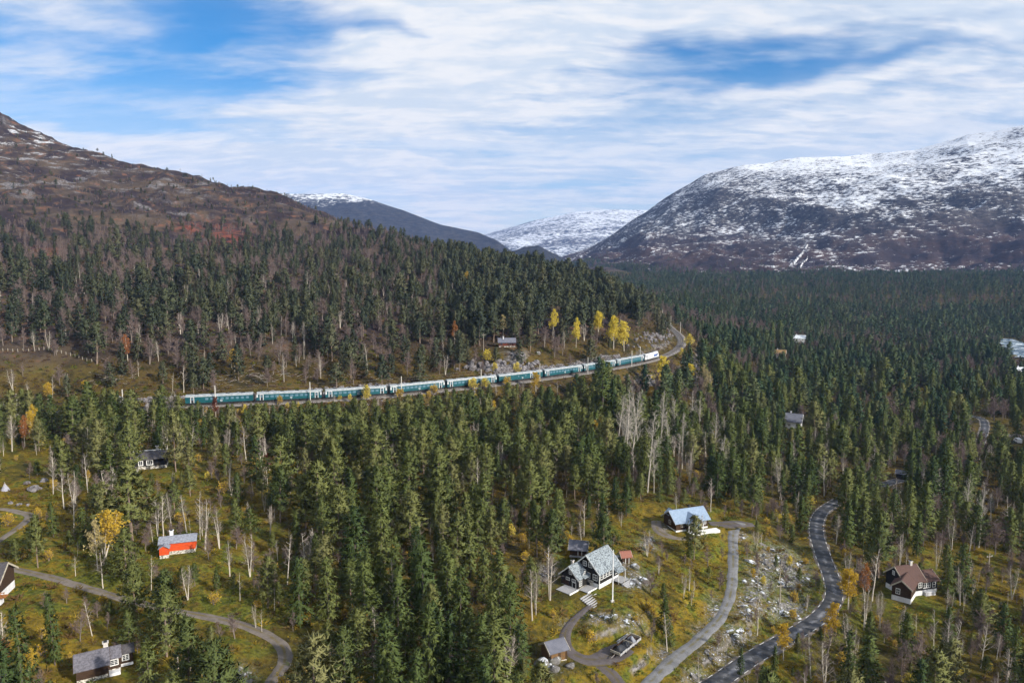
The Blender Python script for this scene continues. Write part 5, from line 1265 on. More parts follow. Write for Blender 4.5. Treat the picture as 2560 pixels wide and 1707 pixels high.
# ------------------------------------------------------------------ trees: prototypes
class TB:
    """triangle soup with two parts: 0 trunk (wood), 1 crown"""
    def __init__(s): s.V = [[], []]; s.F = [[], []]; s.n = [0, 0]
    def add(s, part, V, Fc):
        V = np.asarray(V, float).reshape(-1, 3); s.V[part].append(V); s.F[part].append(np.asarray(Fc) + s.n[part]); s.n[part] += len(V)
    def tube(s, part, P, r, n=5):
        P = np.asarray(P, float); k = len(P); V = []
        for j in range(k):
            d = P[min(j + 1, k - 1)] - P[max(j - 1, 0)]; d = d / (np.linalg.norm(d) + 1e-9)
            e = np.cross(d, (0.3, .9, .1)); e /= np.linalg.norm(e); g = np.cross(d, e)
            for a in range(n): t_ = 2 * math.pi * a / n; V.append(P[j] + r[j] * (e * math.cos(t_) + g * math.sin(t_)))
        Fc = []
        for j in range(k - 1):
            for a in range(n):
                b = (a + 1) % n; Fc += [(j * n + a, j * n + b, (j + 1) * n + b), (j * n + a, (j + 1) * n + b, (j + 1) * n + a)]
        s.add(part, V, Fc)
    def tris(s, part, A, B, Cc):
        k = len(A); V = np.stack([A, B, Cc], 1).reshape(-1, 3); s.add(part, V, np.arange(3 * k).reshape(k, 3))
    axis = None
    def soft(s, me, n0=0):
        """crown sprays shade as a soft mass: their normals follow the crown's outline"""
        if s.axis is None: return me
        V = np.empty(len(me.vertices) * 3, np.float32); me.vertices.foreach_get('co', V); V = V.reshape(-1, 3).astype(float); g = np.random.default_rng(5)
        P = s.axis; c = np.column_stack([np.interp(V[:, 2], P[:, 2], P[:, 0]), np.interp(V[:, 2], P[:, 2], P[:, 1])]); r = V[:, :2] - c
        r = r / (np.linalg.norm(r, axis=1)[:, None] + .25); N = np.column_stack([r, np.full(len(V), .42)]) + g.normal(0, .22, V.shape); N = unit(N)
        if n0: N[:n0, :2] = V[:n0, :2] - c[:n0]; N[:n0, 2] = 0; N[:n0] = unit(N[:n0])
        me.polygons.foreach_set('use_smooth', np.ones(len(me.polygons), bool)); me.normals_split_custom_set_from_vertices(N.tolist()); return me
    def orient(s, V, Fc):
        if s.axis is None: return Fc
        A, B, D = V[Fc[:, 0]], V[Fc[:, 1]], V[Fc[:, 2]]; gn = np.cross(B - A, D - A); m_ = (A + B + D) / 3; P = s.axis
        o = m_.copy(); o[:, 0] -= np.interp(m_[:, 2], P[:, 2], P[:, 0]); o[:, 1] -= np.interp(m_[:, 2], P[:, 2], P[:, 1]); o[:, 2] = .45 * np.linalg.norm(o[:, :2], axis=1) + .1
        fl = (gn * o).sum(1) < 0; Fc = Fc.copy(); Fc[fl] = Fc[fl][:, ::-1]; return Fc
    def mesh(s, name, part, mat_):
        V, Fc = np.vstack(s.V[part]), np.vstack(s.F[part])
        return s.soft(mesh_np(name, V, s.orient(V, Fc), [mat_])) if part == 1 else mesh_np(name, V, Fc, [mat_])
    def joined(s, name, m0, m1):
        V = np.vstack(s.V[0] + s.V[1]); f0 = np.vstack(s.F[0]); f1 = s.orient(V, np.vstack(s.F[1]) + s.n[0])
        return s.soft(mesh_np(name, V, np.vstack([f0, f1]), [m0, m1], mi=np.concatenate([np.zeros(len(f0)), np.ones(len(f1))])), s.n[0])
def unit(v): return v / (np.linalg.norm(v, axis=-1, keepdims=True) + 1e-9)
def blades(tb, g, base, dirs, ln, wd):
    """needle sprays: thin triangles from base along dirs"""
    side = unit(np.cross(dirs, g.normal(size=dirs.shape)))
    tb.tris(1, base - side * wd[:, None] / 2, base + side * wd[:, None] / 2, base + dirs * ln[:, None])
def conifer(seed, kind, Hh=12.0, cb=.3, Rm=2.0, nb=70, per=4, tuft=6, tl=.62, tw=.17, bare=True):
    g = np.random.default_rng(seed); tb = TB()
    k = 6; zz = np.linspace(0, Hh * .985, k); bend = np.cumsum(g.normal(0, .05, (k, 2)), 0); bend[0] = 0
    P = np.column_stack([bend, zz]); tb.axis = P.copy(); tb.tube(0, P, .17 * (1 - zz / Hh) ** .8 + .015, 5)
    P[0, 2] -= .4
    t = np.sort(cb + (1 - cb) * (np.arange(nb) + g.uniform(0, 1, nb)) / nb * .985); tau = (t - cb) / (1 - cb)
    az = np.arange(nb) * 2.399 + g.normal(0, .35, nb)
    gap = g.uniform(.72, 1.2, nb)
    if kind == 'pine':
        L = Rm * (1 - tau) ** .66 * (.72 + .28 * np.minimum(1, tau * 5)) * gap; up = np.radians(2 + 46 * tau) + g.normal(0, .12, nb)
    else:
        L = Rm * (1 - tau) ** .85 * (.6 + .4 * np.minimum(1, tau * 5)) * gap; up = np.radians(-20 + 50 * tau ** 1.5) + g.normal(0, .08, nb)
    L = np.maximum(L, .22)
    ox = np.interp(t * Hh, zz, P[:, 0]); oy = np.interp(t * Hh, zz, P[:, 1])
    O = np.column_stack([ox, oy, t * Hh])
    D = np.column_stack([np.cos(az) * np.cos(up), np.sin(az) * np.cos(up), np.sin(up)])
    B, DD = [], []
    for i in range(nb):
        n = max(2, int(round(per * (.5 + L[i] / Rm))))
        f = np.linspace(.10 if kind == 'pine' else .06, 1.0, n) ** .62 + g.normal(0, .04, n)
        p = O[i] + D[i] * (L[i] * f)[:, None]
        if kind != 'pine': p[:, 2] += L[i] * .10 * (f ** 2 * 2 - f * 1.2)
        else: p[:, 2] += L[i] * .16 * f ** 2
        p = p + g.normal(0, 1, p.shape) * (.06 + (.26 if kind == 'pine' else .20) * f)[:, None] * np.array((1, 1, .6))
        B.append(np.repeat(p, tuft, 0)); DD.append(np.repeat(D[i][None], n * tuft, 0))
    B = np.vstack(B); DD = np.vstack(DD); N = len(B); rn_ = unit(g.normal(size=(N, 3)))
    if kind == 'pine': dr = unit(DD * .55 + rn_ * .85 + np.array((0, 0, .38)))
    else: dr = unit(DD * .85 + rn_ * .75 + np.array((0, 0, -.28)))
    blades(tb, g, B + g.normal(0, .08, B.shape), dr, tl * g.uniform(.6, 1.3, N), tw * g.uniform(.6, 1.4, N))
    # leader
    Nl = 8; blades(tb, g, np.column_stack([np.full(Nl, P[-1, 0]), np.full(Nl, P[-1, 1]), np.linspace(Hh * .95, Hh, Nl)]), unit(g.normal(size=(Nl, 3)) * .5 + np.array((0, 0, 1.0))), np.full(Nl, tl * .8), np.full(Nl, tw))
    if bare:
        nbz = 9; tt = g.uniform(.14, cb + .1, nbz); a2 = g.uniform(0, 6.28, nbz)
        for q in range(nbz):
            p0 = np.array([np.interp(tt[q] * Hh, zz, P[:, 0]), np.interp(tt[q] * Hh, zz, P[:, 1]), tt[q] * Hh]); ll = g.uniform(.4, 1.2)
            tb.tube(0, [p0, p0 + np.array([math.cos(a2[q]) * ll, math.sin(a2[q]) * ll, g.uniform(-.15, .25) * ll])], [.03, .008], 3)
    return tb
def bare_tree(seed, Hh=10.0, stems=1, spread=.5, tw=.035, leaf=0, lsize=.2, crown0=.35, up=.75, dens=1.0, thick=.11):
    """birch or aspen: leaning trunk, rising limbs, fine twigs; leaf > 0 scatters that many leaves over the twigs"""
    g = np.random.default_rng(seed); tb = TB(); tips = []
    for s_ in range(stems):
        k = 7; zz = np.linspace(0, Hh * (1 if s_ == 0 else g.uniform(.75, .95)), k); lean = g.normal(0, .035 + .05 * (stems > 1), 2)
        P = np.column_stack([zz * lean[0] + np.cumsum(g.normal(0, .05, k)), zz * lean[1] + np.cumsum(g.normal(0, .05, k)), zz]); P[:, :2] -= P[0, :2]; P[0, 2] = -.4
        rr = thick * (1 - zz / zz[-1]) ** .75 + .012; tb.tube(0, P, rr, 5)
        nb = int(16 * dens)
        for i in range(nb):
            t = crown0 + (1 - crown0) * (i + g.uniform(0, 1)) / nb * .97; z = t * zz[-1]
            p0 = np.array([np.interp(z, zz, P[:, 0]), np.interp(z, zz, P[:, 1]), z]); a = g.uniform(0, 6.283)
            ll = Hh * spread * .42 * (1.05 - t) ** .55 * g.uniform(.7, 1.25); e = up + g.normal(0, .15)
            d = np.array([math.cos(a) * math.cos(e), math.sin(a) * math.cos(e), math.sin(e)])
            p1 = p0 + d * ll * .5 + g.normal(0, .06, 3) * ll * .3; d2 = unit(d + np.array((0, 0, .35))); p2 = p1 + d2 * ll * .5
            tb.tube(0, [p0, p1, p2], [.032, .02, .008], 3)
            nt = int(9 * dens); f = g.uniform(.15, 1, nt); q0 = np.where((f < .5)[:, None], p0 + (p1 - p0) * (f * 2)[:, None], p1 + (p2 - p1) * (f * 2 - 1)[:, None])
            dd = unit(d * .6 + g.normal(size=(nt, 3)) * .55 + np.array((0, 0, .35))); l2 = ll * g.uniform(.25, .55, nt)
            side = unit(np.cross(dd, g.normal(size=(nt, 3)))); q1 = q0 + dd * l2[:, None]
            tb.tris(1, q0 - side * tw / 2, q0 + side * tw / 2, q1)
            nf = 4; fr = g.uniform(.2, 1, (nt, nf)); base = (q0[:, None] + (q1 - q0)[:, None] * fr[..., None]).reshape(-1, 3)
            d3 = unit(np.repeat(dd, nf, 0) * .5 + g.normal(size=(nt * nf, 3)) * .6 + np.array((0, 0, .15))); l3 = np.repeat(l2, nf) * g.uniform(.35, .7, nt * nf)
            side = unit(np.cross(d3, g.normal(size=d3.shape))); tb.tris(1, base - side * tw * .4, base + side * tw * .4, base + d3 * l3[:, None])
            tips.append(base + d3 * l3[:, None]); tips.append(q1)
    if leaf:
        T = np.vstack(tips); j = g.integers(0, len(T), leaf); p = T[j] + g.normal(0, .16, (leaf, 3))
        a = unit(g.normal(size=(leaf, 3))); b = unit(np.cross(a, g.normal(size=(leaf, 3)))); sz = lsize * g.uniform(.6, 1.4, leaf)[:, None]
        tb2 = TB(); tb2.tris(1, p - a * sz, p + b * sz * .8, p + a * sz - b * sz * .3)
        return tb, tb2
    return tb
def bush(seed, r=.8, n=70, ln=.55, wd=.16, flat=.7):
    g = np.random.default_rng(seed); tb = TB(); d = unit(g.normal(size=(n, 3)) * np.array((1, 1, .55)) + np.array((0, 0, .5)))
    p = d * r * g.uniform(.15, .8, n)[:, None]; p[:, 2] = np.abs(p[:, 2]) * flat
    blades(tb, g, p, unit(d + g.normal(size=(n, 3)) * .45), ln * g.uniform(.6, 1.3, n), wd * g.uniform(.7, 1.4, n)); return tb

PROTO = {}     # kind -> list of (trunk mesh, crown mesh, joined mesh, nominal height, crown half width)
def reg(kind, tb, Hh, w, m0, m1, leaves=None, m2=None):
    nm = kind; tr = tb.mesh(nm + '_trunk', 0, MATS[m0])
    if leaves is None: cr = tb.mesh(nm + '_crown', 1, MATS[m1]); jo = tb.joined(nm, MATS[m0], MATS[m1]); tw = None
    else:
        cr = leaves.mesh(nm + '_crown', 1, MATS[m2]); tw = tb.mesh(nm + '_twigs', 1, MATS[m1])
        V = np.vstack(tb.V[0] + tb.V[1] + leaves.V[1]); f0 = np.vstack(tb.F[0]); f1 = np.vstack(tb.F[1]) + tb.n[0]; f2 = np.vstack(leaves.F[1]) + tb.n[0] + tb.n[1]
        jo = mesh_np(nm, V, np.vstack([f0, f1, f2]), [MATS[m0], MATS[m1], MATS[m2]], mi=np.concatenate([np.zeros(len(f0)), np.ones(len(f1)), np.full(len(f2), 2)]))
    PROTO.setdefault(kind, []).append((tr, cr, jo, Hh, w, tw))
for i in range(6):
    tb = conifer(100 + i, 'pine', 12, [.16, .26, .20, .32, .12, .23][i], [3.5, 3.1, 3.8, 3.0, 3.6, 2.7][i], 74, 6, 6, .68, .18); reg('pine', tb, 12, 2.9, 'pine_bark', 'pine_needles')
for i in range(4):
    tb = conifer(200 + i, 'spruce', 13, [.06, .10, .05, .14][i], [2.9, 2.5, 3.2, 2.6][i], 96, 5, 5, .68, .19, False); reg('spruce', tb, 13, 2.1, 'spruce_bark', 'spruce_needles')
for i in range(3):
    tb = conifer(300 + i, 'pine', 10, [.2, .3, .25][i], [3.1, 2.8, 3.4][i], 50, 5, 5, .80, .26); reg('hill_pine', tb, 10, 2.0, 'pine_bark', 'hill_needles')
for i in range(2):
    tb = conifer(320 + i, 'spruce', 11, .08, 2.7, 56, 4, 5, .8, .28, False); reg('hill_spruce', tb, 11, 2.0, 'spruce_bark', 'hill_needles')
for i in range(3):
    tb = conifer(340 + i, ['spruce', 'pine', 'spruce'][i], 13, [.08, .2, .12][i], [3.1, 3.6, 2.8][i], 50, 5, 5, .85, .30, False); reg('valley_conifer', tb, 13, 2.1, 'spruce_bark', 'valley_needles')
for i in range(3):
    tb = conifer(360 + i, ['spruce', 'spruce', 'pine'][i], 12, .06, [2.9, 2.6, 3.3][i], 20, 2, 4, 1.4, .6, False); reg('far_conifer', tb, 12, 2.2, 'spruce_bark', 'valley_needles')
for i in range(4): reg('birch', bare_tree(400 + i, 9.5, [1, 2, 1, 3][i], .55, .035), 9.5, 1.6, 'birch_bark', 'twig_grey')
for i in range(3): reg('aspen', bare_tree(420 + i, 15, 1, .5, .05, crown0=.3, up=.95, thick=.17, dens=1.2), 15, 2.0, 'pale_bark', 'pale_bark')
for i in range(3): reg('brown_birch', bare_tree(440 + i, 7.5, [2, 3, 2][i], .75, .075, crown0=.2), 7.5, 1.6, 'twig_grey', 'twig_brown')
for nm, lm, lf, base in [('gold_birch', 'birch_gold', 2000, 460), ('yellow_birch', 'birch_yellow', 3200, 470), ('pale_birch', 'birch_pale', 1300, 480), ('orange_birch', 'birch_orange', 1800, 490), ('red_rowan', 'rowan_red', 2000, 500)]:
    for i in range(2):
        tb, lv = bare_tree(base + i, 9, 1 + i, .66, .03, lf, .18, .28); reg(nm, tb, 9, 1.7, 'birch_bark', 'twig_grey', lv, lm)
for i in range(2):
    tb, lv = bare_tree(520 + i, 3.2, 4, .95, .03, 800, .14, .1, .6); reg('yellow_shrub', tb, 3.2, 1.4, 'twig_grey', 'twig_grey', lv, 'birch_yellow')
for i in range(2):
    tb, lv = bare_tree(530 + i, 2.6, 4, 1.0, .03, 650, .14, .1, .6); reg('gold_shrub', tb, 2.6, 1.3, 'twig_grey', 'twig_grey', lv, 'birch_gold')

# ------------------------------------------------------------------ trees: where they stand
TREES = []     # kind, variant, x, y, z, height, yaw, hand-written label or None
def sz(kind, h): return h / PROTO[kind][0][3]
def box_px(x, y, z, h, w):
    u, v, fw = project(x, y, z); _, vt, _ = project(x, y, z + h); return u - w * F / fw, vt, u + w * F / fw, v
KEEP = []      # things that stay in view: u0, v0, u1, v1, distance
def keep(u0, v0, u1, v1, Y): KEEP.append((u0, v0, u1, v1, Y))
for q in [(1398, 1372, 1562, 1512, 145), (1425, 1340, 1475, 1395, 160), (1535, 1370, 1575, 1410, 160), (1520, 1400, 1545, 1520, 140), (1662, 1268, 1775, 1340, 185), (1780, 1290, 1885, 1330, 190), (395, 1325, 494, 1405, 142), (345, 1118, 420, 1182, 190), (196, 1605, 308, 1707, 100), (2208, 1412, 2345, 1512, 160), (1345, 1578, 1412, 1662, 125), (1530, 1582, 1600, 1655, 130),
          (1246, 838, 1290, 868, 372), (1968, 1030, 2012, 1062, 356), (1938, 872, 1966, 880, 640), (1984, 840, 2012, 848, 740), (2240, 1175, 2265, 1200, 300), (2528, 1090, 2560, 1112, 330), (0, 1180, 130, 1245, 180), (0, 1425, 40, 1510, 130), (0, 872, 250, 905, 318), (2525, 855, 2560, 885, 720), (1428, 800, 1452, 862, 395), (1518, 790, 1576, 850, 398), (1372, 775, 1393, 805, 425), (1488, 782, 1504, 812, 425), (1630, 893, 1676, 950, 322), (1712, 912, 1738, 950, 380), (1545, 1020, 1640, 1185, 205), (1660, 1085, 1715, 1150, 200), (1778, 1088, 1812, 1150, 205), (1205, 829, 1213, 880, 372)]: keep(*q)
def keep_line(L, sel, w, up, dn):
    u, v, fw = project(L[:, 0], L[:, 1], L[:, 2])
    for a, b, c, f in zip(u[::3], v[::3], L[::3, 1], fw[::3]):
        if 0 < a < 2560 and b < 1720 and sel(a, b): keep(a - w * F / f, b - up * F / f, a + w * F / f, b + dn, c)
keep_line(ROADS['asphalt'], lambda u, v: (v > 1262 and not (1925 < u < 1975)) or (u > 2430 and v < 1135) or (2195 < u < 2235), 2.0, .3, 3)
keep_line(ROADS['drive'], lambda u, v: True, 1.5, .3, 3); keep_line(ROADS['path'], lambda u, v: True, 1.3, .3, 3); keep_line(ROADS['lower_path'], lambda u, v: True, 1.2, .3, 2)
keep_line(ROADS['track'], lambda u, v: u < 90 or 130 < u < 330 or 455 < u < 555 or u > 620, 1.2, .2, 2); keep_line(ROADS['farm_track'], lambda u, v: True, 1, .2, 2)
keep_line(RAIL, lambda u, v: 455 < u < 1476 or 1540 < u, 1.5, 3.2, 3)
KEEP = np.array(KEEP)
def clear_of(x, y, z, h, w, soft=0.0):
    u0, v0, u1, v1 = box_px(x, y, z, h, w * .75)
    k = (KEEP[:, 4] > y + 1) & (KEEP[:, 0] < u1) & (KEEP[:, 2] > u0) & (KEEP[:, 1] < v1) & (KEEP[:, 3] > v0 + (v1 - v0) * .04)
    return not k.any()
NOGO = [(p[0], p[1], 8.5) for p in (P_HOUSE, P_BLUE, P_BROWN)] + [(p[0], p[1], 6.5) for p in (P_RED, P_BLACK, P_LOW, P_EDGE, P_LOG)] + [(p[0], p[1], 4) for p in (P_SHED, P_STAB)]
for q in [(1985, 1066), (1950, 896), (1998, 862), (2090, 905), (2262, 928), (2550, 945), (2252, 1196)]: p = hit(*q); NOGO.append((p[0], p[1], 9))
def on_plot(x, y):
    bad = np.zeros(x.shape, bool)
    for a, b, r in NOGO: bad |= np.hypot(x - a, y - b) < r
    for L in ROADS.values():
        k = near_box(x, y, L, 6)
        if k.any(): d, _, w, _ = line_dist(x[k], y[k], L); bad[k] |= d < w + .9
    k = near_box(x, y, RIVER, 20)
    if k.any(): d, _, w, _ = line_dist(x[k], y[k], RIVER); bad[k] |= d < w + 1
    return bad
def jitter_grid(x0, x1, y0, y1, s):
    gx, gy_ = np.meshgrid(np.arange(x0, x1, s), np.arange(y0, y1, s)); n = gx.size
    return gx.ravel() + rng.uniform(-.45, .45, n) * s, gy_.ravel() + rng.uniform(-.45, .45, n) * s
# hand-placed trees that mark the picture: kind, u, v of the foot, height in photo pixels, label
HAND = [
 ('yellow_birch', 1440, 868, 78, 'slim yellow birch with a pale trunk above the railway'), ('yellow_birch', 1382, 838, 68, 'small yellow birch crown among dark pines above the railway'), ('yellow_birch', 1534, 872, 88, 'left one of two yellow birches side by side above the track'), ('yellow_birch', 1560, 876, 80, 'right one of two yellow birches side by side above the track'),
 ('yellow_birch', 1496, 838, 62, 'faint yellow birch between pines above the track'), ('pale_birch', 1258, 838, 48, 'olive-yellow birch just behind the log cabin'), ('orange_birch', 1136, 862, 52, 'orange birch in the pines left of the log cabin'), ('gold_birch', 1163, 722, 38, 'thin orange birch high on the wooded spur'),
 ('orange_birch', 320, 902, 62, 'orange birch on the slope right of the fence'), ('gold_birch', 587, 929, 54, 'small golden birch above the rock cutting'), ('yellow_shrub', 1218, 905, 30, 'pale yellow bush at the foot of the tall pole'), ('yellow_shrub', 1237, 930, 24, 'dull yellow bush by the grey rock face'), ('yellow_shrub', 1291, 930, 27, 'bright yellow-green bush standing against the grey rock face'),
 ('yellow_birch', 1650, 985, 100, 'large bright yellow tree in front of the railway beside the locomotive'), ('yellow_birch', 1725, 962, 56, 'bright yellow tree below the railway bend'), ('yellow_shrub', 1722, 884, 28, 'yellow bush on the outside of the railway bend'), ('yellow_shrub', 1704, 908, 20, 'round yellow bush under the railway bend'), ('pale_birch', 1770, 985, 66, 'pale yellow bare tree right of the yellow tree'), ('pale_birch', 1762, 1003, 62, 'half-leafless pale tree behind the aspens'),
 ('gold_birch', 1166, 1062, 66, 'tall golden birch below the railway embankment'), ('gold_birch', 1231, 1048, 46, 'dull golden birch in the pines below the service coach'), ('gold_birch', 1340, 992, 48, 'golden birch by the mast below the service coach'), ('gold_birch', 1440, 998, 54, 'golden birch below the railway, left of the tall spruce'), ('gold_birch', 1626, 1010, 40, 'round golden birch among the bare aspens'), ('gold_birch', 1500, 1110, 62, 'rusty bare birch left of the aspens'),
 ('yellow_shrub', 1182, 990, 28, 'yellow shrub on the embankment below the mast'), ('yellow_shrub', 1213, 990, 26, 'pale yellow shrub on the embankment right of the mast'), ('yellow_shrub', 850, 1008, 24, 'yellow shrub in front of the coach with blue windows'), ('yellow_shrub', 917, 1016, 36, 'taller yellow shrub in front of the coach with blue windows'), ('gold_shrub', 1268, 982, 24, 'brownish yellow shrub below the service coach'), ('gold_shrub', 1000, 1010, 22, 'brownish shrub on the embankment below the middle coach'), ('gold_shrub', 1085, 1000, 22, 'brown shrub on the stony embankment'), ('gold_shrub', 700, 1020, 22, 'brown shrub below the second last coach'),
 ('red_rowan', 540, 1052, 50, 'dark red rowan in front of the rearmost coach'), ('yellow_birch', 612, 1048, 34, 'yellow birch top below the rearmost coach'), ('gold_birch', 120, 1005, 48, 'golden birch thicket above the meadow'), ('gold_birch', 214, 985, 34, 'small yellow-green birch above the pines at left'), ('gold_birch', 88, 1110, 94, 'tall orange-yellow birch left of the dark pines'), ('orange_birch', 62, 1118, 74, 'red-orange birch at the edge of the meadow'), ('orange_birch', 30, 1080, 60, 'brown birch at the left frame edge'), ('red_rowan', 335, 1060, 44, 'dark reddish tree among the pines left of the train'), ('red_rowan', 675, 1180, 42, 'red-brown rowan between pines below the train'),
 ('gold_birch', 262, 1400, 122, 'yellow birch left of the red cabin'), ('pale_birch', 246, 1432, 118, 'pale brown birch beside the dirt track'), ('gold_birch', 220, 1205, 30, 'small yellow shrub tree in the clearing'), ('gold_shrub', 560, 1235, 30, 'yellow bush on the mossy knoll'), ('gold_birch', 1958, 1660, 88, 'golden birch standing in front of the asphalt road'), ('gold_birch', 2120, 1530, 100, 'golden birch beside the asphalt road bend'), ('orange_birch', 2162, 1500, 90, 'orange-brown birch left of the brown-roofed house'), ('gold_birch', 2075, 1620, 104, 'thin golden birch overlapping the road bend'),
 ('gold_birch', 70, 1690, 74, 'yellow birch left of the slate-roofed cabin'), ('orange_birch', 15, 1700, 90, 'orange birch in the lower left corner'), ('gold_birch', 2058, 1702, 42, 'small golden birch at the lower frame edge'), ('gold_birch', 2010, 1190, 46, 'dull yellow birch near the middle road'), ('gold_birch', 2150, 1230, 50, 'yellow birch beside the middle road'), ('orange_birch', 2300, 960, 40, 'brown birch in the valley clearing'), ('gold_birch', 1915, 1180, 38, 'yellow treetop among the pines left of the road'),
 ('spruce', 1506, 1052, 152, 'tall dark spruce that hides part of the train'), ('spruce', 1530, 1075, 130, 'dark spruce right of the one hiding the train'), ('spruce', 1928, 872, 66, 'very dark spruce beside the ochre-roofed cabin'), ('spruce', 1948, 868, 62, 'second dark spruce beside the ochre-roofed cabin'), ('spruce', 1682, 770, 40, 'dark spruce at the edge of the brown brush beyond the bend'), ('spruce', 1712, 772, 44, 'broad dark spruce beyond the railway bend'), ('spruce', 1700, 768, 36, 'small dark spruce beyond the railway bend'),
 ('pine', 440, 1182, 150, 'tall pine with a straight trunk right of the black cabin'), ('pine', 330, 1205, 150, 'broad pine in front of the black cabin terrace'), ('pine', 1735, 1400, 110, 'thin pine below the front of the blue-roofed cabin'), ('pine', 418, 1656, 170, 'tall pine with bare pale trunk right of the slate-roofed cabin'), ('pine', 330, 1350, 190, 'bushy pine left of the red cabin'), ('pine', 95, 1420, 130, 'round pine standing in front of the dirt track'), ('pine', 346, 1578, 165, 'large pine rising in front of the dirt track'), ('spruce', 1060, 1590, 250, 'tall spruce with grey hanging lichen near the bottom centre'), ('spruce', 1120, 1560, 200, 'pointed spruce beside the lichen-grey one'), ('spruce', 1160, 1700, 130, 'small bright green spruce at the bottom centre'), ('spruce', 990, 1520, 180, 'slender spruce in the bottom centre wood'), ('spruce', 1230, 1690, 220, 'spruce on the edge of the clearing left of the shed'), ('spruce', 1275, 1640, 210, 'lichen-grey spruce left of the brown shed'), ('spruce', 1660, 1570, 84, 'dark spruce in the gully left of the driveway'), ('spruce', 1675, 1600, 60, 'low spruce in the gully left of the driveway'), ('spruce', 1850, 1690, 70, 'small spruce between driveway and road'), ('spruce', 1935, 1690, 66, 'small dark spruce beside the golden birch at the road')]
for q in [(1619, 1233, 205), (1576, 1182, 205), (1564, 1166, 190), (1554, 1152, 150), (1635, 1235, 115), (1675, 1192, 150), (1705, 1172, 140), (1784, 1155, 110), (1798, 1216, 130), (1807, 1130, 90), (1596, 1130, 160), (1650, 1130, 150), (1690, 1110, 120), (1730, 1090, 115), (1748, 1085, 100), (2410, 1310, 125), (2446, 1375, 160), (1545, 1110, 120)]:
    HAND.append(('aspen', *q, None))
for q in [(408, 1345, 110), (432, 1335, 105), (500, 1348, 120), (513, 1378, 130), (549, 1378, 100), (467, 1328, 95), (395, 1338, 100), (575, 1445, 90), (600, 1505, 70), (470, 1502, 90), (232, 1602, 90), (160, 1270, 100), (185, 1268, 95), (133, 1235, 110), (220, 1230, 95), (30, 1130, 90), (1375, 1500, 140), (1340, 1540, 110), (1460, 1345, 90), (1520, 1340, 70), (1618, 1395, 70), (1668, 1620, 100), (1750, 1345, 60), (1560, 1470, 55), (1812, 1670, 80), (1748, 1700, 70), (2180, 1500, 130), (2160, 1570, 110), (2200, 1570, 100), (2120, 1640, 110), (2240, 1290, 90), (2060, 1240, 100), (2350, 1260, 90), (2300, 1240, 80), (2080, 1460, 0), (640, 1570, 60), (655, 1580, 55), (410, 1640, 120), (258, 1470, 90)]:
    if q[2]: HAND.append(('birch', *q, None))
def plant_hand():
    P = hits([(h[1], h[2]) for h in HAND]); Z = H(P[:, 0], P[:, 1])
    for h, p, z in zip(HAND, P, Z):
        fw = project(p[0], p[1], z)[2]; hh = h[3] * fw / F / .97 * (.88 if h[0] == 'yellow_birch' else 1)
        TREES.append((h[0], rnd.randrange(len(PROTO[h[0]])), p[0], p[1], z, hh, rnd.uniform(0, 6.28), h[4]))
plant_hand()
hx = np.array([(t_[2], t_[3]) for t_ in TREES])
def near_hand(x, y, r): return (np.hypot(hx[:, 0] - x, hx[:, 1] - y) < r).any()

def plant_near():
    x, y = jitter_grid(-330, 330, 82, 330, 5.75); k = (np.abs(x) < y * .76 + 18); x, y = x[k], y[k]
    d, _, _, sg = line_dist(x, y, RAIL); k = ((sg < 0) & (d > 8.5)); x, y, d = x[k], y[k], d[k]
    z = H(x, y); dn = density(x, y, z); u, v, _ = project(x, y, z)
    patch = fbm(x / 22, y / 22, 3, 77); pr = .93 * np.clip(np.where(dn < .6, dn * 1.18, dn) * 1.12 * (.45 + 1.1 * patch), 0, .97)
    pr *= 1 - .9 * np.clip(1.5 * blob(x, y, z, 1625, 1500, 60, 85), 0, 1); pr *= 1 - .95 * np.clip(1.5 * blob(x, y, z, 1640, 1620, 60, 45), 0, 1); rb = rubble(x, y, z); pr *= 1 - .8 * np.clip(rb * 1.4, 0, 1)
    k = (rng.uniform(size=len(x)) < pr) & ~on_plot(x, y)
    for x_, y_, z_, u_, v_, d_ in zip(x[k], y[k], z[k], u[k], v[k], d[k]):
        if near_hand(x_, y_, 1.8): continue
        a = rnd.random()
        ps = .62 if (950 < u_ < 1320 and v_ > 1430) else (.45 if u_ > 1450 and v_ < 1330 else (.34 if u_ > 1900 else .16))
        pb = .26 if u_ < 720 else (.44 if u_ > 1850 and v_ > 1330 else (.22 if u_ > 1500 else .10))
        if d_ < 30: pb = max(pb, .3)
        kind = 'birch' if a < pb else ('spruce' if a < pb + ps else 'pine')
        if kind == 'birch' and u_ > 2000 and rnd.random() < .4: kind = 'brown_birch'
        h = {'birch': rnd.gauss(8.6, 1.6), 'brown_birch': rnd.gauss(7.5, 1.5), 'spruce': rnd.gauss(11.8, 3.0), 'pine': rnd.gauss(11.2, 2.7)}[kind]
        if u_ < 700: h *= .92
        h = min(max(h, 3.5), 19)
        if rnd.random() < .10: h *= .5
        w = h * .18
        ok = False
        for tr_ in range(4):
            if clear_of(x_, y_, z_, h, w): ok = True; break
            h *= .72
        if not ok or h < 2.4: continue
        TREES.append((kind, rnd.randrange(len(PROTO[kind])), x_, y_, z_, h, rnd.uniform(0, 6.28), None))
plant_near()
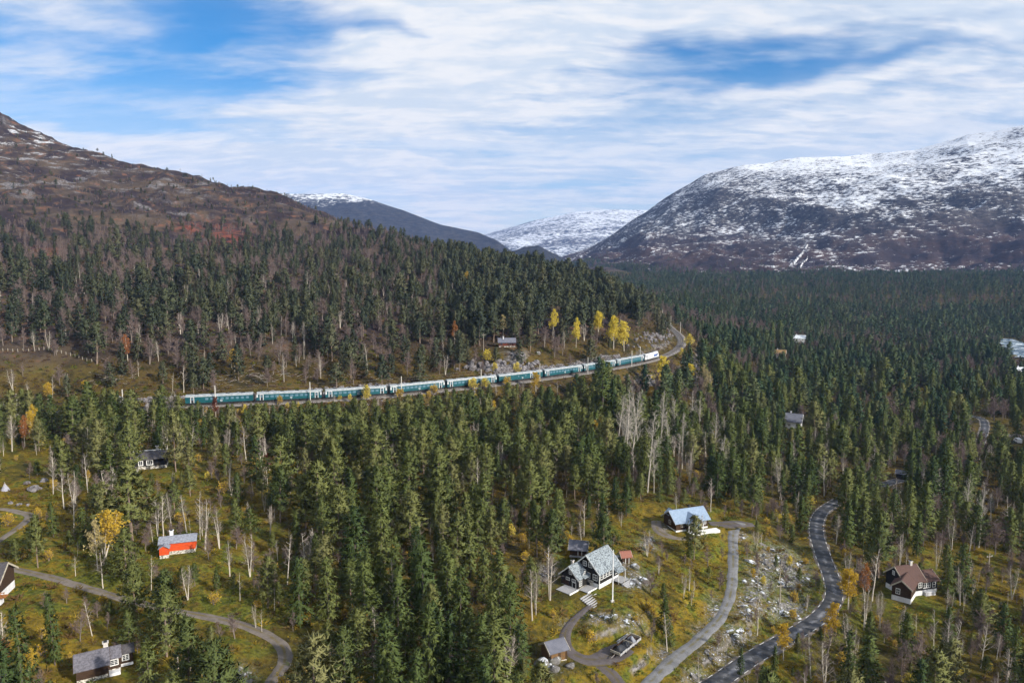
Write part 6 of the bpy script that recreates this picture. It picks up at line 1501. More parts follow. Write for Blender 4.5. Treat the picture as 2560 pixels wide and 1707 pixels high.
def plant_thicket():
    """saplings and bushes in the clearings and along banks"""
    x, y = jitter_grid(-330, 330, 84, 330, 3.1); k = (np.abs(x) < y * .76 + 14); x, y = x[k], y[k]
    d, _, _, sg = line_dist(x, y, RAIL); k = (sg < 0) & (d > 5); x, y, d = x[k], y[k], d[k]
    z = H(x, y); u, v, _ = project(x, y, z); f = .42 * np.clip(-.2 + 2.3 * fbm(x / 17, y / 17, 3, 19), 0, 1)
    f = np.where((u > 1880) & (v > 1330), f * 1.9, f); f = np.where(d < 22, .46, f); f *= 1 - .9 * np.clip(blob(x, y, z, 2400, 1395, 130, 30) + blob(x, y, z, 55, 1165, 90, 36) + blob(x, y, z, 1500, 1500, 60, 40), 0, 1); f *= 1 - .7 * np.clip(rubble(x, y, z), 0, 1)
    k = (rng.uniform(size=len(x)) < f) & ~on_plot(x, y)
    for x_, y_, z_, u_, d_ in zip(x[k], y[k], z[k], u[k], d[k]):
        a = rnd.random(); kind = 'brown_birch' if a < .42 else 'birch' if a < .62 else 'gold_shrub' if a < .80 else 'yellow_shrub' if a < .84 else 'pine'
        if d_ < 20 and rnd.random() < .5: kind = 'yellow_shrub' if rnd.random() < .5 and u_ > 650 else 'gold_shrub'
        h = {'brown_birch': rnd.uniform(2.2, 5.5), 'birch': rnd.uniform(2.5, 6), 'gold_shrub': rnd.uniform(1.2, 2.6), 'yellow_shrub': rnd.uniform(1.4, 3.0), 'pine': rnd.uniform(1.5, 4.5)}[kind]
        if d_ < 20 and h > 3.5: h = 3.2
        if near_hand(x_, y_, 1.2) or not clear_of(x_, y_, z_, h, h * .2): continue
        TREES.append((kind, rnd.randrange(len(PROTO[kind])), x_, y_, z_, h, rnd.uniform(0, 6.28), None))
plant_thicket()
def plant_roadside():
    """trees close along the camera-side edge of the middle stretch of road"""
    L = ROADS['asphalt']; u, v, _ = project(L[:, 0], L[:, 1], L[:, 2]); last = -9
    for i in range(len(L) - 1):
        if not ((2098 < u[i] < 2192 and v[i] < 1262) or (2262 < u[i] < 2300) or (2335 < u[i] < 2436 and v[i] > 1128)) or i - last < 3: continue
        last = i; o = rnd.uniform(3.2, 5.5); x, y = L[i, 0] + rnd.uniform(-1, 1), L[i, 1] - o; z = float(H(x, y)[0]); k = rnd.choice(['pine', 'spruce', 'pine', 'brown_birch'])
        TREES.append((k, rnd.randrange(len(PROTO[k])), x, y, z, rnd.uniform(8, 13), rnd.uniform(0, 6.28), None))
plant_roadside()
def plant_hill():
    x, y = jitter_grid(-1000, 260, 290, 1190, 6.6); k = (x > -y * .80 - 20); x, y = x[k], y[k]
    d, _, _, sg = line_dist(x, y, RAIL); k = (sg > 0) & (d > 7); x, y, d = x[k], y[k], d[k]
    z = H(x, y); u, v, _ = project(x, y, z); k = (u > -60) & (u < 1760); x, y, z, u, v, d = x[k], y[k], z[k], u[k], v[k], d[k]
    f = np.interp(v, [430, 500, 560, 600, 640, 690, 740, 900], [.16, .36, .48, .52, .58, .66, .78, .82])
    f = np.where(u > 950, np.maximum(f, np.interp(v, [560, 600, 640], [.35, .85, .97])), f)
    patch = fbm(x / 40, y / 40, 3, 31); f = f * np.clip(-.12 + 2.15 * patch, 0, 1.05)
    f *= 1 - .97 * np.clip(1.3 * blob(x, y, z, 1272, 882, 75, 20), 0, 1); f *= 1 - .85 * blob(x, y, z, 570, 600, 70, 28); f *= 1 - .7 * blob(x, y, z, 480, 570, 50, 14)
    f *= 1 - .82 * np.clip(1.6 * blob(x, y, z, 120, 925, 240, 26), 0, 1)
    for q in [(880, 690, 30, 10), (700, 735, 22, 9), (500, 740, 20, 8), (120, 640, 50, 12), (830, 660, 24, 8)]: f *= 1 - .9 * blob(x, y, z, *q)
    f = np.where(d < 14, f * .3, f); f = np.where((u > 1560) & (v > 800), f * .25, f)
    k = (rng.uniform(size=len(x)) < f) & ~on_plot(x, y)
    for x_, y_, z_, u_, v_, d_ in zip(x[k], y[k], z[k], u[k], v[k], d[k]):
        if y_ < 620 and near_hand(x_, y_, 3): continue
        pb = .20 if u_ > 1100 else (.66 if v_ < 650 else .60)
        if d_ < 26: pb = .5
        a = rnd.random(); kind = 'brown_birch' if a < pb else ('hill_spruce' if a < pb + .2 else 'hill_pine')
        if kind == 'brown_birch' and rnd.random() < .3 and v_ > 700: kind = 'birch'
        h = rnd.gauss(13.0, 2.6) if 'birch' not in kind else rnd.gauss(8.8, 1.6)
        if v_ < 640: h *= .8
        if v_ < 560: h *= .52
        h = max(h, 2.0)
        if y_ < 460 and not clear_of(x_, y_, z_, h, h * .15): continue
        TREES.append((kind, rnd.randrange(len(PROTO[kind])), x_, y_, z_, h, rnd.uniform(0, 6.28), None))
plant_hill()
def plant_valley():
    out = []
    for (y0, y1, s) in ((295, 700, 6.6), (700, 1150, 7.8), (1150, 2000, 9.8)):
        x, y = jitter_grid(20, 1500, y0, y1, s); k = x < y * .78 + 20; x, y = x[k], y[k]
        d, _, _, sg = line_dist(x, y, RAIL); k = ((sg < 0) & (d > 9)) | (y > 880); x, y, d = x[k], y[k], d[k]
        k = ~((y < 330) & (sg[k] < 0) & (np.abs(x) < y * .76 + 18) & (y < 330)); x, y, d = x[k], y[k], d[k]
        z = H(x, y); u, v, _ = project(x, y, z); k = (u > 1380) & (u < 2640); x, y, z, u, v, d = x[k], y[k], z[k], u[k], v[k], d[k]
        f = .34 + 1.05 * fbm(x / 60, y / 45, 3, 61)
        for q in [(2335, 1000, 60, 22), (2170, 965, 26, 40), (2230, 1010, 40, 14), (2120, 935, 26, 10), (2550, 895, 40, 20), (2380, 950, 60, 14), (2530, 1080, 60, 26), (1760, 830, 20, 14)]: f *= 1 - .92 * blob(x, y, z, *q)
        f = np.where(d < 14, f * .2, f)
        k = (rng.uniform(size=len(x)) < f) & ~on_plot(x, y)
        brown = fbm(x / 70, y / 50, 3, 91)
        for x_, y_, z_, u_, v_, br in zip(x[k], y[k], z[k], u[k], v[k], brown[k]):
            pb = .16 + (.5 if br > .55 else 0) + (.35 if (1620 < u_ < 1900 and v_ < 850 and y_ < 900) else 0)
            kind = 'brown_birch' if rnd.random() < pb else ('valley_conifer' if y_ < 720 else 'far_conifer')
            if kind == 'valley_conifer' and y_ < 480 and rnd.random() < .5: kind = rnd.choice(['pine', 'spruce'])
            h = rnd.gauss(13.6, 2.8) if kind != 'brown_birch' else rnd.gauss(9.5, 1.6); h = max(h, 4)
            if y_ < 900 and not clear_of(x_, y_, z_, h, h * .15): continue
            TREES.append((kind, rnd.randrange(len(PROTO[kind])), x_, y_, z_, h, rnd.uniform(0, 6.28), None))
plant_valley()
def plant_mountain():
    G = G_RIGHT; nr = 84; A = G[:nr]; 
    e1 = A[1:, :-1] - A[:-1, :-1]; e2 = A[:-1, 1:] - A[:-1, :-1]; ar = np.linalg.norm(np.cross(e1, e2), axis=-1)
    rows = np.arange(nr - 1)[:, None] / 170 * 5; cx = A[:-1, :-1, 0]; cyy = A[:-1, :-1, 1]
    top = .80 + 3.6 * (fbm(cx / 300, cyy / 300, 4, 15) - .5)
    de = np.clip((top - rows) * 2.2, 0, 1) * np.clip(.55 + .9 * fbm(cx / 110, cyy / 110, 3, 17), 0, 1) + np.clip((top + .75 - rows) * 1.6, 0, 1) * .16
    u, v, _ = project(A[:-1, :-1, 0], A[:-1, :-1, 1], A[:-1, :-1, 2]); de *= (u < 2640) & (u > 1390)
    w = (ar * de).ravel(); n = int(w.sum() / 75); n = min(n, 30000)
    j = rng.choice(len(w), n, p=w / w.sum()); a, b = np.divmod(j, A.shape[1] - 1); fa, fb = rng.uniform(size=n)[:, None], rng.uniform(size=n)[:, None]
    p = (A[a, b] * (1 - fa) * (1 - fb) + A[a + 1, b] * fa * (1 - fb) + A[a, b + 1] * (1 - fa) * fb + A[a + 1, b + 1] * fa * fb)
    rw = a / 170 * 5
    for q, r_ in zip(p, rw):
        kind = 'far_conifer' if rnd.random() < .85 - .35 * min(1, max(0, r_ - .8)) else 'brown_birch'
        TREES.append((kind, rnd.randrange(len(PROTO[kind])), q[0], q[1], q[2] - .3, max(4, rnd.gauss(12, 2.4)) * (1 if r_ < 1 else .8), rnd.uniform(0, 6.28), None))
plant_mountain()

# ------------------------------------------------------------------ trees: individuals and the mass of the forest
LANDMARKS = [('the red cabin', 443, 1365), ('the black cabin on its stone base', 380, 1150), ('the slate-roofed cabin', 250, 1650), ('the black gabled house', 1464, 1440), ('the blue-roofed cabin', 1720, 1305), ('the brown plank shed', 1380, 1620), ('the open trailer', 1565, 1620), ('the brown-roofed house', 2265, 1455),
             ('the asphalt road bend', 2085, 1510), ('the upper asphalt stretch', 2460, 1085), ('the white locomotive', 1620, 890), ('the windowless service coach', 1297, 930), ('the rearmost coach', 540, 985), ('the coach with blue windows', 865, 970), ('the log cabin', 1267, 855), ('the dirt track bend', 700, 1630), ('the boulders on the meadow', 85, 1215), ('the fence posts', 130, 890),
             ('the orange balcony cabin', 20, 1470), ('the road shelter', 2252, 1190), ('the steep-gabled pale cabin', 1988, 1048), ('the parking place', 2530, 1090), ('the asphalt curve by the rubble slope', 2045, 1310), ('the ochre meadow', 2380, 1390), ('the driveway foot', 1640, 1690), ('the bare white aspens', 1620, 1130), ('the golden birch below the railway', 1166, 1030), ('the lichen-grey spruce', 1060, 1500), ('the railway bend', 1705, 850), ('the red heath patch', 560, 590)]
ORDW = ['nearest', 'second', 'third', 'fourth', 'fifth', 'sixth', 'seventh', 'eighth', 'ninth', 'tenth', 'eleventh', 'twelfth', 'thirteenth', 'fourteenth', 'fifteenth', 'sixteenth', 'seventeenth', 'eighteenth', 'nineteenth', 'twentieth']
ORDW += ['%s-%s' % (a, b) for a in ('twenty', 'thirty', 'forty', 'fifty') for b in ('first', 'second', 'third', 'fourth', 'fifth', 'sixth', 'seventh', 'eighth', 'ninth')]
SECT = ['beyond', 'behind and to one side past', 'level with', 'before', 'below']
NAMES = {'pine': ('pine_tree', 'pine tree', 'green pine'), 'spruce': ('spruce_tree', 'spruce tree', 'dark spruce'), 'birch': ('bare_birch_tree', 'birch tree', 'leafless birch'), 'brown_birch': ('brown_birch_tree', 'brown birch', 'brown leafless birch'), 'aspen': ('bare_aspen_tree', 'aspen tree', 'pale leafless aspen'),
         'gold_birch': ('golden_birch_tree', 'golden birch', 'golden birch'), 'yellow_birch': ('yellow_birch_tree', 'yellow birch', ''), 'pale_birch': ('pale_birch_tree', 'pale birch', ''), 'orange_birch': ('orange_birch_tree', 'orange birch', ''), 'red_rowan': ('red_rowan_tree', 'rowan tree', ''), 'yellow_shrub': ('yellow_shrub', 'shrub', 'yellow shrub'), 'gold_shrub': ('brown_shrub', 'shrub', 'brownish gold shrub'),
         'hill_pine': ('hillside_pine_tree', 'hillside pine', 'dark hillside pine'), 'hill_spruce': ('hillside_spruce_tree', 'hillside spruce', 'dark hillside spruce'), 'valley_conifer': ('valley_spruce_tree', 'valley spruce', 'blue-green valley spruce')}
LIMIT = {'gold_shrub': 90, 'yellow_shrub': 60, 'pine': 300, 'spruce': 300, 'birch': 260, 'brown_birch': 60, 'aspen': 60, 'hill_pine': 120, 'hill_spruce': 60, 'valley_conifer': 120}
def split_trees():
    show = {}
    for i, (k, var, x, y, z, h, yaw, lab) in enumerate(TREES):
        if k == 'far_conifer': continue
        u0, v0, u1, v1 = box_px(x, y, z, h, h * .13)
        um, vm_ = (u0 + u1) / 2, (v0 + v1) / 2
        if not (5 < um < 2555 and v0 < 1660 and v1 > 300): continue
        show.setdefault(k, []).append((1e9 if lab else (v1 - v0), i, um, vm_))
    ind = []
    for k, L in show.items():
        L.sort(reverse=True); ind += L[:LIMIT.get(k, 300)]
    return ind
def direction(du, dv):
    a = math.degrees(math.atan2(-dv, du)) % 360
    return ['to the right of', 'up to the right of', 'straight up from', 'up to the left of', 'to the left of', 'down to the left of', 'straight down from', 'down to the right of'][int((a + 22.5) // 45) % 8]
def label_trees(ind):
    cells = {}; out = {}
    for sh, i, u, v in ind:
        k = TREES[i][0]
        if TREES[i][7]: out[i] = TREES[i][7]; continue
        j = min(range(len(LANDMARKS)), key=lambda q: math.hypot((LANDMARKS[q][1] - u), (LANDMARKS[q][2] - v) * 1.3)); du, dv = u - LANDMARKS[j][1], v - LANDMARKS[j][2]
        cells.setdefault((k, j, direction(du, dv)), []).append((math.hypot(du, dv), i))
    for (k, j, d), L in cells.items():
        for r_, (_, i) in enumerate(sorted(L)):
            h = TREES[i][5]; sz_ = 'tall ' if h > (13.2 if k != 'birch' else 9.8) else ('small ' if h < (9.0 if k != 'birch' else 6.5) else '')
            lb = '%s%s, %s %s %s' % (sz_, NAMES[k][2], ORDW[r_] if r_ < len(ORDW) else 'last', d, LANDMARKS[j][0]); out[i] = ' '.join(lb.split()[-16:]) if len(lb.split()) > 16 else lb
    return out
IND = split_trees(); LABELS = label_trees(IND); IS_IND = {i for _, i, _, _ in IND}
GRP = {'pine': 'pines of the near wood', 'spruce': 'spruces of the near wood', 'birch': 'leafless birches', 'brown_birch': 'brown leafless birches', 'aspen': 'bare aspens below the railway', 'hill_pine': 'pines on the hillside', 'hill_spruce': 'spruces on the hillside', 'valley_conifer': 'spruces of the valley wood'}
def make_individuals():
    for _, i, _, _ in IND:
        k, var, x, y, z, h, yaw, lab = TREES[i]; tr, cr, jo, Hn, w, tw = PROTO[k][var]
        nm, cat, _ = NAMES[k]; o = bpy.data.objects.new(nm, None); C.objects.link(o); o.location = (x, y, z - .05)
        s = h / Hn; wv = s * (.74 + .55 * ((i * 7919) % 100) / 100); 
        o.scale = (wv, wv, s); lean = .05 if 'birch' in k or k == 'aspen' else .02
        o.rotation_euler = (((i * 31) % 100 / 50 - 1) * lean, ((i * 57) % 100 / 50 - 1) * lean, yaw)
        o['label'] = LABELS[i]; o['category'] = cat; o['group'] = GRP.get(k, 'autumn coloured broadleaf trees and shrubs')
        a = bpy.data.objects.new('trunk', tr); a.parent = o; C.objects.link(a); b = bpy.data.objects.new('crown', cr); b.parent = o; C.objects.link(b)
        if tw: c = bpy.data.objects.new('twigs', tw); c.parent = o; C.objects.link(c)
make_individuals()

def gn_scatter(name, label, cat, pts, rot, scl, idx, meshes):
    """one object of kind stuff: points that carry copies of a few meshes"""
    col = bpy.data.collections.new(name + '_copies')
    for j, me in enumerate(meshes): col.objects.link(bpy.data.objects.new('%s_%02d' % (name, j), me))
    n = len(pts); me = bpy.data.meshes.new(name); me.vertices.add(n); me.vertices.foreach_set('co', np.ascontiguousarray(pts, np.float32).ravel())
    for nm, typ, dat, key in (('rot', 'FLOAT_VECTOR', rot, 'vector'), ('scl', 'FLOAT_VECTOR', scl, 'vector')):
        a = me.attributes.new(nm, typ, 'POINT'); a.data.foreach_set(key, np.ascontiguousarray(dat, np.float32).ravel())
    a = me.attributes.new('idx', 'INT', 'POINT'); a.data.foreach_set('value', np.ascontiguousarray(idx, np.int32))
    o = link(name, me); tag(o, label, cat, kind='stuff')
    g = bpy.data.node_groups.new(name, 'GeometryNodeTree'); g.interface.new_socket('Geometry', in_out='INPUT', socket_type='NodeSocketGeometry'); g.interface.new_socket('Geometry', in_out='OUTPUT', socket_type='NodeSocketGeometry')
    N = g.nodes; gi, go = N.new('NodeGroupInput'), N.new('NodeGroupOutput')
    ci = N.new('GeometryNodeCollectionInfo'); ci.inputs['Collection'].default_value = col; ci.inputs['Separate Children'].default_value = True; ci.inputs['Reset Children'].default_value = True
    ip = N.new('GeometryNodeInstanceOnPoints'); ip.inputs['Pick Instance'].default_value = True
    def attr(nm, typ):
        q = N.new('GeometryNodeInputNamedAttribute'); q.data_type = typ; q.inputs['Name'].default_value = nm; return q.outputs['Attribute']
    e2r = N.new('FunctionNodeEulerToRotation'); L = g.links
    L.new(gi.outputs[0], ip.inputs['Points']); L.new(ci.outputs[0], ip.inputs['Instance']); L.new(attr('idx', 'INT'), ip.inputs['Instance Index'])
    L.new(attr('rot', 'FLOAT_VECTOR'), e2r.inputs[0]); L.new(e2r.outputs[0], ip.inputs['Rotation']); L.new(attr('scl', 'FLOAT_VECTOR'), ip.inputs['Scale']); L.new(ip.outputs[0], go.inputs[0])
    md = o.modifiers.new('copies', 'NODES'); md.node_group = g
    return o
def scatter_forest(name, label, sel):
    T = [t_ for i, t_ in enumerate(TREES) if i not in IS_IND and sel(t_)]
    if not T: return
    meshes, index = [], {}
    for k in sorted({t_[0] for t_ in T}):
        for v_, p in enumerate(PROTO[k]): index[(k, v_)] = len(meshes); meshes.append(p[2])
    n = len(T); pts = np.array([(t_[2], t_[3], t_[4] - .05) for t_ in T]); s = np.array([t_[5] / PROTO[t_[0]][0][3] for t_ in T]); w = s * rng.uniform(.75, 1.3, n)
    rot = np.column_stack([rng.normal(0, .02, n), rng.normal(0, .02, n), [t_[6] for t_ in T]])
    gn_scatter(name, label, 'forest', pts, rot, np.column_stack([w, w, s]), [index[(t_[0], t_[1])] for t_ in T], meshes)
    print(name, n)
NEARK = ('pine', 'spruce', 'birch')
scatter_forest('near_forest', 'remaining mixed pine wood between the railway and the cabins', lambda t_: t_[3] < 330 and t_[0] in NEARK + ('brown_birch', 'aspen', 'gold_shrub', 'yellow_shrub'))
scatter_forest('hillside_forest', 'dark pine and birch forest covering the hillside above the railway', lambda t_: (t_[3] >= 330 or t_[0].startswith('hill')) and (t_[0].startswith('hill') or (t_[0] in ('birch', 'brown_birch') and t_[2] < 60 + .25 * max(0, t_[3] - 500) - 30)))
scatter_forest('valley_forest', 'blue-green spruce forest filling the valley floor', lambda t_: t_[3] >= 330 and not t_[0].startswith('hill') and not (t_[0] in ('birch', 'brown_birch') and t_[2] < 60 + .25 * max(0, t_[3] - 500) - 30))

# ------------------------------------------------------------------ ground cover, rubble, dead wood
def cover():
    x, y = jitter_grid(-260, 260, 80, 300, 1.15); k = np.abs(x) < y * .76 + 10; x, y = x[k], y[k]
    d, _, _, sg = line_dist(x, y, RAIL); k = (d > 4.2); x, y, sg, d = x[k], y[k], sg[k], d[k]
    z = H(x, y); dn = density(x, y, z); u, v, _ = project(x, y, z)
    f = np.clip(1.0 - .55 * dn, .2, 1) * np.clip(.3 + 1.1 * fbm(x / 6, y / 6, 3, 5), 0, 1); f *= 1 - np.clip(1.2 * rubble(x, y, z), 0, .85)
    f *= 1 - .75 * np.clip(blob(x, y, z, 2400, 1400, 140, 36) + blob(x, y, z, 60, 1160, 100, 40), 0, 1)
    bad = np.zeros(len(x), bool)
    for L in ROADS.values():
        q = near_box(x, y, L, 4)
        if q.any(): dd, _, w, _ = line_dist(x[q], y[q], L); bad[q] |= dd < w + .1
    for a, b, r in NOGO: bad |= np.hypot(x - a, y - b) < r * .62
    k = (rng.uniform(size=len(x)) < f) & ~bad & (u > -40) & (u < 2600) & (v < 1760)
    x, y, z, d, u, v = x[k], y[k], z[k], d[k], u[k], v[k]; n = len(x)
    c = fbm(x / 13, y / 13, 3, 55); q = rng.uniform(size=n)
    kind = np.where(q < .24, 2, np.where(c + rng.normal(0, .07, n) > .54, 1, 0)); kind = np.where(d < 12, np.where(q < .7, 2, 0), kind)
    meshes = []
    for mt, sd in (('heath_ochre', 1), ('heath_green', 2), ('heath_brown', 3)):
        for j in range(2): meshes.append(bush(sd * 10 + j, .8, 34, .5, .17, .6).mesh('tussock', 1, MATS[mt]))
    s = rng.uniform(.4, 1.15, n) * np.where(kind == 2, 1.15, .9); s *= np.where(rng.uniform(size=n) < .09, 1.9, 1)
    gn_scatter('ground_cover', 'heather, moss and low shrubs covering the open ground', 'ground cover', np.column_stack([x, y, z - .08]), np.column_stack([rng.normal(0, .1, n), rng.normal(0, .1, n), rng.uniform(0, 6.28, n)]), np.column_stack([s, s, s * rng.uniform(.5, .95, n)]), kind * 2 + rng.integers(0, 2, n), meshes)
    print('cover', n)
cover()
def brush():
    """knee-high brown and ochre scrub along the railway banks and up the hill"""
    x, y = jitter_grid(-420, 200, 270, 640, 2.6); d, _, _, sg = line_dist(x, y, RAIL); z = H(x, y); u, v, _ = project(x, y, z)
    f = np.where(d < 22, .75, np.where(sg > 0, .55, .0)) * np.clip(.25 + 1.2 * fbm(x / 9, y / 9, 3, 8), 0, 1); f *= 1 - .8 * np.clip(blob(x, y, z, 1272, 882, 60, 16), 0, 1)
    k = (d > 4.6) & (rng.uniform(size=len(x)) < f) & (u > -30) & (u < 1800); x, y, z, d, sg, u = x[k], y[k], z[k], d[k], sg[k], u[k]; n = len(x)
    q = rng.uniform(size=n); kind = np.where(q < .5, 0, np.where(q < .78, 1, 2))
    meshes = [bush(71, 1.0, 46, .7, .16, .9).mesh('scrub', 1, MATS['brown_brush']), bush(72, 1.0, 46, .6, .2, .8).mesh('scrub', 1, MATS['heath_green']), bush(73, 1.0, 46, .6, .2, .8).mesh('scrub', 1, MATS['heath_brown'])]
    s = rng.uniform(.6, 1.5, n)
    gn_scatter('hillside_scrub', 'brown and olive scrub on the railway banks and hillside', 'scrub', np.column_stack([x, y, z - .1]), np.column_stack([np.zeros(n), np.zeros(n), rng.uniform(0, 6.28, n)]), np.column_stack([s, s, s]), kind, meshes)
brush()
def rock_mat():
    m, t, b = bsdf('rock_snow')
    tc = t.node('ShaderNodeTexCoord'); ge = t.node('ShaderNodeNewGeometry'); sn = t.node('ShaderNodeSeparateXYZ'); t.l.new(ge.outputs['Normal'], sn.inputs[0])
    oi = t.node('ShaderNodeObjectInfo')
    n = t.noise(ge.outputs['Position'], 1.6, 5, .7); n2 = t.noise(ge.outputs['Position'], .25, 2, .5)
    c = t.mix(t.ramp(n, .35, .65), (.045, .042, .04, 1), (.19, .18, .175, 1)); c = t.mix(t.ramp(n2, .5, .62, 0, .75), c, (.10, .105, .03, 1)); c = t.mix(t.m('MULTIPLY', oi.outputs['Random'], .35), c, (.28, .27, .26, 1))
    f = t.m('ADD', sn.outputs[2], t.m('ADD', t.m('MULTIPLY', t.m('SUBTRACT', n, .5), 1.2), t.m('MULTIPLY', t.m('SUBTRACT', n2, .5), 1.2)))
    c = t.mix(t.ramp(f, .90, 1.08), c, (.62, .65, .70, 1)); t.l.new(c, b.inputs['Base Color']); b.inputs['Roughness'].default_value = .9
    m2, t, b = bsdf('rock_bare'); ge = t.node('ShaderNodeNewGeometry'); n = t.noise(ge.outputs['Position'], 1.2, 5, .7); oi = t.node('ShaderNodeObjectInfo')
    c = t.mix(t.ramp(n, .35, .65), (.055, .05, .052, 1), (.27, .255, .265, 1)); c = t.mix(t.m('MULTIPLY', oi.outputs['Random'], .35), c, (.10, .085, .075, 1)); t.l.new(c, b.inputs['Base Color']); b.inputs['Roughness'].default_value = .9
rock_mat()
def rock_mesh(seed, matn, sub=1, flat=.7):
    import bmesh
    bm = bmesh.new(); bmesh.ops.create_icosphere(bm, subdivisions=sub, radius=1.0); g = random.Random(seed); off = [Vector((g.gauss(0, 1), g.gauss(0, 1), g.gauss(0, 1))).normalized() for _ in range(7)]; cut = [g.uniform(.55, .9) for _ in range(7)]
    for v in bm.verts:
        for o_, c_ in zip(off, cut):
            q = v.co.dot(o_)
            if q > c_: v.co -= o_ * (q - c_)
        v.co *= g.uniform(.9, 1.1); v.co.z *= flat
    me = bpy.data.meshes.new('rock'); bm.to_mesh(me); bm.free(); me.materials.append(MATS[matn]); return me
ROCKS = [rock_mesh(i, 'rock_snow') for i in range(4)]; BARE = [rock_mesh(10 + i, 'rock_bare', 1, .85) for i in range(4)]
def rubble_stones():
    x, y = jitter_grid(-80, 140, 95, 230, .62); z = H(x, y); rb = rubble(x, y, z)
    f = .95 * np.clip((rb - .28) * 1.5, 0, .9) * np.clip(-.75 + 2.9 * fbm(x / 5, y / 5, 3, 44), 0, 1)
    k = (rng.uniform(size=len(x)) < f)
    bad = np.zeros(len(x), bool)
    for L in ROADS.values():
        q = near_box(x, y, L, 4)
        if q.any(): dd, _, w, _ = line_dist(x[q], y[q], L); bad[q] |= dd < w + .35
    for a, b, r in NOGO[:3]: bad |= np.hypot(x - a, y - b) < r * .75
    k &= ~bad; x, y, z = x[k], y[k], z[k]; n = len(x); s = .14 + .95 * rng.uniform(size=n) ** 3.2
    gn_scatter('rubble', 'snow-dusted rubble and broken stone beside driveway and road', 'rubble', np.column_stack([x, y, z - s * .18]), rng.uniform(0, 6.28, (n, 3)) * np.array((.12, .12, 1)), np.column_stack([s * rng.uniform(.8, 1.7, n), s, s * rng.uniform(.5, .9, n)]), rng.integers(0, 4, n), ROCKS); print('rubble', n)
rubble_stones()
def cutting_rocks():
    """blasted rock along the uphill side of the railway and on the banks"""
    s_ = np.arange(0, RS[-1], .5); out = []
    px = project(RAIL[:, 0], RAIL[:, 1], RAIL[:, 2])[0]
    for a in s_:
        p, n = rail_at(a); u = project(p.x, p.y, p.z)[0]
        if project(p.x, p.y, p.z)[0] > 1640 or p.y > 470: continue
        for rep in range(3):
            o = rnd.uniform(4.4, 11.0); q = fbm(np.array([a / 14.0]), np.array([o / 30.0]), 3, 23)[0]
            if q > .47: out.append((p.x + n.x * o, p.y + n.y * o, 1))
        if rnd.random() < .35: o = -rnd.uniform(4.5, 13); out.append((p.x + n.x * o, p.y + n.y * o, 0))
    P = np.array(out); z = H(P[:, 0], P[:, 1]); n = len(P); s = np.where(P[:, 2] > 0, rng.uniform(.4, 1.35, n), rng.uniform(.25, .7, n))
    gn_scatter('cutting_rocks', 'broken grey rock of the railway cutting and banks', 'rock', np.column_stack([P[:, :2], z]), rng.uniform(0, 6.28, (n, 3)), np.column_stack([s * rng.uniform(.7, 1.3, n), s, s * rng.uniform(.8, 1.5, n)]), rng.integers(0, 4, n), BARE)
cutting_rocks()
def outcrop(u, v, ru, rv, n, smin, smax, name, label):
    P = hits(np.column_stack([rng.normal(u, ru, n), rng.normal(v, rv, n)])); z = H(P[:, 0], P[:, 1]); s = rng.uniform(smin, smax, n)
    gn_scatter(name, label, 'rock', np.column_stack([P[:, :2], z + s * .25]), rng.uniform(0, 6.28, (n, 3)), np.column_stack([s, s * rng.uniform(.7, 1.2, n), s * rng.uniform(.9, 1.7, n)]), rng.integers(0, 4, n), BARE)
outcrop(1262, 918, 34, 7, 130, .6, 1.9, 'rock_outcrop', 'pale grey rock outcrop below the log cabin')
outcrop(1640, 850, 24, 12, 110, .5, 1.6, 'rock_outcrop', 'broken rock slope inside the railway bend')
outcrop(1750, 935, 22, 18, 80, .5, 1.5, 'rock_outcrop', 'dark stony bank below the railway bend')
outcrop(2200, 955, 30, 9, 60, 1.0, 2.6, 'rock_outcrop', 'dark rock knoll in the valley wood')
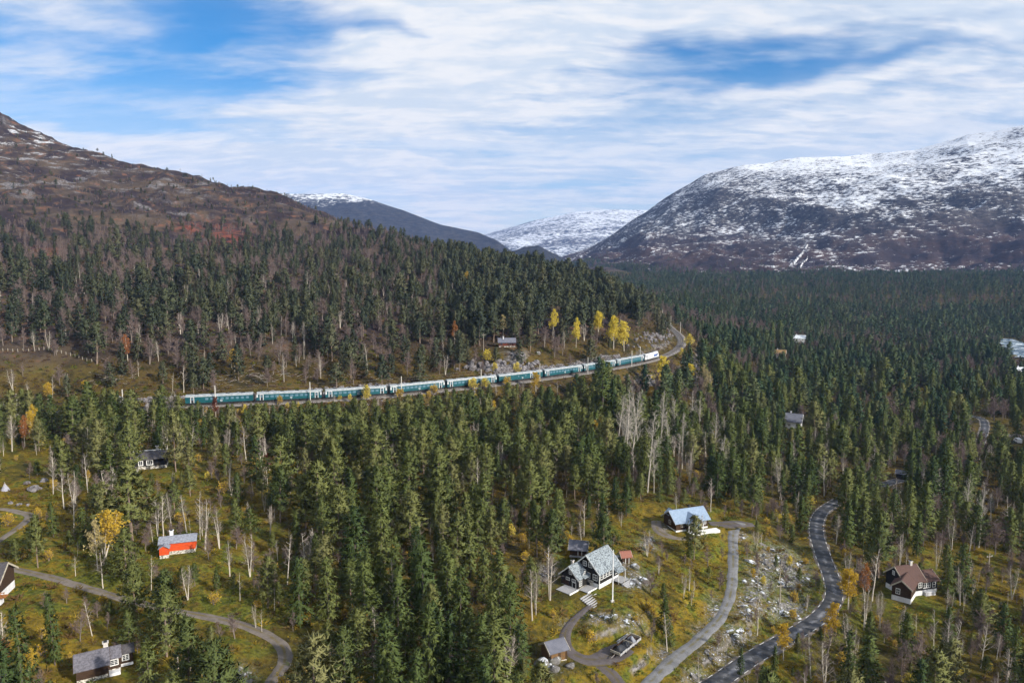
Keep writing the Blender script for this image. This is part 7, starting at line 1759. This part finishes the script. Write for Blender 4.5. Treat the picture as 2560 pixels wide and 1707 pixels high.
def boulders():
    for (u, v, r, lb) in [(85, 1226, 1.55, 'largest grey boulder of the cluster on the meadow'), (110, 1204, 1.0, 'round grey boulder at the back of the meadow cluster'), (68, 1208, .85, 'small lichened boulder left in the meadow cluster'), (102, 1222, .5, 'smallest stone right of the largest meadow boulder'), (26, 1258, .6, 'white stone beside the farm track'), (48, 1262, .65, 'flat white stone at the farm track fork'), (70, 1264, .55, 'white stone right of the farm track fork'),
                       (1352, 1660, 1.5, 'snow-topped boulder below the left corner of the brown shed'), (1387, 1652, 1.3, 'snow-topped boulder in front of the brown shed'), (1424, 1672, .9, 'white boulder between shed and lower path'), (1388, 1676, .9, 'small snowy stone below the brown shed'), (1546, 1400, 1.0, 'white boulder left of the red-roofed outhouse'), (1524, 1398, 1.1, 'snowy boulder behind the black house'), (1590, 1422, 1.2, 'pale slab of rock right of the outhouse'), (1612, 1460, 1.1, 'pale ledge of rock on the slope right of the black house'), (1345, 880, 1.6, 'white boulder on the slope right of the log cabin'), (2385, 1480, 1.1, 'pale stone beside the brown-roofed house terrace')]:
        p = hit(u, v); z = float(H(p[0], p[1])[0]); o = link('boulder', rock_mesh(int(u), 'rock_snow' if u > 1000 else 'rock_bare', 2, .75), None, (p[0], p[1], z + r * .15), rnd.uniform(0, 6)); o.scale = (r * 1.15, r, r * .95); tag(o, lb, 'boulder', 'boulders lying in the open ground')
boulders()
def deadwood():
    mb = MB(); g = random.Random(3)
    for (u, v, ru, rv, n) in [(660, 942, 60, 12, 90), (300, 950, 40, 12, 40), (520, 955, 50, 10, 40), (1080, 1015, 90, 14, 70), (1250, 1030, 60, 14, 40), (960, 1030, 60, 10, 30), (900, 940, 40, 8, 25)]:
        P = hits([(g.gauss(u, ru), g.gauss(v, rv)) for _ in range(n)]); z = H(P[:, 0], P[:, 1])
        for p, zz in zip(P, z):
            a = g.uniform(0, 6.28); l_ = g.uniform(1.2, 4.5); e = g.uniform(-.15, .35); d = Vector((math.cos(a) * math.cos(e), math.sin(a) * math.cos(e), math.sin(e))) * l_
            b = Vector((p[0], p[1], zz + .15)); mb.tube([b, b + d], [.09, .03], 4)
    tag(mb.build('dead_wood', MATS['dry_wood']), 'grey felled branches and brushwood along the railway banks', 'brushwood', kind='stuff')
deadwood()

# ------------------------------------------------------------------ haze: the air of the valley
def haze():
    m = bpy.data.materials.new('haze'); m.use_nodes = True; t = NT(m.node_tree); t.n.clear()
    pv = t.node('ShaderNodeVolumePrincipled'); pv.inputs['Color'].default_value = (.28, .48, 1.0, 1); pv.inputs['Density'].default_value = HAZE
    pv.inputs['Anisotropy'].default_value = 0.0
    out = t.node('ShaderNodeOutputMaterial'); t.l.new(pv.outputs[0], out.inputs['Volume'])
    o = MB().box(-7000, 7500, -60, 11500, -260, 1130).build('haze', m); tag(o, 'thin blue autumn haze filling the valley air', 'haze', kind='stuff')
HAZE = 4.6e-5
haze()
